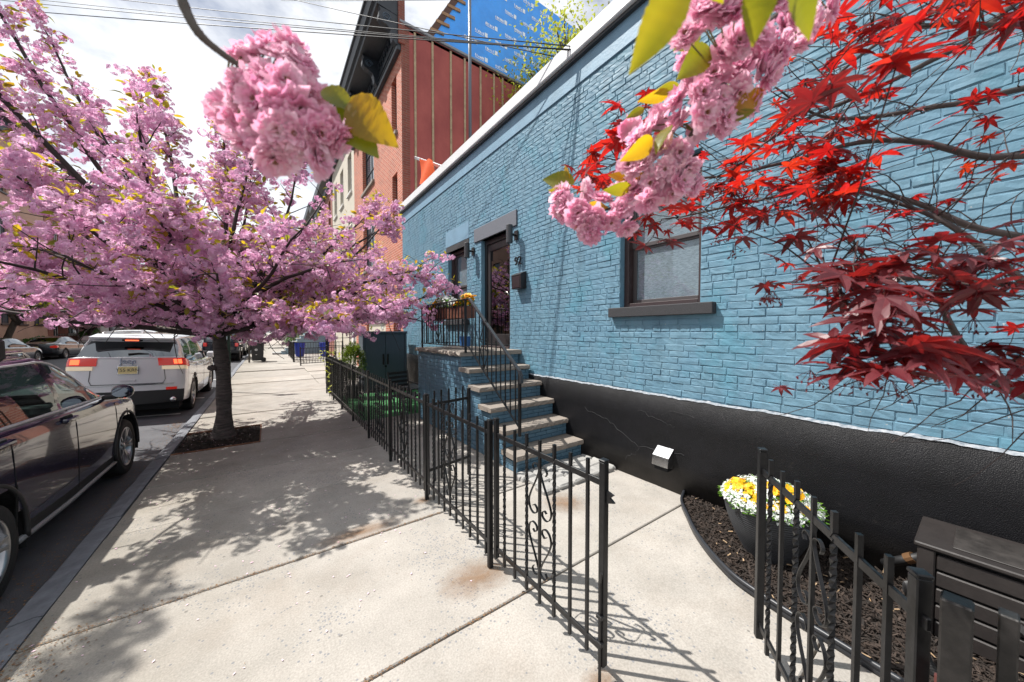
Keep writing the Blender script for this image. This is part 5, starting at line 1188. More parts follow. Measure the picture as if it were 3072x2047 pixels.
# ---- white SUV ahead
WHITE = paint('white_paint', (.62,.63,.65), .25)
ST2 = [(-2.38,.35,1.30,.93,.80,.70,1.62,1.67,.34),(-2.15,.34,1.24,.965,.84,.715,1.69,1.74,.12),(-1.45,.32,1.15,.97,.86,.72,1.72,1.77),(-.3,.28,1.10,.97,.87,.73,1.72,1.775),(.3,.28,1.08,.97,.87,.73,1.68,1.74),
       (.75,.28,1.08,.97,.87,.77,1.44,1.52),(1.1,.28,1.08,.97,.86,.82,1.16,1.20),(1.6,.3,1.06,.97,.84,.66,1.11,1.14),(2.1,.34,1.0,.94,.8,.55,1.06,1.08),(2.36,.42,.86,.86,.72,.5,.95,.97),(2.42,.46,.72,.78,.62,.45,.80,.82)]
JY, JX = 12.33, -2.30
jeep, G, rp_ = car('sport_utility_vehicle', 'white sport utility vehicle with lit brake lights seen from behind', (JX,JY,road_z(-1.5)), 0, R(2.0), ST2, WHITE, GLASS_DARK, [(-1.95,-1.25,0),(-1.15,-.1,0),(.0,.95,.28)], (.32,1.12), (7.0,9.45,.96), [(-1.46,.40,.455),(1.46,.40,.455)], .385, .265, ALLOY, bumper=1.95, lower=1.25, lod=1.2, rearbulge=.10)
jeep['category'] = 'car'; jeep.scale = (.87,1,1)
yr = -2.38-.10
def rear_pt(u, row, out=.006):
    E_ = G[0]; j = row*2; j0 = int(j); p = E_[j0]*(1-(j-j0))+E_[min(j0+1,len(E_)-1)]*(j-j0)
    return Vector((u*p[0], p[1]-.10*(1-u*u)*(1 if row < 8 else 1-.35*(row-8))-out, p[2]))
# tail lamps wrap the corners
for s in (1,-1):
    def lampstrip(nm, u0, u1, r0, r1, mt, n=8, wrap=0.0, out=.014):
        m_ = MB(); vs_ = []; fs_ = []
        cols_ = [(u0+(u1-u0)*i/n) for i in range(n+1)]
        for u in cols_:
            for r_ in (r0,(r0+r1)/2,r1): vs_.append(rear_pt(s*u, r_, out))
        if wrap:
            for i in range(1,5):
                for r_ in (r0,(r0+r1)/2,r1):
                    p = sample(G, rp_, -2.38+wrap*i/4, r_); vs_.append(Vector((s*(p[0]+out), p[1], p[2])))
        m = len(vs_)//3
        for i in range(m-1):
            for j in range(2): fs_.append((i*3+j,(i+1)*3+j,(i+1)*3+j+1,i*3+j+1))
        m_.add(vs_, fs_).build(nm, mt, jeep, smooth=True)
    lampstrip('tail_lamp', .52, 1.0, 3.95, 6.0, REDL, wrap=.20)
    lampstrip('brake_lamp', .80, .95, 4.2, 5.6, REDLIT, out=.018)
    lampstrip('reverse_lamp', .58, .98, 3.66, 3.92, CLEARL, wrap=.10)
    lampstrip('rear_reflector', .66, .86, 2.0, 2.25, REDL)
    MB().tube([rear_pt(s*u, 4.75, .006) for u in np.linspace(.60,.60,1)]+[rear_pt(s*u, r_, .004) for u, r_ in ((.62,2.6),(.70,2.45),(.62,2.6))][:0]+[rear_pt(s*.62,3.6,.004),rear_pt(s*.64,3.0,.004),rear_pt(s*.60,2.62,.004)], .005, 4).build('hatch_gap', GAP, jeep)
    MB().tube([(s*.74,yr-.02,.42),(s*.74,yr+.12,.42)], .05, 14).build('exhaust_tip', CHROME, jeep, smooth=True)
MB().tube([rear_pt(u, 2.66, .004) for u in np.linspace(-.6,.6,14)], .006, 4).build('hatch_gap', GAP, jeep)
MB().ribbon([rear_pt(u, 2.58, .010) for u in np.linspace(-.8,.8,18)], (0,0,1), .02, .012).build('bumper_trim', CHROME, jeep)
pl = link('license_plate', None, jeep, tuple(rear_pt(0, 3.65, .016))); pl.rotation_euler = (R(-2),0,0)
m_ = MB(); m_.cbox(-.165,.165,-.004,.004,-.085,.085,.004); m_.build('plate_frame', CHROME, pl)
m_ = MB(); m_.cbox(-.150,.150,-.008,-.002,-.072,.072,.002); m_.build('plate_face', mat('cream_plate', (.62,.52,.24), .5), pl)
text_obj('plate_text', 'T55 KRN', .092, mat('plate_black', (.02,.02,.02), .5), pl, (0,-.0095,.0), (R(90),0,0), .001)
bd = text_obj('badge', 'Jeep', .15, mat('badge_steel', (.25,.28,.35), .25, 1.0), jeep, tuple(rear_pt(0, 5.2, .014)), (R(90),0,0), .006)
MB().cbox(-.12,.12,0,.012,-.02,.02,.004).build('hatch_handle', mat('white_trim', (.5,.51,.53), .3), jeep, loc=tuple(rear_pt(0,2.95,.012)))
m_ = MB(); m_.tube([rear_pt(-.02,7.4,.022), rear_pt(.18,7.5,.022), rear_pt(.40,7.45,.02)], [.016,.012,.006], 6); m_.build('rear_wiper', TRIM, jeep)
# spoiler with high brake lamp
e9 = rear_pt(0, 9.4, 0); m_ = MB()
m_.prism([(e9.y-.17,e9.z+.095),(e9.y+.25,e9.z+.155),(e9.y+.25,e9.z+.06),(e9.y-.13,e9.z+.055)], 'x', -.66, .66); m_.build('spoiler', WHITE, jeep)
MB().cbox(-.16,.16,e9.y-.158,e9.y-.10,e9.z+.02,e9.z+.056,.004).build('lamp_housing', DARK, jeep)
MB().cbox(-.11,.11,e9.y-.165,e9.y-.15,e9.z+.028,e9.z+.048,.003).build('high_brake_lamp', REDLIT, jeep)
for s in (1,-1):
    pr = [np.array(p)+np.array([0,0,.05]) for p in line_on(G, rp_, np.linspace(-1.7,.25,16), [10.2]*16, 0, s)]; pr[0][2] -= .05; pr[-1][2] -= .05
    MB().tube([tuple(p) for p in pr], .018, 6).build('roof_rail', ALLOY, jeep, smooth=True)
    p = sample(G, rp_, .85, 6.5); MB().cbox(s*(p[0]+.02)-.01+(0 if s > 0 else -.18),s*(p[0]+.02)+.01+(.18 if s > 0 else 0),.78,.92,1.08,1.26,.04).build('mirror', WHITE, jeep)
m_ = MB(); m_.prism([(-1.62,1.775),(-1.40,1.775),(-1.52,1.83),(-1.58,1.84)], 'x', -.02, .02); m_.build('antenna_fin', WHITE, jeep)
for y in (-1.2,-.05): 
    for s in (1,-1): MB().tube(line_on(G, rp_, [y]*5, [1.5,3,4.5,5.5,6.8], .0, s), .005, 4).build('door_gap', GAP, jeep)
for y in (-1.0,.12):
    for s in (1,-1):
        p = sample(G, rp_, y, 5.4); MB().cbox(s*p[0]-.01,s*p[0]+.03 if s > 0 else s*p[0]+.01,y-.1,y+.1,p[2]-.02,p[2]+.02,.008).build('door_handle', CHROME, jeep)

# ---- black sedan on the far side
BLACK = paint('black_car_paint', (.012,.014,.018), .2)
ST3 = [(-2.30,.42,.98,.80,.66,.45,1.02,1.03,.0),(-2.1,.34,1.0,.87,.72,.5,1.04,1.06),(-1.55,.28,.98,.90,.76,.58,1.07,1.09),(-.95,.24,.96,.905,.79,.60,1.30,1.33),(-.45,.22,.95,.905,.80,.60,1.41,1.45),(.25,.22,.93,.905,.80,.60,1.40,1.44),
       (.75,.22,.92,.90,.80,.66,1.20,1.23),(1.15,.22,.91,.90,.78,.70,.97,1.0),(1.6,.24,.85,.88,.74,.5,.91,.93),(2.1,.3,.74,.82,.66,.45,.79,.80),(2.3,.36,.6,.70,.58,.4,.66,.67)]
sed, G, rp_ = car('parked_car', 'black sedan parked across the street below the trees', (-11.42,35.6,road_z(-11.4)-.03), 0, R(-1.2), ST3, BLACK, GLASS_DARK, [(-1.3,-.42,0),(-.34,.95,.30)], (.30,1.17), None, [(-1.36,.33,.385),(1.40,.33,.385)], .325, .215, ALLOY, lod=.7)
for s in (1,-1):
    m_ = MB(); m_.cbox(s*.62-.20,s*.62+.22,-2.345,-2.24,.74,.90,.03); m_.build('tail_lamp', REDL, sed)
    MB().cbox(s*.80-.02,s*.80+.06,-2.32,-2.05,.74,.90,.03).build('tail_lamp', REDL, sed)
m_ = MB(); m_.cbox(-.16,.16,-2.40,-2.385,.72,.86,.004); m_.build('license_plate', MATS['cream_plate'], sed)
me = [(-.52,-1.42,1.125),(.52,-1.42,1.125),(.50,-.92,1.375),(-.50,-.92,1.375)]; MB().quad(*[(a,b_,c_-.004) for a,b_,c_ in me]).build('rear_window', GLASS_DARK, sed, fix=False)
# ---- boxy black off-roader and more cars further up the kerb
DNAVY = paint('dark_navy_paint', (.012,.018,.034), .25)
ST4 = [(-1.95,.55,1.18,.80,.76,.70,1.78,1.80,.06),(-1.8,.5,1.18,.84,.78,.71,1.80,1.83),(-1.2,.48,1.17,.85,.79,.72,1.81,1.84),(.0,.46,1.16,.85,.79,.72,1.81,1.84),(.45,.46,1.15,.85,.79,.72,1.78,1.81),(.75,.46,1.15,.85,.79,.74,1.45,1.48),(.95,.46,1.14,.84,.76,.70,1.20,1.22),(1.4,.5,1.12,.80,.70,.5,1.17,1.19),(1.85,.55,1.05,.74,.64,.45,1.1,1.12),(1.95,.6,.95,.68,.6,.4,1.0,1.02)]
def offroader(loc, lab, pm, lod=.8):
    t, G, rp_ = car('parked_car', lab, loc, 0, R(1.5), ST4, pm, GLASS_DARK, [(-1.6,-.75,0),(-.65,.2,0),(.27,.78,.2)], (.5,.97), (7.3,9.2,.78), [(-1.25,.47,.50),(1.30,.47,.50)], .41, .27, ALLOY, lod=lod, bumper=1.5)
    for s in (1,-1):
        MB().cbox(s*.70-.07,s*.70+.09,-2.10,-1.90,.92,1.12,.02).build('tail_lamp', REDL, t); MB().cbox(s*.85-.02,s*.85+.14,-1.75,-.8,.88,.98,.03).build('fender_flare', TRIM, t); MB().cbox(s*.84-.02+(0 if s>0 else -.16),s*.84+.02+(.16 if s>0 else 0),.62,.74,1.16,1.36,.03).build('mirror', TRIM, t)
    sw = wheel(t, 0,0,0, .39,.25, TRIM, 1, nm='spare_wheel'); sw.rotation_euler = (0,0,R(-90)); sw.location = (.02,-2.18,1.02)
    MB().cbox(-.86,.86,-2.30,-2.12,.52,.68,.03).build('rear_bumper', TRIM, t); return t
offroader((-2.28,27.9,road_z(-1.5)), 'dark navy boxy off-roader parked ahead of the white vehicle', DNAVY)
SILV = paint('silver_car_paint', (.36,.37,.38), .3, .6)
car('parked_car', 'silver sport utility vehicle parked beyond the navy off-roader', (-2.35,34.2,road_z(-1.5)), 0, R(1.5), ST2, SILV, GLASS_DARK, [(-1.95,-1.25,0),(-1.15,-.1,0),(.0,.95,.28)], (.32,1.12), (7.25,9.35,.8), [(-1.46,.40,.455),(1.46,.40,.455)], .385, .265, ALLOY, bumper=1.9, lod=.6)
car('parked_car', 'dark car parked furthest along the near kerb', (-2.35,41.0,road_z(-1.5)), 0, R(1.5), ST2, BLACK, GLASS_DARK, [(-1.95,-1.25,0),(-1.15,-.1,0),(.0,.95,.28)], (.32,1.12), (7.25,9.35,.8), [(-1.46,.40,.455),(1.46,.40,.455)], .385, .265, ALLOY, bumper=1.9, lod=.6)
car('moving_car', 'white car further up the street showing above the white vehicle roof', (-4.9,24.0,road_z(-4.9)), 0, 0, ST2, WHITE, GLASS_DARK, [(-1.95,-1.25,0),(-1.15,-.1,0),(.0,.95,.28)], (.32,1.12), (7.25,9.35,.8), [(-1.46,.40,.455),(1.46,.40,.455)], .385, .265, ALLOY, bumper=1.9, lod=.6)
car('parked_car', 'dark blue sedan parked behind the black sedan at the left edge', (-11.42,29.6,road_z(-11.4)-.03), 0, R(-1.2), ST3, DNAVY, GLASS_DARK, [(-1.3,-.42,0),(-.34,.95,.30)], (.30,1.17), None, [(-1.36,.33,.385),(1.40,.33,.385)], .325, .215, ALLOY, lod=.6)
car('parked_car', 'grey car parked across the street beyond the black sedan', (-11.42,42.5,road_z(-11.4)-.03), 0, R(-1.2), ST3, SILV, GLASS_DARK, [(-1.3,-.42,0),(-.34,.95,.30)], (.30,1.17), None, [(-1.36,.33,.385),(1.40,.33,.385)], .325, .215, ALLOY, lod=.6)
# ================================================================ BUILDINGS BEYOND
def brickmat(name, c1, c2, mortar, plane, scale=1.0, bump=.35):
    m = bpy.data.materials.new(name); m.use_nodes = True; N = m.node_tree.nodes; K = m.node_tree.links.new; b = N['Principled BSDF']; b.inputs['Roughness'].default_value = .85
    g = N.new('ShaderNodeNewGeometry'); s = N.new('ShaderNodeSeparateXYZ'); c = N.new('ShaderNodeCombineXYZ'); K(g.outputs['Position'], s.inputs[0]); K(s.outputs['Y' if plane == 'x' else 'X'], c.inputs[0]); K(s.outputs['Z'], c.inputs[1])
    t = N.new('ShaderNodeTexBrick'); t.inputs['Scale'].default_value = 1.0; t.inputs['Brick Width'].default_value = .215*scale; t.inputs['Row Height'].default_value = .072*scale; t.inputs['Mortar Size'].default_value = .008*scale; t.inputs['Mortar Smooth'].default_value = .2; t.inputs['Bias'].default_value = -.2
    for k, v in (('Color1',c1),('Color2',c2),('Mortar',mortar)): t.inputs[k].default_value = (*v,1)
    K(c.outputs[0], t.inputs['Vector'])
    n = N.new('ShaderNodeTexNoise'); n.inputs['Scale'].default_value = .8; n.inputs['Detail'].default_value = 7; K(g.outputs['Position'], n.inputs['Vector'])
    mr = N.new('ShaderNodeMapRange'); mr.inputs['To Min'].default_value = .72; mr.inputs['To Max'].default_value = 1.25; K(n.outputs['Fac'], mr.inputs['Value'])
    mx = N.new('ShaderNodeMix'); mx.data_type = 'RGBA'; mx.blend_type = 'MULTIPLY'; mx.inputs['Factor'].default_value = 1; K(t.outputs['Color'], mx.inputs['A']); K(mr.outputs['Result'], mx.inputs['B']); K(mx.outputs['Result'], b.inputs['Base Color'])
    bp = N.new('ShaderNodeBump'); bp.inputs['Strength'].default_value = bump; bp.inputs['Distance'].default_value = .006; bp.invert = True; K(t.outputs['Fac'], bp.inputs['Height']); K(bp.outputs['Normal'], b.inputs['Normal'])
    MATS[name] = m; return m
REDBR = brickmat('orange_red_brick', (.44,.115,.062), (.30,.075,.045), (.52,.40,.32), 'x', 1.15, .6)
REDBR_S = brickmat('dark_red_brick_edge', (.20,.05,.035), (.26,.07,.045), (.20,.13,.10), 'y')
TANBR = brickmat('tan_brown_brick', (.46,.27,.20), (.40,.23,.17), (.42,.29,.23), 'x'); MAROON = brickmat('maroon_brick', (.28,.085,.06), (.23,.07,.052), (.30,.2,.16), 'x')
CREAM = mat('cream_facade', (.52,.48,.40), .8, var=.1, vscale=1.5); GREYF = mat('grey_facade', (.30,.31,.33), .8, var=.15, vscale=1); SLATE = mat('slate_cornice', (.018,.024,.032), .45, var=.3, vscale=6)
WTRIM = mat('white_wood_trim', (.62,.61,.58), .6); DKFR = mat('dark_window_frame', (.02,.025,.03), .4)
def wall_openings(x, y0, y1, z0, z1, opens, depth, s=1):
    """facade in the plane X = x with reveals going in (+X if s>0)"""
    m_ = MB(); Yb = sorted({y0,y1}|{o[0] for o in opens}|{o[1] for o in opens}); Zb = sorted({z0,z1}|{o[2] for o in opens}|{o[3] for o in opens})
    for a, b_ in zip(Yb[:-1], Yb[1:]):
        for c_, d_ in zip(Zb[:-1], Zb[1:]):
            if any(o[0]-1e-6 <= a and b_ <= o[1]+1e-6 and o[2]-1e-6 <= c_ and d_ <= o[3]+1e-6 for o in opens): continue
            m_.quad((x,a,c_),(x,a,d_),(x,b_,d_),(x,b_,c_))
    for a, b_, c_, d_ in opens:
        for p, q in (((a,c_),(b_,c_)),((b_,c_),(b_,d_)),((b_,d_),(a,d_)),((a,d_),(a,c_))): m_.quad((x,p[0],p[1]),(x+depth*s,p[0],p[1]),(x+depth*s,q[0],q[1]),(x,q[0],q[1]))
    return m_
WCACHE = {}
def win_part(parent, x, y0, y1, z0, z1, s, frame, pane=None, sill=None, depth=.14, grid=(1,2)):
    key = (round(y1-y0,2), round(z1-z0,2), s, frame.name, grid); w, h = y1-y0, z1-z0
    if key not in WCACHE:
        m_ = MB(); f = .06; t = .05
        m_.box(0,t,-w/2,-w/2+f,0,h).box(0,t,w/2-f,w/2,0,h).box(0,t,-w/2+f,w/2-f,h-f,h).box(0,t,-w/2+f,w/2-f,0,f)
        for i in range(1,grid[1]): zz = h*i/grid[1]; m_.box(.003,t-.003,-w/2+f,w/2-f,zz-.025,zz+.025)
        for i in range(1,grid[0]): yy = -w/2+w*i/grid[0]; m_.box(.006,t-.006,yy-.018,yy+.018,f,h-f)
        WCACHE[key] = (m_.mesh('window', frame), MB().quad((.03,-w/2+f,f),(.03,-w/2+f,h-f),(.03,w/2-f,h-f),(.03,w/2-f,f)).mesh('pane', pane or GLASS_FAR, fix=False))
    a, b_ = WCACHE[key]; d = depth if s > 0 else -depth-.05
    o = link('window', a, parent, (x+d, (y0+y1)/2, z0)); link('pane', b_, o)
    if sill: 
        sm = MB().cbox(-.08 if s > 0 else -.10,.10 if s > 0 else .08,-w/2-.08,w/2+.08,-.12,-.003,.01).mesh('sill', sill); link('sill', sm, o, (-d,0,0))
    return o
def building(name, lab, x, y0, y1, h, s, wallm, cols, rows, frame=DKFR, sill=WTRIM, back=10, extra=(), grid=(1,2), sidem=None, cornice=None, cdepth=.5, ch=.7, side_h=None):
    t = thing(name, lab, 'building', (0,0,0)); ops = [(a,b_,c_,d_) for a, b_ in cols for c_, d_ in rows]+list(extra)
    wall_openings(x, y0, y1, 0, h, ops, .22, s).build('wall', wallm, t, fix=False)
    xb = x+back*s; H_ = side_h or h; m_ = MB(); m_.quad((x,y0,0),(xb,y0,0),(xb,y0,H_),(x,y0,H_)).quad((x,y1,0),(xb,y1,0),(xb,y1,H_),(x,y1,H_)).quad((xb,y0,0),(xb,y1,0),(xb,y1,H_),(xb,y0,H_)); m_.build('side_wall', sidem or wallm, t)
    MB().box(min(x,xb),max(x,xb),y0,y1,H_-.12,H_-.02).build('roof', mat('flat_roof', (.12,.12,.12), .9), t)
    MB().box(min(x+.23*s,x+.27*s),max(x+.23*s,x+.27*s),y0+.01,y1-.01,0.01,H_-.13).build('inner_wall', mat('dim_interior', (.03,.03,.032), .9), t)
    for o in ops: win_part(t, x, *o, s, frame, None, sill, grid=grid)
    if cornice:
        p = [(x,h-ch),(x-.12*s,h-ch),(x-.16*s,h-ch+.12),(x-.2*s,h-.35),(x-cdepth*s,h-.28),(x-(cdepth+.06)*s,h+.06),(x,h+.1)]
        MB().prism(p, 'y', y0-.05, y1+.05).build('cornice', cornice, t)
    return t
# ---- red brick rowhouse next door
rb_ = building('rowhouse', 'red brick rowhouse with dark bracketed cornice beyond the blue house', 3.51, 10.85, 18.1, 11.95, 1, REDBR,
    [], [], extra=[(11.36,11.92,8.2,10.0),(11.36,11.92,5.05,6.9),(14.35,16.3,7.7,10.0),(14.35,16.3,4.3,6.6),(12.9,15.9,0.0,2.2),(11.15,11.95,0.0,2.35)], frame=DKFR, sill=STONE_TREAD, sidem=mat('red_stucco', (.40,.10,.085), .85, col2=(.28,.062,.058), vscale=1.3, bump=.25, bscale=20, bdist=.01, aniso=(1,1,.6)), back=11, grid=(2,3), side_h=11.22)
for o in list(rb_.children):
    if o.name.startswith('window') and o.location.z < .1: 
        for c_ in list(o.children): bpy.data.objects.remove(c_)
        bpy.data.objects.remove(o)
gd = link('garage_door', None, rb_); gd['label'] = 'cream panelled garage door'
for k in range(4): MB().cbox(3.60,3.63,12.95,15.85,.02+.53*k,.53*(k+1),.012).build('panel', CREAM, gd)
MB().box(3.68,3.70,11.1,12.0,0,2.4).build('passage_door', DARK, rb_)
MB().cbox(3.44,3.52,12.8,16.0,2.2,2.42,.01).build('lintel', SLATE, rb_)
MB().box(3.505,3.76,10.838,10.848,0,11.20).build('brick_edge', REDBR_S, rb_)
for X in (3.94,4.53,5.18,5.71,6.34,6.91,7.29,7.89,8.6,9.3): MB().cbox(X-.035,X+.035,10.815,10.848,3.5,11.15,.004).build('furring_strip', mat('raw_furring_wood', (.40,.30,.19), .85, var=.3, vscale=8), rb_)
MB().cbox(3.45,14.5,10.78,11.1,11.225,11.31,.01).build('coping', mat('grey_metal_coping', (.22,.23,.25), .5), rb_)
MB().cbox(3.42,3.62,10.80,11.05,10.6,12.1,.01).build('end_pier', REDBR_S, rb_)
# cornice
y0, y1 = 10.86, 18.15; cn = link('cornice', None, rb_)
MB().prism([(3.50,10.42),(3.38,10.42),(3.36,10.50),(3.42,10.54),(3.42,11.42),(2.80,11.48),(2.78,11.60),(2.70,11.64),(2.64,11.86),(2.58,11.90),(2.58,11.98),(3.50,12.05)], 'y', y0, y1).build('cornice_body', SLATE, cn)
for zz in (10.62,10.78,11.25): MB().cbox(3.38,3.425,y0,y1,zz,zz+.05,.006).build('moulding', SLATE, cn)
bprof = [(3.42,10.55),(3.34,10.57),(3.26,10.66),(3.24,10.80),(3.20,10.92),(3.08,11.0),(2.94,11.04),(2.86,11.14),(2.86,11.28),(2.92,11.36),(2.86,11.44),(3.42,11.44)]
BLUEGREY = mat('blue_grey_bracket', (.045,.075,.11), .4)
for y in (10.98,13.2,15.5,17.8):
    MB().prism(bprof, 'y', y-.11, y+.11).build('bracket', SLATE, cn)
    sp_ = [(3.08+.13*math.cos(a)*(1-a/16), 11.22+.13*math.sin(a)*(1-a/16)) for a in np.linspace(0,12,40)]
    MB().tube([(p[0],y-.115,p[1]) for p in sp_], .012, 5).build('volute', BLUEGREY, cn)
for k in range(30): MB().box(3.365,3.42,y0+.12+k*.24,y0+.22+k*.24,11.06,11.20).build('dentil', SLATE, cn)
# ---- blue wrapped rooftop addition
ra = thing('rooftop_addition', 'unfinished rooftop addition wrapped in bright blue sheeting', 'building', (0,0,0))
WRAP = mat('blue_house_wrap', (.02,.32,.95), .32, var=.15, vscale=2.5, bump=.25, bscale=3, bdist=.05, spec=.6)
MB().prism([(4.32,11.22),(6.45,14.95),(13.5,14.95),(13.5,11.22)], 'y', 10.9, 12.5).build('wrapped_walls', WRAP, ra)
WOOD = mat('framing_lumber', (.34,.20,.11), .8, var=.3, vscale=6); 
for k in range(9):
    t = .02+k*.105; p0 = (4.50+1.95*t, 11.52+3.43*t); MB().cbox(-.05,.42,10.86,10.93,-.05,.05,.004,Matrix.Translation((p0[0],0,p0[1])) @ Matrix.Rotation(R(-6),4,'Y')).build('stud_end', WOOD, ra)
MB().prism([(4.28,11.24),(6.40,14.98),(6.62,14.98),(4.50,11.24)][::-1], 'y', 10.875, 10.897).build('rake_board', mat('dark_sheathing', (.10,.05,.035), .8), ra)
lg_ = MB(); random.seed(5)
for i in range(9):
    for k in range(8):
        X = 5.3+i*.86+(.43 if k % 2 else 0); Z = 11.5+k*.44
        if X < 5.1+(Z-11.5)*.57+.3 or Z > 14.8: continue
        for j in range(6): w_ = .045*random.uniform(.5,1.2); lg_.quad((X+j*.062,10.893,Z+.06*(j>1)*0),(X+j*.062+w_,10.893,Z),(X+j*.062+w_,10.893,Z+random.uniform(.05,.10)),(X+j*.062,10.893,Z+random.uniform(.05,.10)))
        lg_.quad((X+.40,10.893,Z-.03),(X+.52,10.893,Z-.03),(X+.52,10.893,Z+.12),(X+.40,10.893,Z+.12)); lg_.quad((X,10.893,Z-.045),(X+.36,10.893,Z-.045),(X+.36,10.893,Z-.025),(X,10.893,Z-.025))
o = lg_.build('printed_marks', mat('white_print', (.8,.85,.9), .6), ra, fix=False); o['kind'] = 'stuff'
# flue pole on the blue roof
t = thing('roof_pole', 'tall thin grey metal pole rising behind the roof edge', 'pole', (4.64,8.5,5.3)); MB().tube([(0,0,0),(0,0,7.5)], .045, 10).build('shaft', mat('grey_pole_metal', (.12,.13,.15), .35, .5), t, smooth=True); MB().lathe([(.12,0),(.12,.02),(.06,.04)], 12).build('flange', MATS['grey_pole_metal'], t)
# ladder and orange flag over the roof edge
t = thing('ladder', 'aluminium ladder end poking over the white roof edge', 'ladder', (3.78,8.2,5.85)); AL = mat('ladder_aluminium', (.5,.5,.52), .35, .9); t.rotation_euler = (R(28),0,0)
for dx in (0,.36): MB().cbox(-.022+dx,.022+dx,0,2.55,-.04,.04,.004).build('rail', AL, t)
for k in range(8): MB().tube([(0,.2+k*.3,0),(.36,.2+k*.3,0)], .015, 6).build('rung', AL, t)
fl = MB(); vs_ = []; fs_ = []
for i in range(9):
    for j in range(7): u, v = i/8, j/6; vs_.append((.06*math.sin(u*5+v*3), -1.15*u, -.74*v*(1-.2*u)-.52*u-.03*math.sin(u*7)))
for i in range(8):
    for j in range(6): fs_.append((i*7+j,(i+1)*7+j,(i+1)*7+j+1,i*7+j+1))
o = fl.add(vs_, fs_).build('safety_flag', leafmat('orange_cloth', [(.75,.09,.02),(.85,.14,.03)], .4, .7), None, True, (3.70,9.90,6.78), False); tag(o, 'bright orange cloth flag hanging from the ladder', 'flag')
# ---- cream and other houses further along our side
building('cream_rowhouse', 'cream fronted rowhouse beyond the red brick house', 3.55, 18.16, 25.2, 12.5, 1, CREAM, [(18.9,19.9),(21.2,22.2),(23.4,24.4)], [(2.4,4.6),(5.6,7.6),(8.8,10.8)], frame=WTRIM, cornice=SLATE)
building('maroon_rowhouse', 'maroon brick rowhouse behind the grey blue stairs', 3.55, 25.3, 34, 12.0, 1, MAROON, [(26,27),(29,30),(32,33)], [(2.6,4.6),(5.8,7.8),(8.8,10.6)], cornice=SLATE)
building('grey_rowhouse', 'grey rowhouse further down on the right', 3.5, 34.1, 50, 12.5, 1, GREYF, [(36,37.2),(40,41.2),(44,45.2),(48,49)], [(2.6,4.6),(5.8,7.8),(8.8,10.6)], cornice=SLATE)
building('brick_rowhouse', 'distant brick rowhouses closing the right side of the street', 3.5, 50.2, 110, 13, 1, TANBR, [(52+4*k,53.2+4*k) for k in range(13)], [(2.6,4.6),(5.8,7.8),(8.8,10.6)], cornice=SLATE)
# ---- across the street
XL = -14.6
building('apartment_block', 'tan brick block with dark cornice at the left edge', XL, 18, 44.5, 16.4, -1, TANBR, [(36.4,37.6),(38.6,39.8),(40.6,41.6),(42.6,43.7),(33,34.5),(30,31.5),(26,27.5),(22,23.5)], [(11.2,13.8),(6.6,9.6),(2.2,4.8)], frame=DKFR, sill=BROWNFRAME, cornice=mat('blue_black_cornice', (.02,.035,.055), .45), cdepth=.9, ch=1.1, grid=(2,2))
building('brick_townhouse', 'maroon brick townhouse with white trimmed window behind the black sedan', XL, 44.6, 52.0, 13.2, -1, MAROON, [(48.0,50.6)], [(1.4,4.0),(5.6,7.4)], frame=WTRIM, extra=[(45.4,46.6,.1,2.4),(46.0,47.0,9.0,11.0),(49,50.2,9.0,11.0)], cornice=SLATE, grid=(3,2))
building('pale_townhouse', 'pale grey townhouse beyond the maroon townhouse', XL, 52.1, 66, 10.5, -1, mat('pale_stone', (.45,.46,.47), .8, var=.12, vscale=1), [(54,55.2),(58,59.2),(62,63.2)], [(1.6,3.6),(4.8,6.8),(7.6,9.2)], frame=WTRIM)
building('white_townhouse', 'white row of houses far down the left side', XL, 66.2, 120, 9.5, -1, CREAM, [(68+5*k,69.4+5*k) for k in range(10)], [(1.6,3.6),(4.8,6.8)], frame=DKFR)
building('end_block', 'hazy block closing the far end of the street', -30, 118, 160, 9, 1, GREYF, [(120+4*k,121.5+4*k) for k in range(9)], [(2,4),(5,7)])
# low brick yard wall and hedge by the townhouse
t = thing('yard_fence', 'dark iron fence in front of the maroon townhouse', 'fence', (-14.25,45,0))
for k in range(24): MB().cbox(-.012,.012,k*.28,k*.28+.024,0,1.5,.003).build('picket', IRON, t)
MB().cbox(-.015,.015,0,6.6,1.38,1.42,.003).build('rail', IRON, t); MB().cbox(-.015,.015,0,6.6,.1,.14,.003).build('rail', IRON, t)

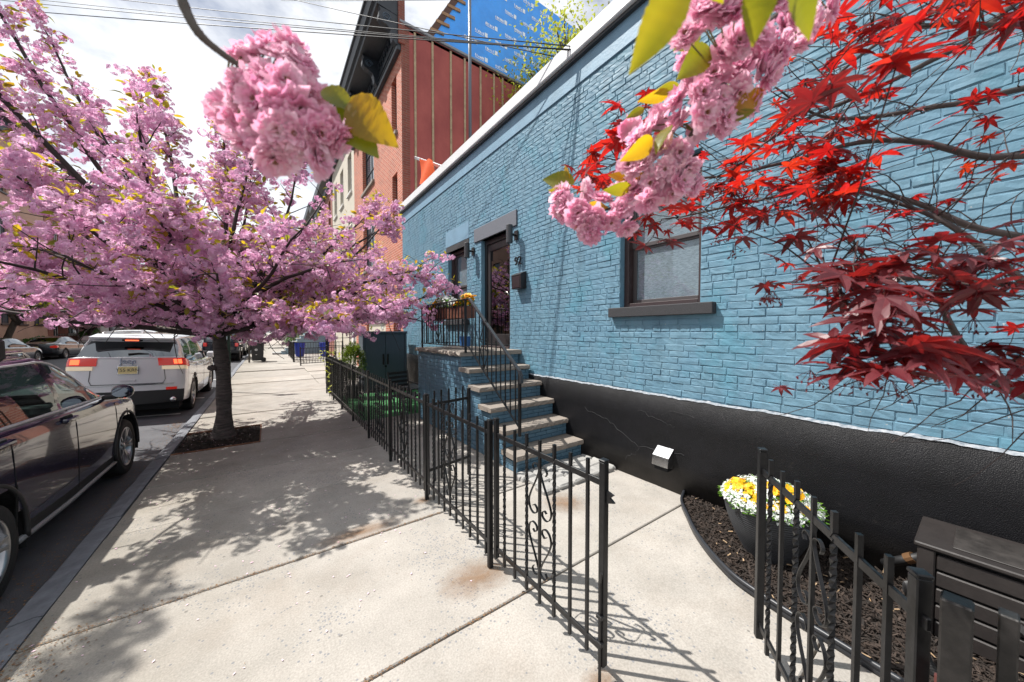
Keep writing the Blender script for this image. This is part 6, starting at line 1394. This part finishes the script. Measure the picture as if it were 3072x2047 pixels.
# ================================================================ FAR VEGETATION
GLEAF = leafmat2('spring_leaf', [(.10,.16,.02),(.16,.20,.025),(.22,.24,.03)], [(.35,.42,.03),(.5,.52,.04),(.6,.56,.05)], .45, .5, .3)
HEDGE = leafmat2('hedge_leaf', [(.02,.05,.012),(.035,.085,.018),(.06,.12,.025)], [(.06,.16,.02),(.10,.24,.03)], .25, .45, .4)
WILL = leafmat2('yellow_green_leaf', [(.22,.26,.03),(.32,.34,.04),(.42,.40,.06)], [(.45,.5,.05),(.6,.62,.08)], .4, .5, .3)
def leaf_tree(name, lab, loc, trunk_h, r_trunk, crown_c, crown_r, n_limb, n_leaf, mt, size, seed, geo=None, bark=BARK_G, lean=(0,0)):
    random.seed(seed); t = thing(name, lab, 'tree', loc)
    m_ = MB(); m_.add(*bark_tube([(lean[0]*z/trunk_h, lean[1]*z/trunk_h, z) for z in np.linspace(-.1,trunk_h,7)], [r_trunk*(1.25 if i == 0 else 1-.04*i) for i in range(7)], 12)); m_.build('trunk', bark, t, smooth=True)
    segs_ = []; wd = MB(); tips = []
    for k in range(n_limb):
        d = Vector((random.gauss(0,1),random.gauss(0,1),random.uniform(.2,1.6))).normalized(); L_ = random.uniform(.7,1.05)
        tgt = Vector(crown_c)+Vector((d.x*crown_r[0],d.y*crown_r[1],(d.z-.6)*crown_r[2]*1.2))*L_
        s0 = Vector((lean[0],lean[1],trunk_h*random.uniform(.8,1))); c_ = cr([s0, s0.lerp(tgt,.35)+Vector((0,0,.25)), s0.lerp(tgt,.7)+Vector((random.gauss(0,.2),random.gauss(0,.2),.2)), tgt], 10)
        wd.tube([tuple(p) for p in c_], [r_trunk*.5*(1-i/10)+.012 for i in range(10)], 5); tips += [Vector(p) for p in c_[3:]]
    wd.build('limbs', bark, t, smooth=True)
    pl_ = []
    for k in range(n_leaf):
        c0 = random.choice(tips); p = c0+Vector((random.gauss(0,1)*crown_r[0]*.17,random.gauss(0,1)*crown_r[1]*.17,random.gauss(0,1)*crown_r[2]*.15)); d = Vector((random.gauss(0,1),random.gauss(0,1),random.gauss(-.2,.7))).normalized(); pl_.append((p, rot_to(d), size*random.uniform(.6,1.3)))
    o = scatter('crown', geo or [leaf_geo(1,.3,.2,.3,2)], pl_, mt, t); o['kind'] = 'stuff'; return t
leaf_tree('street_tree', 'yellow green leafing street tree nearest across the road', (-13.4,31.0,0), 3.0, .26, (0,0,5.6), (3.2,3.2,2.6), 26, 5200, GLEAF, .17, 11, lean=(.5,.2))
leaf_tree('street_tree', 'leaning thin trunked street tree beside the dark blue sedan', (-13.5,35.2,0), 2.6, .18, (.4,.2,4.9), (2.6,2.6,2.2), 22, 3600, GLEAF, .16, 12, lean=(.9,-.3))
leaf_tree('street_tree', 'green street tree beyond the townhouse gate across the road', (-13.4,53.5,0), 2.8, .2, (0,0,5), (2.6,2.6,2.3), 18, 2600, GLEAF, .2, 13)
pinkgeo = pompoms(3, 5, .16, 4, .11)
for i, (x, y, lab) in enumerate(((-13.1,47,'small pale pink cherry across the street behind the white vehicle'),(-13.1,61,'distant pale pink cherry far down the left side'))):
    leaf_tree('pink_cherry', lab, (x,y,0), 1.6, .14, (0,0,3.6), (3.0,3.0,1.5), 26, 620, leafmat('pale_pink_far%d' % i, [(.55,.32,.38),(.66,.42,.47),(.72,.52,.55)], .35, .6), 1.0, 31+i, geo=pinkgeo, bark=TWIG)
leaf_tree('street_tree', 'dark trunked tree in the pavement beyond the black bin', (-.72,43.5,0), 3.2, .22, (0,0,5.2), (2.4,2.4,1.9), 18, 2400, GLEAF, .18, 15, bark=BARK)
leaf_tree('street_tree', 'second far pavement tree beyond the dark trunked one', (-.72,52,0), 3.2, .2, (0,0,5.2), (2.4,2.4,1.9), 14, 1600, GLEAF, .2, 16, bark=BARK)
leaf_tree('willow_tree', 'wispy yellow green tree rising behind the blue house roof', (9.9,8.9,0), 8.0, .16, (0,0,11.4), (3.0,3.0,3.4), 46, 13000, WILL, .12, 17)
def bush(name, lab, loc, r_, n_, mt, size, seed, cat='bush'):
    random.seed(seed); t = thing(name, lab, cat, loc); pl_ = []
    wd = MB(); 
    for k in range(14): d = Vector((random.gauss(0,.5)*r_[0],random.gauss(0,.5)*r_[1],r_[2]*random.uniform(.8,1.6))); wd.tube([(0,0,0),tuple(d*.5+Vector((0,0,.05))),tuple(d)], [.012,.008,.003], 4)
    wd.build('stems', TWIG, t)
    for k in range(n_):
        d = Vector((random.gauss(0,1),random.gauss(0,1),random.gauss(0,1))).normalized(); f = random.uniform(.55,1.0)*(1+.18*mnoise.noise(d*2.3+Vector((seed,0,0)))); p = Vector((d.x*r_[0]*f, d.y*r_[1]*f, r_[2]+d.z*r_[2]*f)); pl_.append((p, rot_to((d+Vector((random.gauss(0,.5),random.gauss(0,.5),random.gauss(.3,.5)))).normalized()), size*random.uniform(.6,1.3)))
    o = scatter('foliage', [leaf_geo(1,.32,.2,.3,2)], pl_, mt, t); o['kind'] = 'stuff'; return t
bush('hedge', 'clipped green hedge before the maroon townhouse', (-13.9,50.0,0), (.5,1.8,1.1), 2600, HEDGE, .14, 1)
bush('shrub', 'low dark shrubs under the left street trees', (-13.9,41,0), (.6,2.6,.6), 2000, HEDGE, .15, 2)
bush('hedge', 'dense green bush beside the grey blue stairs', (2.2,33.5,0), (1.1,1.8,1.15), 3200, HEDGE, .13, 3)
bush('hedge', 'leafy bush overhanging the far pavement right side', (2.0,37.5,0), (1.1,2.0,1.5), 2600, HEDGE, .14, 4)

# ================================================================ OVERHEAD WIRES
WIRE = mat('black_cable', (.015,.015,.018), .6)
def wire(lab, a, b_, sag, r_=.011):
    A, B = Vector(a), Vector(b_); E_ = A+(B-A)*1.75; P_ = []
    for i in range(31): t = i/30; p = A.lerp(E_, t); p.z -= sag*4*t*(1-t); P_.append(tuple(p))
    tag(MB().tube(P_, r_, 5).build('overhead_wire', WIRE, None, True), lab, 'wire', 'cables running from the house to the street')
wire('lowest overhead cable crossing to the house roof corner', (3.385,3.35,5.47), (-4.53,13.34,9.26), .06, .008)
wire('second lowest overhead cable crossing to the house roof corner', (3.385,3.38,5.48), (-4.60,13.39,9.46), .06, .007)
wire('third overhead cable crossing the sky towards the house', (3.385,3.40,5.50), (-3.84,12.85,9.46), .06, .006)
wire('fourth overhead cable crossing above the blossoms', (3.385,3.36,5.52), (-2.33,11.78,9.46), .05, .007)
wire('upper overhead cable passing before the dark cornice', (3.385,3.67,5.58), (.74,9.58,9.46), .04, .007)
wire('topmost overhead cable passing over the blue sheeting', (3.6,3.0,6.0), (1.83,8.81,9.46), .02, .007)
# ================================================================ STREET FURNITURE
t = thing('sign_post', 'green metal sign post standing right behind the cherry trunk', 'post', (-.89,12.15,0)); MB().prism([(-.03,-.02),(-.018,-.02),(-.018,.012),(.018,.012),(.018,-.02),(.03,-.02),(.03,.0),(.026,.024),(-.026,.024),(-.03,0)], 'z', 0, 2.9).build('shaft', mat('green_post_paint', (.035,.07,.05), .5, .3), t)
MB().cbox(-.23,.23,-.03,-.024,2.45,2.9,.003).build('sign_plate', mat('sign_back_white', (.6,.6,.58), .5), t)
t = thing('sign_post', 'slim brown metal post beside the black wheelie bin', 'post', (-.86,22.9,0)); MB().tube([(0,0,0),(0,0,3.4)], .04, 8).build('shaft', mat('brown_post', (.06,.05,.042), .6), t, smooth=True); MB().cbox(-.2,.2,-.05,-.044,2.8,3.3,.003).build('sign_plate', MATS['sign_back_white'], t)
t = thing('utility_pole', 'pale grey utility pole across the street', 'pole', (-12.95,52,0)); MB().tube([(0,0,0),(0,0,9)], [.17,.12], 10).build('shaft', mat('pale_grey_pole', (.42,.45,.5), .6), t, smooth=True); MB().cbox(-.22,.22,-.22,.22,2.6,3.0,.02).build('band', DARK, t)
# black wheelie bin
t = thing('wheelie_bin', 'black wheelie bin with white numerals by the kerb', 'bin', (-.50,23.4,0)); BINM = mat('black_bin_plastic', (.012,.012,.014), .5)
vs_ = [(-.24,-.26,.08),(.24,-.26,.08),(.24,.26,.08),(-.24,.26,.08),(-.29,-.33,.98),(.29,-.33,.98),(.29,.33,.98),(-.29,.33,.98)]; MB().add(vs_, [(3,2,1,0),(4,5,6,7),(0,1,5,4),(1,2,6,5),(2,3,7,6),(3,0,4,7)]).build('tub', BINM, t)
MB().prism([(-.32,.98),(.34,.98),(.40,1.0),(.36,1.06),(-.30,1.05)], 'y', -.35, .35).build('lid', BINM, t)
for s in (-1,1): m_ = MB(); m_.tube([(.26,s*.30,.11),(.26,s*.36,.11)], .11, 14); m_.build('wheel', RUBBER, t)
for k, z in enumerate((.70,.48)): text_obj('numeral', '8', .26, mat('white_numeral', (.75,.75,.75), .6), t, (-.06,-.31+.03*k,z), (R(86),0,0), .002)
# blue bins inside the railing
BBIN = mat('blue_bin_plastic', (.01,.03,.28), .4)
for i, (x, y, lab) in enumerate(((1.65,26.2,'blue recycling bin at the left inside the far railing'),(3.0,25.6,'blue recycling bin at the right inside the far railing'))):
    t = thing('recycling_bin', lab, 'bin', (x,y,0), group='blue recycling bins'); MB().lathe([(.22,.03),(.24,.06),(.29,.86),(.31,.87),(.31,.93),(.27,.95)], 20).build('tub', BBIN, t, smooth=False); m_ = MB(); [m_.tube([(s*.30,-.08,.75),(s*.36,-.05,.72),(s*.36,.05,.72),(s*.30,.08,.75)], .015, 5) for s in (-1,1)]; m_.build('handles', BBIN, t)
def rail_fence(name, lab, p0, p1, h, sp=.13, mid=True):
    a, b_ = Vector(p0), Vector(p1); d = b_-a; L_ = d.length; t = thing(name, lab, 'fence', p0, math.atan2(-d.x, d.y))
    for z in (h-.06,.12): MB().cbox(-.015,.015,0,L_,z-.015,z+.015,.003).build('rail', IRON, t)
    for y in (0,L_): MB().cbox(-.022,.022,y-.022,y+.022,0,h,.003).build('post', IRON, t)
    me = MB().box(-.008,.008,-.008,.008,.10,h-.06).mesh('picket', IRON)
    k = sp
    while k < L_-.05: link('picket', me, t, (0,k,0)); k += sp
    link('scroll', SCM, t, (0,L_*.5,h*.5)); return t
rail_fence('iron_fence', 'low black iron fence panel crossing the neighbour forecourt', (1.24,19.3,0), (3.45,19.9,0), .92)
rail_fence('iron_fence', 'black railing along the pavement in front of the blue bins', (1.08,22.0,0), (1.08,27.2,0), 1.12)
rail_fence('iron_fence', 'black railing crossing in front of the blue bins', (1.12,22.0,0), (3.5,22.0,0), 1.12)
# grey blue stoop further on
t = thing('entrance_stoop', 'grey blue painted side of a tall stoop behind the bins', 'stoop', (0,29.6,0)); nst = 9; pr = [(.75,0)]
for k in range(nst): pr += [(.75+.24*k,.22*(k+1)),(.75+.24*(k+1),.22*(k+1))]
pr += [(3.55,.22*nst),(3.55,0)]
MB().prism(pr, 'y', 0, 1.5).build('body', mat('grey_blue_stair_paint', (.20,.29,.35), .7, var=.1, vscale=3), t)
for k in range(nst): MB().cbox(.72+.24*k,1.0+.24*k,-.04,1.54,.22*(k+1)+.004,.22*(k+1)+.05,.01).build('tread', mat('grey_tread', (.33,.33,.32), .8), t)
for y in (-.02,1.5): MB().tube([(.75,y,.95),(2.9,y,2.95)], .025, 6).build('handrail', mat('grey_rail', (.25,.27,.28), .4), t)
MB().cbox(.2,.74,.1,1.4,0,.14,.02).build('bottom_step', MATS['grey_tread'], t)
# person far away
t = thing('person', 'person in a dark red top walking far down the pavement', 'person', (.9,78,0)); random.seed(2)
bm = bmesh.new(); vL = []
jn = {'pel':(0,0,.95),'che':(0,0,1.30),'nek':(0,0,1.48),'hed':(0,.0,1.62),'top':(0,0,1.72),'kl':(.10,.08,.5),'fl':(.10,.02,.06),'kr':(-.10,-.06,.5),'fr':(-.10,-.2,.08),'sl':(.19,0,1.40),'el':(.25,.03,1.15),'hl':(.24,.1,.92),'sr':(-.19,0,1.40),'er':(-.25,-.03,1.15),'hr':(-.24,.05,.92)}
vm = {k: bm.verts.new(v) for k, v in jn.items()}
for a, b_ in (('pel','che'),('che','nek'),('nek','hed'),('hed','top'),('pel','kl'),('kl','fl'),('pel','kr'),('kr','fr'),('che','sl'),('sl','el'),('el','hl'),('che','sr'),('sr','er'),('er','hr')): bm.edges.new((vm[a],vm[b_]))
me = bpy.data.meshes.new('body'); bm.to_mesh(me); bm.free(); o = link('body', me, t); me.materials.append(mat('person_red_top', (.16,.02,.03), .8))
o.modifiers.new('skin','SKIN'); o.modifiers.new('sub','SUBSURF').levels = 1
for v, r_ in zip(me.skin_vertices[0].data, (.15,.16,.06,.10,.07,.08,.05,.08,.05,.07,.05,.04,.07,.05,.04)): v.radius = (r_,r_)
# ================================================================ SMALL THINGS IN THE YARD
random.seed(55)
WHITEF = leafmat('white_flower', [(.72,.74,.72),(.85,.86,.84)], .3, .6); YELF = leafmat('yellow_flower', [(.85,.42,.01),(.9,.55,.015),(.85,.30,.01)], .3, .5); GRNL = leafmat2('fresh_green_leaf', [(.05,.13,.015),(.09,.20,.02),(.14,.26,.03)], [(.15,.35,.02),(.25,.5,.03)], .35, .45, .4); PURF = leafmat('purple_flower', [(.22,.05,.35),(.45,.12,.45),(.35,.02,.10)], .3, .5)
def tiny_flowers(n, rad, k=5, fl=.012):
    out = []
    for v in range(n):
        V = []; F = []
        for i in range(k):
            a = 2*math.pi*i/k+random.uniform(-.2,.2); o = len(V)
            V += [(0,0,0),(fl*math.cos(a-.6),fl*math.sin(a-.6),fl*.25),(fl*1.15*math.cos(a),fl*1.15*math.sin(a),fl*.2),(fl*math.cos(a+.6),fl*math.sin(a+.6),fl*.25)]; F.append((o,o+1,o+2,o+3))
        out.append((np.array(V), np.array(F)))
    return out
def upmat(d): return (Vector(d).normalized().to_track_quat('Z','Y') @ Quaternion((0,0,1), random.uniform(0,6.28))).to_matrix()
# black bowl planter
pl_t = thing('flower_planter', 'dark ribbed bowl planter full of white and yellow flowers', 'planter', (3.05,.94,.02))
prof = [(.10,0),(.155,.004)]+[(.155+.135*math.sin(t*1.35)/math.sin(1.35)+(.0016 if i % 2 else -.0016), .01+.36*t) for i, t in enumerate(np.linspace(0,1,44))]+[(.298,.375),(.296,.385),(.282,.385),(.275,.36)]
MB().lathe(prof, 48).build('pot', mat('charcoal_ribbed_pot', (.028,.03,.034), .5, var=.2, vscale=8), pl_t, smooth=False)
MB().lathe([(.002,.345),(.276,.345)], 24, cap=False).build('potting_soil', MATS['soil'], pl_t)
def dome():
    a = random.uniform(0,6.28); r_ = math.sqrt(random.random())*.31; return Vector((r_*math.cos(a), r_*math.sin(a), .37+.15*(1-(r_/.34)**2)+random.gauss(0,.012))), Vector((r_*math.cos(a)*2.2, r_*math.sin(a)*2.2, .6))
gw = tiny_flowers(4,0,4,.0095); gy = tiny_flowers(4,0,5,.021)
P1 = []; P2 = []; P3 = []
for k in range(3400):
    p, d = dome(); m0 = mnoise.noise(Vector((p.x*5,p.y*5,3)))
    if m0 > -.05 or p.x**2+p.y**2 > .05: P1.append((p+Vector((0,0,.012)), upmat(d+Vector((random.gauss(0,.3),random.gauss(0,.3),0))), random.uniform(.8,1.3)))
for k in range(300):
    p, d = dome(); m0 = mnoise.noise(Vector((p.x*5,p.y*5,3)))
    if m0 < -.05 and p.x**2+p.y**2 < .075: P2.append((p+Vector((0,0,.022)), upmat(d+Vector((-.35,-.15,.1))+Vector((random.gauss(0,.3),random.gauss(0,.3),0))), random.uniform(.85,1.25)))
for k in range(1500):
    p, d = dome(); P3.append((p-Vector((0,0,.008)), rot_to(d+Vector((random.gauss(0,.5),random.gauss(0,.5),0))), random.uniform(.7,1.3)))
for nm, gg, pp, mt in (('white_flowers',gw,P1,WHITEF),('yellow_flowers',gy,P2,YELF),('flower_leaves',[leaf_geo(.035,.009,.3,.3,2)],P3,GRNL)):
    o = scatter(nm, gg, pp, mt, pl_t); o['kind'] = 'stuff'
# flower box on the stoop railing
fb = thing('flower_box', 'brown wooden flower box hung on the stoop railing', 'flower box', (2.55,5.50,1.90))
WB = mat('red_brown_box_wood', (.13,.045,.025), .6, var=.35, vscale=8, aniso=(1,.2,4))
MB().cbox(-.09,.09,-.76,.76,0,.02,.004).build('box_base', WB, fb)
for x in (-.10,.08): MB().cbox(x,x+.02,-.78,.78,.0,.19,.004).build('side_board', WB, fb)
for y in (-.78,.76): MB().cbox(-.08,.08,y,y+.02,.0,.19,.004).build('end_board', WB, fb)
MB().box(-.08,.08,-.76,.76,.14,.16).build('potting_soil', MATS['soil'], fb)
PP = {k: [] for k in 'wypg'}
for k in range(1500):
    y = random.uniform(-.76,.76); x = random.uniform(-.11,.11); hh = .19+.20*(.5+.5*math.sin(y*6.3+1))*random.random()
    z_ = 'w' if -.35 < y < .25 else ('y' if math.sin(y*7) > .1 else 'p'); z_ = z_ if random.random() < .55 else 'g'
    PP[z_].append((Vector((x,y,hh+(.03 if z_ != 'g' else -.01))), upmat((x*3-.4,random.gauss(0,.4),.8)) if z_ != 'g' else rot_to((random.gauss(0,.6),random.gauss(0,.6),.8)), random.uniform(.8,1.3)))
for z_, nm, gg, mt in (('w','white_flowers',tiny_flowers(3,0,5,.024),WHITEF),('y','yellow_flowers',tiny_flowers(3,0,5,.034),YELF),('p','purple_flowers',tiny_flowers(3,0,5,.022),PURF),('g','flower_leaves',[leaf_geo(.06,.016,.3,.3,2)],GRNL)):
    if PP[z_]: o = scatter(nm, gg, PP[z_], mt, fb); o['kind'] = 'stuff'
MB().cbox(-.145,-.105,-.5,-.47,.17,.2,.003).cbox(-.145,-.105,.47,.5,.17,.2,.003).build('hook', IRON, fb)
t = thing('bucket', 'small blue bucket on the landing beside the door', 'bucket', (3.2,6.1,1.385)); MB().lathe([(.09,0),(.10,.01),(.115,.2),(.12,.205),(.108,.2)], 18).build('tub', mat('blue_bucket', (.03,.12,.32), .5), t); MB().tube([(.115*math.cos(a),0,.2+.10*math.sin(a)) for a in np.linspace(0,math.pi,12)], .004, 5).build('bail', IRON, t)
# deck storage box
db = thing('storage_box', 'dark brown slatted storage box at the lower right by the wall', 'storage box', (2.93,.21,0)); BX = mat('dark_brown_resin', (.022,.018,.017), .5, var=.25, vscale=20, bump=.2, bscale=90, bdist=.002)
MB().box(.03,.40,-1.4,-.03,.05,.50).build('carcass', DARK, db)
MB().cbox(-.012,.43,-1.45,.012,.505,.53,.006).build('lid', BX, db)
MB().cbox(.05,.37,-1.3,-.12,.531,.536,.002).build('lid_panel', mat('worn_lid_panel', (.035,.031,.029), .45, var=.6, vscale=12), db)
for y in (-.065,-1.43): MB().cbox(-.004,.05,y,y+.065,.0,.503,.006).build('corner_post', BX, db)
for k in range(5): MB().cbox(.004,.03,-1.365,-.067,.035+k*.092,.035+k*.092+.080,.006).build('slat', BX, db)
for k in range(5): MB().cbox(.055,.40,-.026,-.002,.035+k*.092,.035+k*.092+.080,.006).build('slat', BX, db)
m_ = MB(); m_.ribbon([(-.02,-.30,.30),(-.02,-.42,.20),(-.02,-.60,.12)], (1,0,0), .006, .03); m_.tube([(-.03,-.30,.30),(-.01,-.30,.30)], .018, 10); m_.build('stay_hinge', mat('grey_steel', (.25,.25,.26), .35, .9), db)
HOSE = mat('black_hose', (.010,.010,.011), .55)
t = thing('garden_hose', 'black corrugated hose standing by the end of the storage box', 'hose', (2.66,.17,0)); hp = cr([(.20,.06,.26),(.10,.05,.34),(.03,.03,.31),(-.01,0,.2),(-.03,-.02,.08),(-.03,-.05,.02)], 110)
MB().tube([tuple(p) for p in hp], [.017 if i % 2 else .023 for i in range(110)], 10).build('corrugated_tube', HOSE, t)
t = thing('drain_pipe', 'short black pipe stub entering the storage box from the wall', 'pipe', (3.27,.215,.28)); MB().tube([(0,0,.02),(.02,.09,-.06),(.05,.16,-.13)], .026, 10).build('pipe', HOSE, t, smooth=True); MB().tube([(.005,.03,0),(.012,.06,-.03)], .031, 12).build('coupling', mat('brass_coupling', (.22,.12,.06), .45, .6), t)
# storage cabinet
cb = thing('storage_cabinet', 'tall slate grey two door storage cabinet at the yard end', 'cabinet', (2.08,9.9,0)); CBM = mat('slate_cabinet', (.05,.066,.092), .55, var=.12, vscale=5, bump=.12, bscale=30, aniso=(12,1,1), bdist=.004); CBL = mat('cabinet_side_panel', (.075,.095,.115), .55)
MB().box(.02,1.18,.03,.62,.06,1.62).build('carcass', CBL, cb); MB().cbox(-.02,1.22,-.03,.66,1.62,1.69,.01).build('lid', CBM, cb)
MB().cbox(.06,.595,-.0,.03,.08,1.615,.006).build('door', CBM, cb); MB().cbox(.605,1.14,-.0,.03,.08,1.615,.006).build('door', CBM, cb)
for x in (0,1.145): MB().cbox(x,x+.055,-.012,.04,0,1.62,.005).build('corner_trim', CBM, cb)
for x in (.54,.66): MB().cbox(x-.022,x+.022,-.035,-.001,.75,1.05,.012).build('handle', DARK, cb)
MB().cbox(.575,.625,-.03,-.005,.68,.73,.006).build('padlock', DARK, cb)
# trellis
tl = thing('garden_trellis', 'black metal lattice trellis at the end of the fence', 'trellis', (1.36,10.85,0))
for x in (0,.19,.38,.57): MB().cbox(x-.012,x+.012,-.012,.012,0,1.95,.003).build('upright', IRON, tl)
for k in range(9): MB().cbox(0,.57,-.018,-.012,.2+k*.215,.214+k*.215,.002).build('cross_bar', IRON, tl)
for y in (.2,.4): MB().cbox(-.012,.012,y-.012,y+.012,0,1.95,.003).build('upright', IRON, tl)
for k in range(9): MB().cbox(-.018,-.012,0,.4,.2+k*.215,.214+k*.215,.002).build('cross_bar', IRON, tl)
MB().cbox(-.04,.62,-.03,.03,1.95,2.0,.006).build('cap_rail', IRON, tl)
t = thing('conifer_shrub', 'small round evergreen shrub by the storage cabinet', 'shrub', (1.74,9.35,0)); random.seed(8); pl_ = []
MB().lathe([(.13,0),(.17,.3),(.18,.32),(.16,.31)], 18).build('pot', mat('dark_pot', (.03,.03,.03), .6), t); MB().tube([(0,0,.25),(.01,0,.8)], .018, 6).build('trunk', TWIG, t)
for k in range(2600):
    d = Vector((random.gauss(0,1),random.gauss(0,1),random.gauss(0,1))).normalized(); f = random.uniform(.6,1)*(1+.22*mnoise.noise(d*2.6)); pl_.append((Vector((d.x*.26*f,d.y*.26*f,.92+d.z*.45*f)), rot_to(d+Vector((random.gauss(0,.4),random.gauss(0,.4),.5))), random.uniform(.7,1.3)))
o = scatter('foliage', [leaf_geo(.07,.012,.1,.2,2)], pl_, leafmat2('conifer_needle', [(.05,.09,.015),(.09,.14,.02),(.16,.20,.03)], [(.15,.25,.02),(.25,.32,.03)], .25, .5, .3), t); o['kind'] = 'stuff'
t = thing('climbing_vine', 'light green vine climbing the far end of the fence', 'vine', (1.27,10.2,0)); pl_ = []; vm_ = MB()
for k in range(9):
    P_ = [Vector((random.gauss(0,.02),random.uniform(-1.1,.35),.0))]
    for j in range(9): P_.append(P_[-1]+Vector((random.gauss(0,.025),random.gauss(0,.05),.13)))
    vm_.tube([tuple(p) for p in P_], .004, 4, cap=False)
    for p in P_[2:]:
        if random.random() < .55: pl_ += [(p+Vector((random.gauss(0,.03),random.gauss(0,.03),random.gauss(0,.03))), rot_to((random.gauss(0,1),random.gauss(0,1),random.gauss(0,.6))), random.uniform(.7,1.3)) for _ in range(3)]
vm_.build('stems', TWIG, t); o = scatter('foliage', [leaf_geo(.07,.025,.3,.2,2)], pl_, WILL, t); o['kind'] = 'stuff'
# turf, table and chair
tf = MB().box(1.42,3.42,6.85,9.75,-.02,.012).build('artificial_turf', mat('green_turf', (.05,.22,.07), .9, var=.3, vscale=60, bump=.8, bscale=220, bdist=.01)); tag(tf, 'bright green artificial turf mat in the side yard', 'turf')
tb = thing('patio_table', 'low black slatted patio table beside the stoop', 'table', (2.5,7.35,0))
for k in range(6): MB().cbox(-.35+k*.117,-.25+k*.117,-.35,.35,.46,.485,.004).build('slat', IRON_WORN, tb)
for x in (-.32,.32):
    for y in (-.32,.32): MB().cbox(x-.02,x+.02,y-.02,y+.02,.013,.459,.003).build('leg', IRON_WORN, tb)
ch = thing('patio_chair', 'black patio chair tucked against the stoop', 'chair', (2.22,6.75,0), R(15))
MB().cbox(-.24,.24,-.23,.23,.40,.43,.006).build('seat', IRON_WORN, ch)
for x in (-.22,.22):
    MB().tube([(x,.22,.013),(x,.22,.42),(x,.30,.88)], .016, 6).build('leg', IRON, ch); MB().tube([(x,-.22,.013),(x,-.22,.62),(x,.22,.64)], .016, 6).build('leg', IRON, ch)
for k in range(5): MB().ribbon([(-.22,.235+.016*k,.5+.085*k),(.22,.235+.016*k,.5+.085*k)], (0,0,1), .05, .008).build('back_slat', IRON_WORN, ch)
# white pipe with an urn cap, no lamp; wall lantern next door
t = thing('white_pipe', 'slim white post with urn shaped cap before the brick house', 'post', (2.16,11.5,0)); MB().tube([(0,0,0),(0,0,1.85)], .045, 10).build('shaft', WTRIM, t, smooth=True); MB().lathe([(.05,1.85),(.06,1.88),(.10,1.98),(.12,2.05),(.14,2.07),(.05,2.09)], 16).build('urn_cap', CREAM, t, smooth=True)
t = thing('wall_lantern', 'old white carriage lantern on the red brick pier', 'lamp', (3.46,12.45,1.95)); MB().tube([(0,0,.15),(-.10,0,.25),(-.18,0,.22),(-.18,0,.12)], .012, 6).build('bracket', WTRIM, t, smooth=True); MB().lathe([(.02,.14),(.13,.06),(.14,.04),(.10,.04)], 8, (-.18,0,0)).build('roof', WTRIM, t); MB().lathe([(.09,.04),(.06,-.16),(.03,-.19)], 6, (-.18,0,0)).build('lamp_glass', GLASS_WIN, t); MB().lathe([(.03,-.19),(.05,-.2),(.02,-.24)], 8, (-.18,0,0)).build('finial', WTRIM, t)
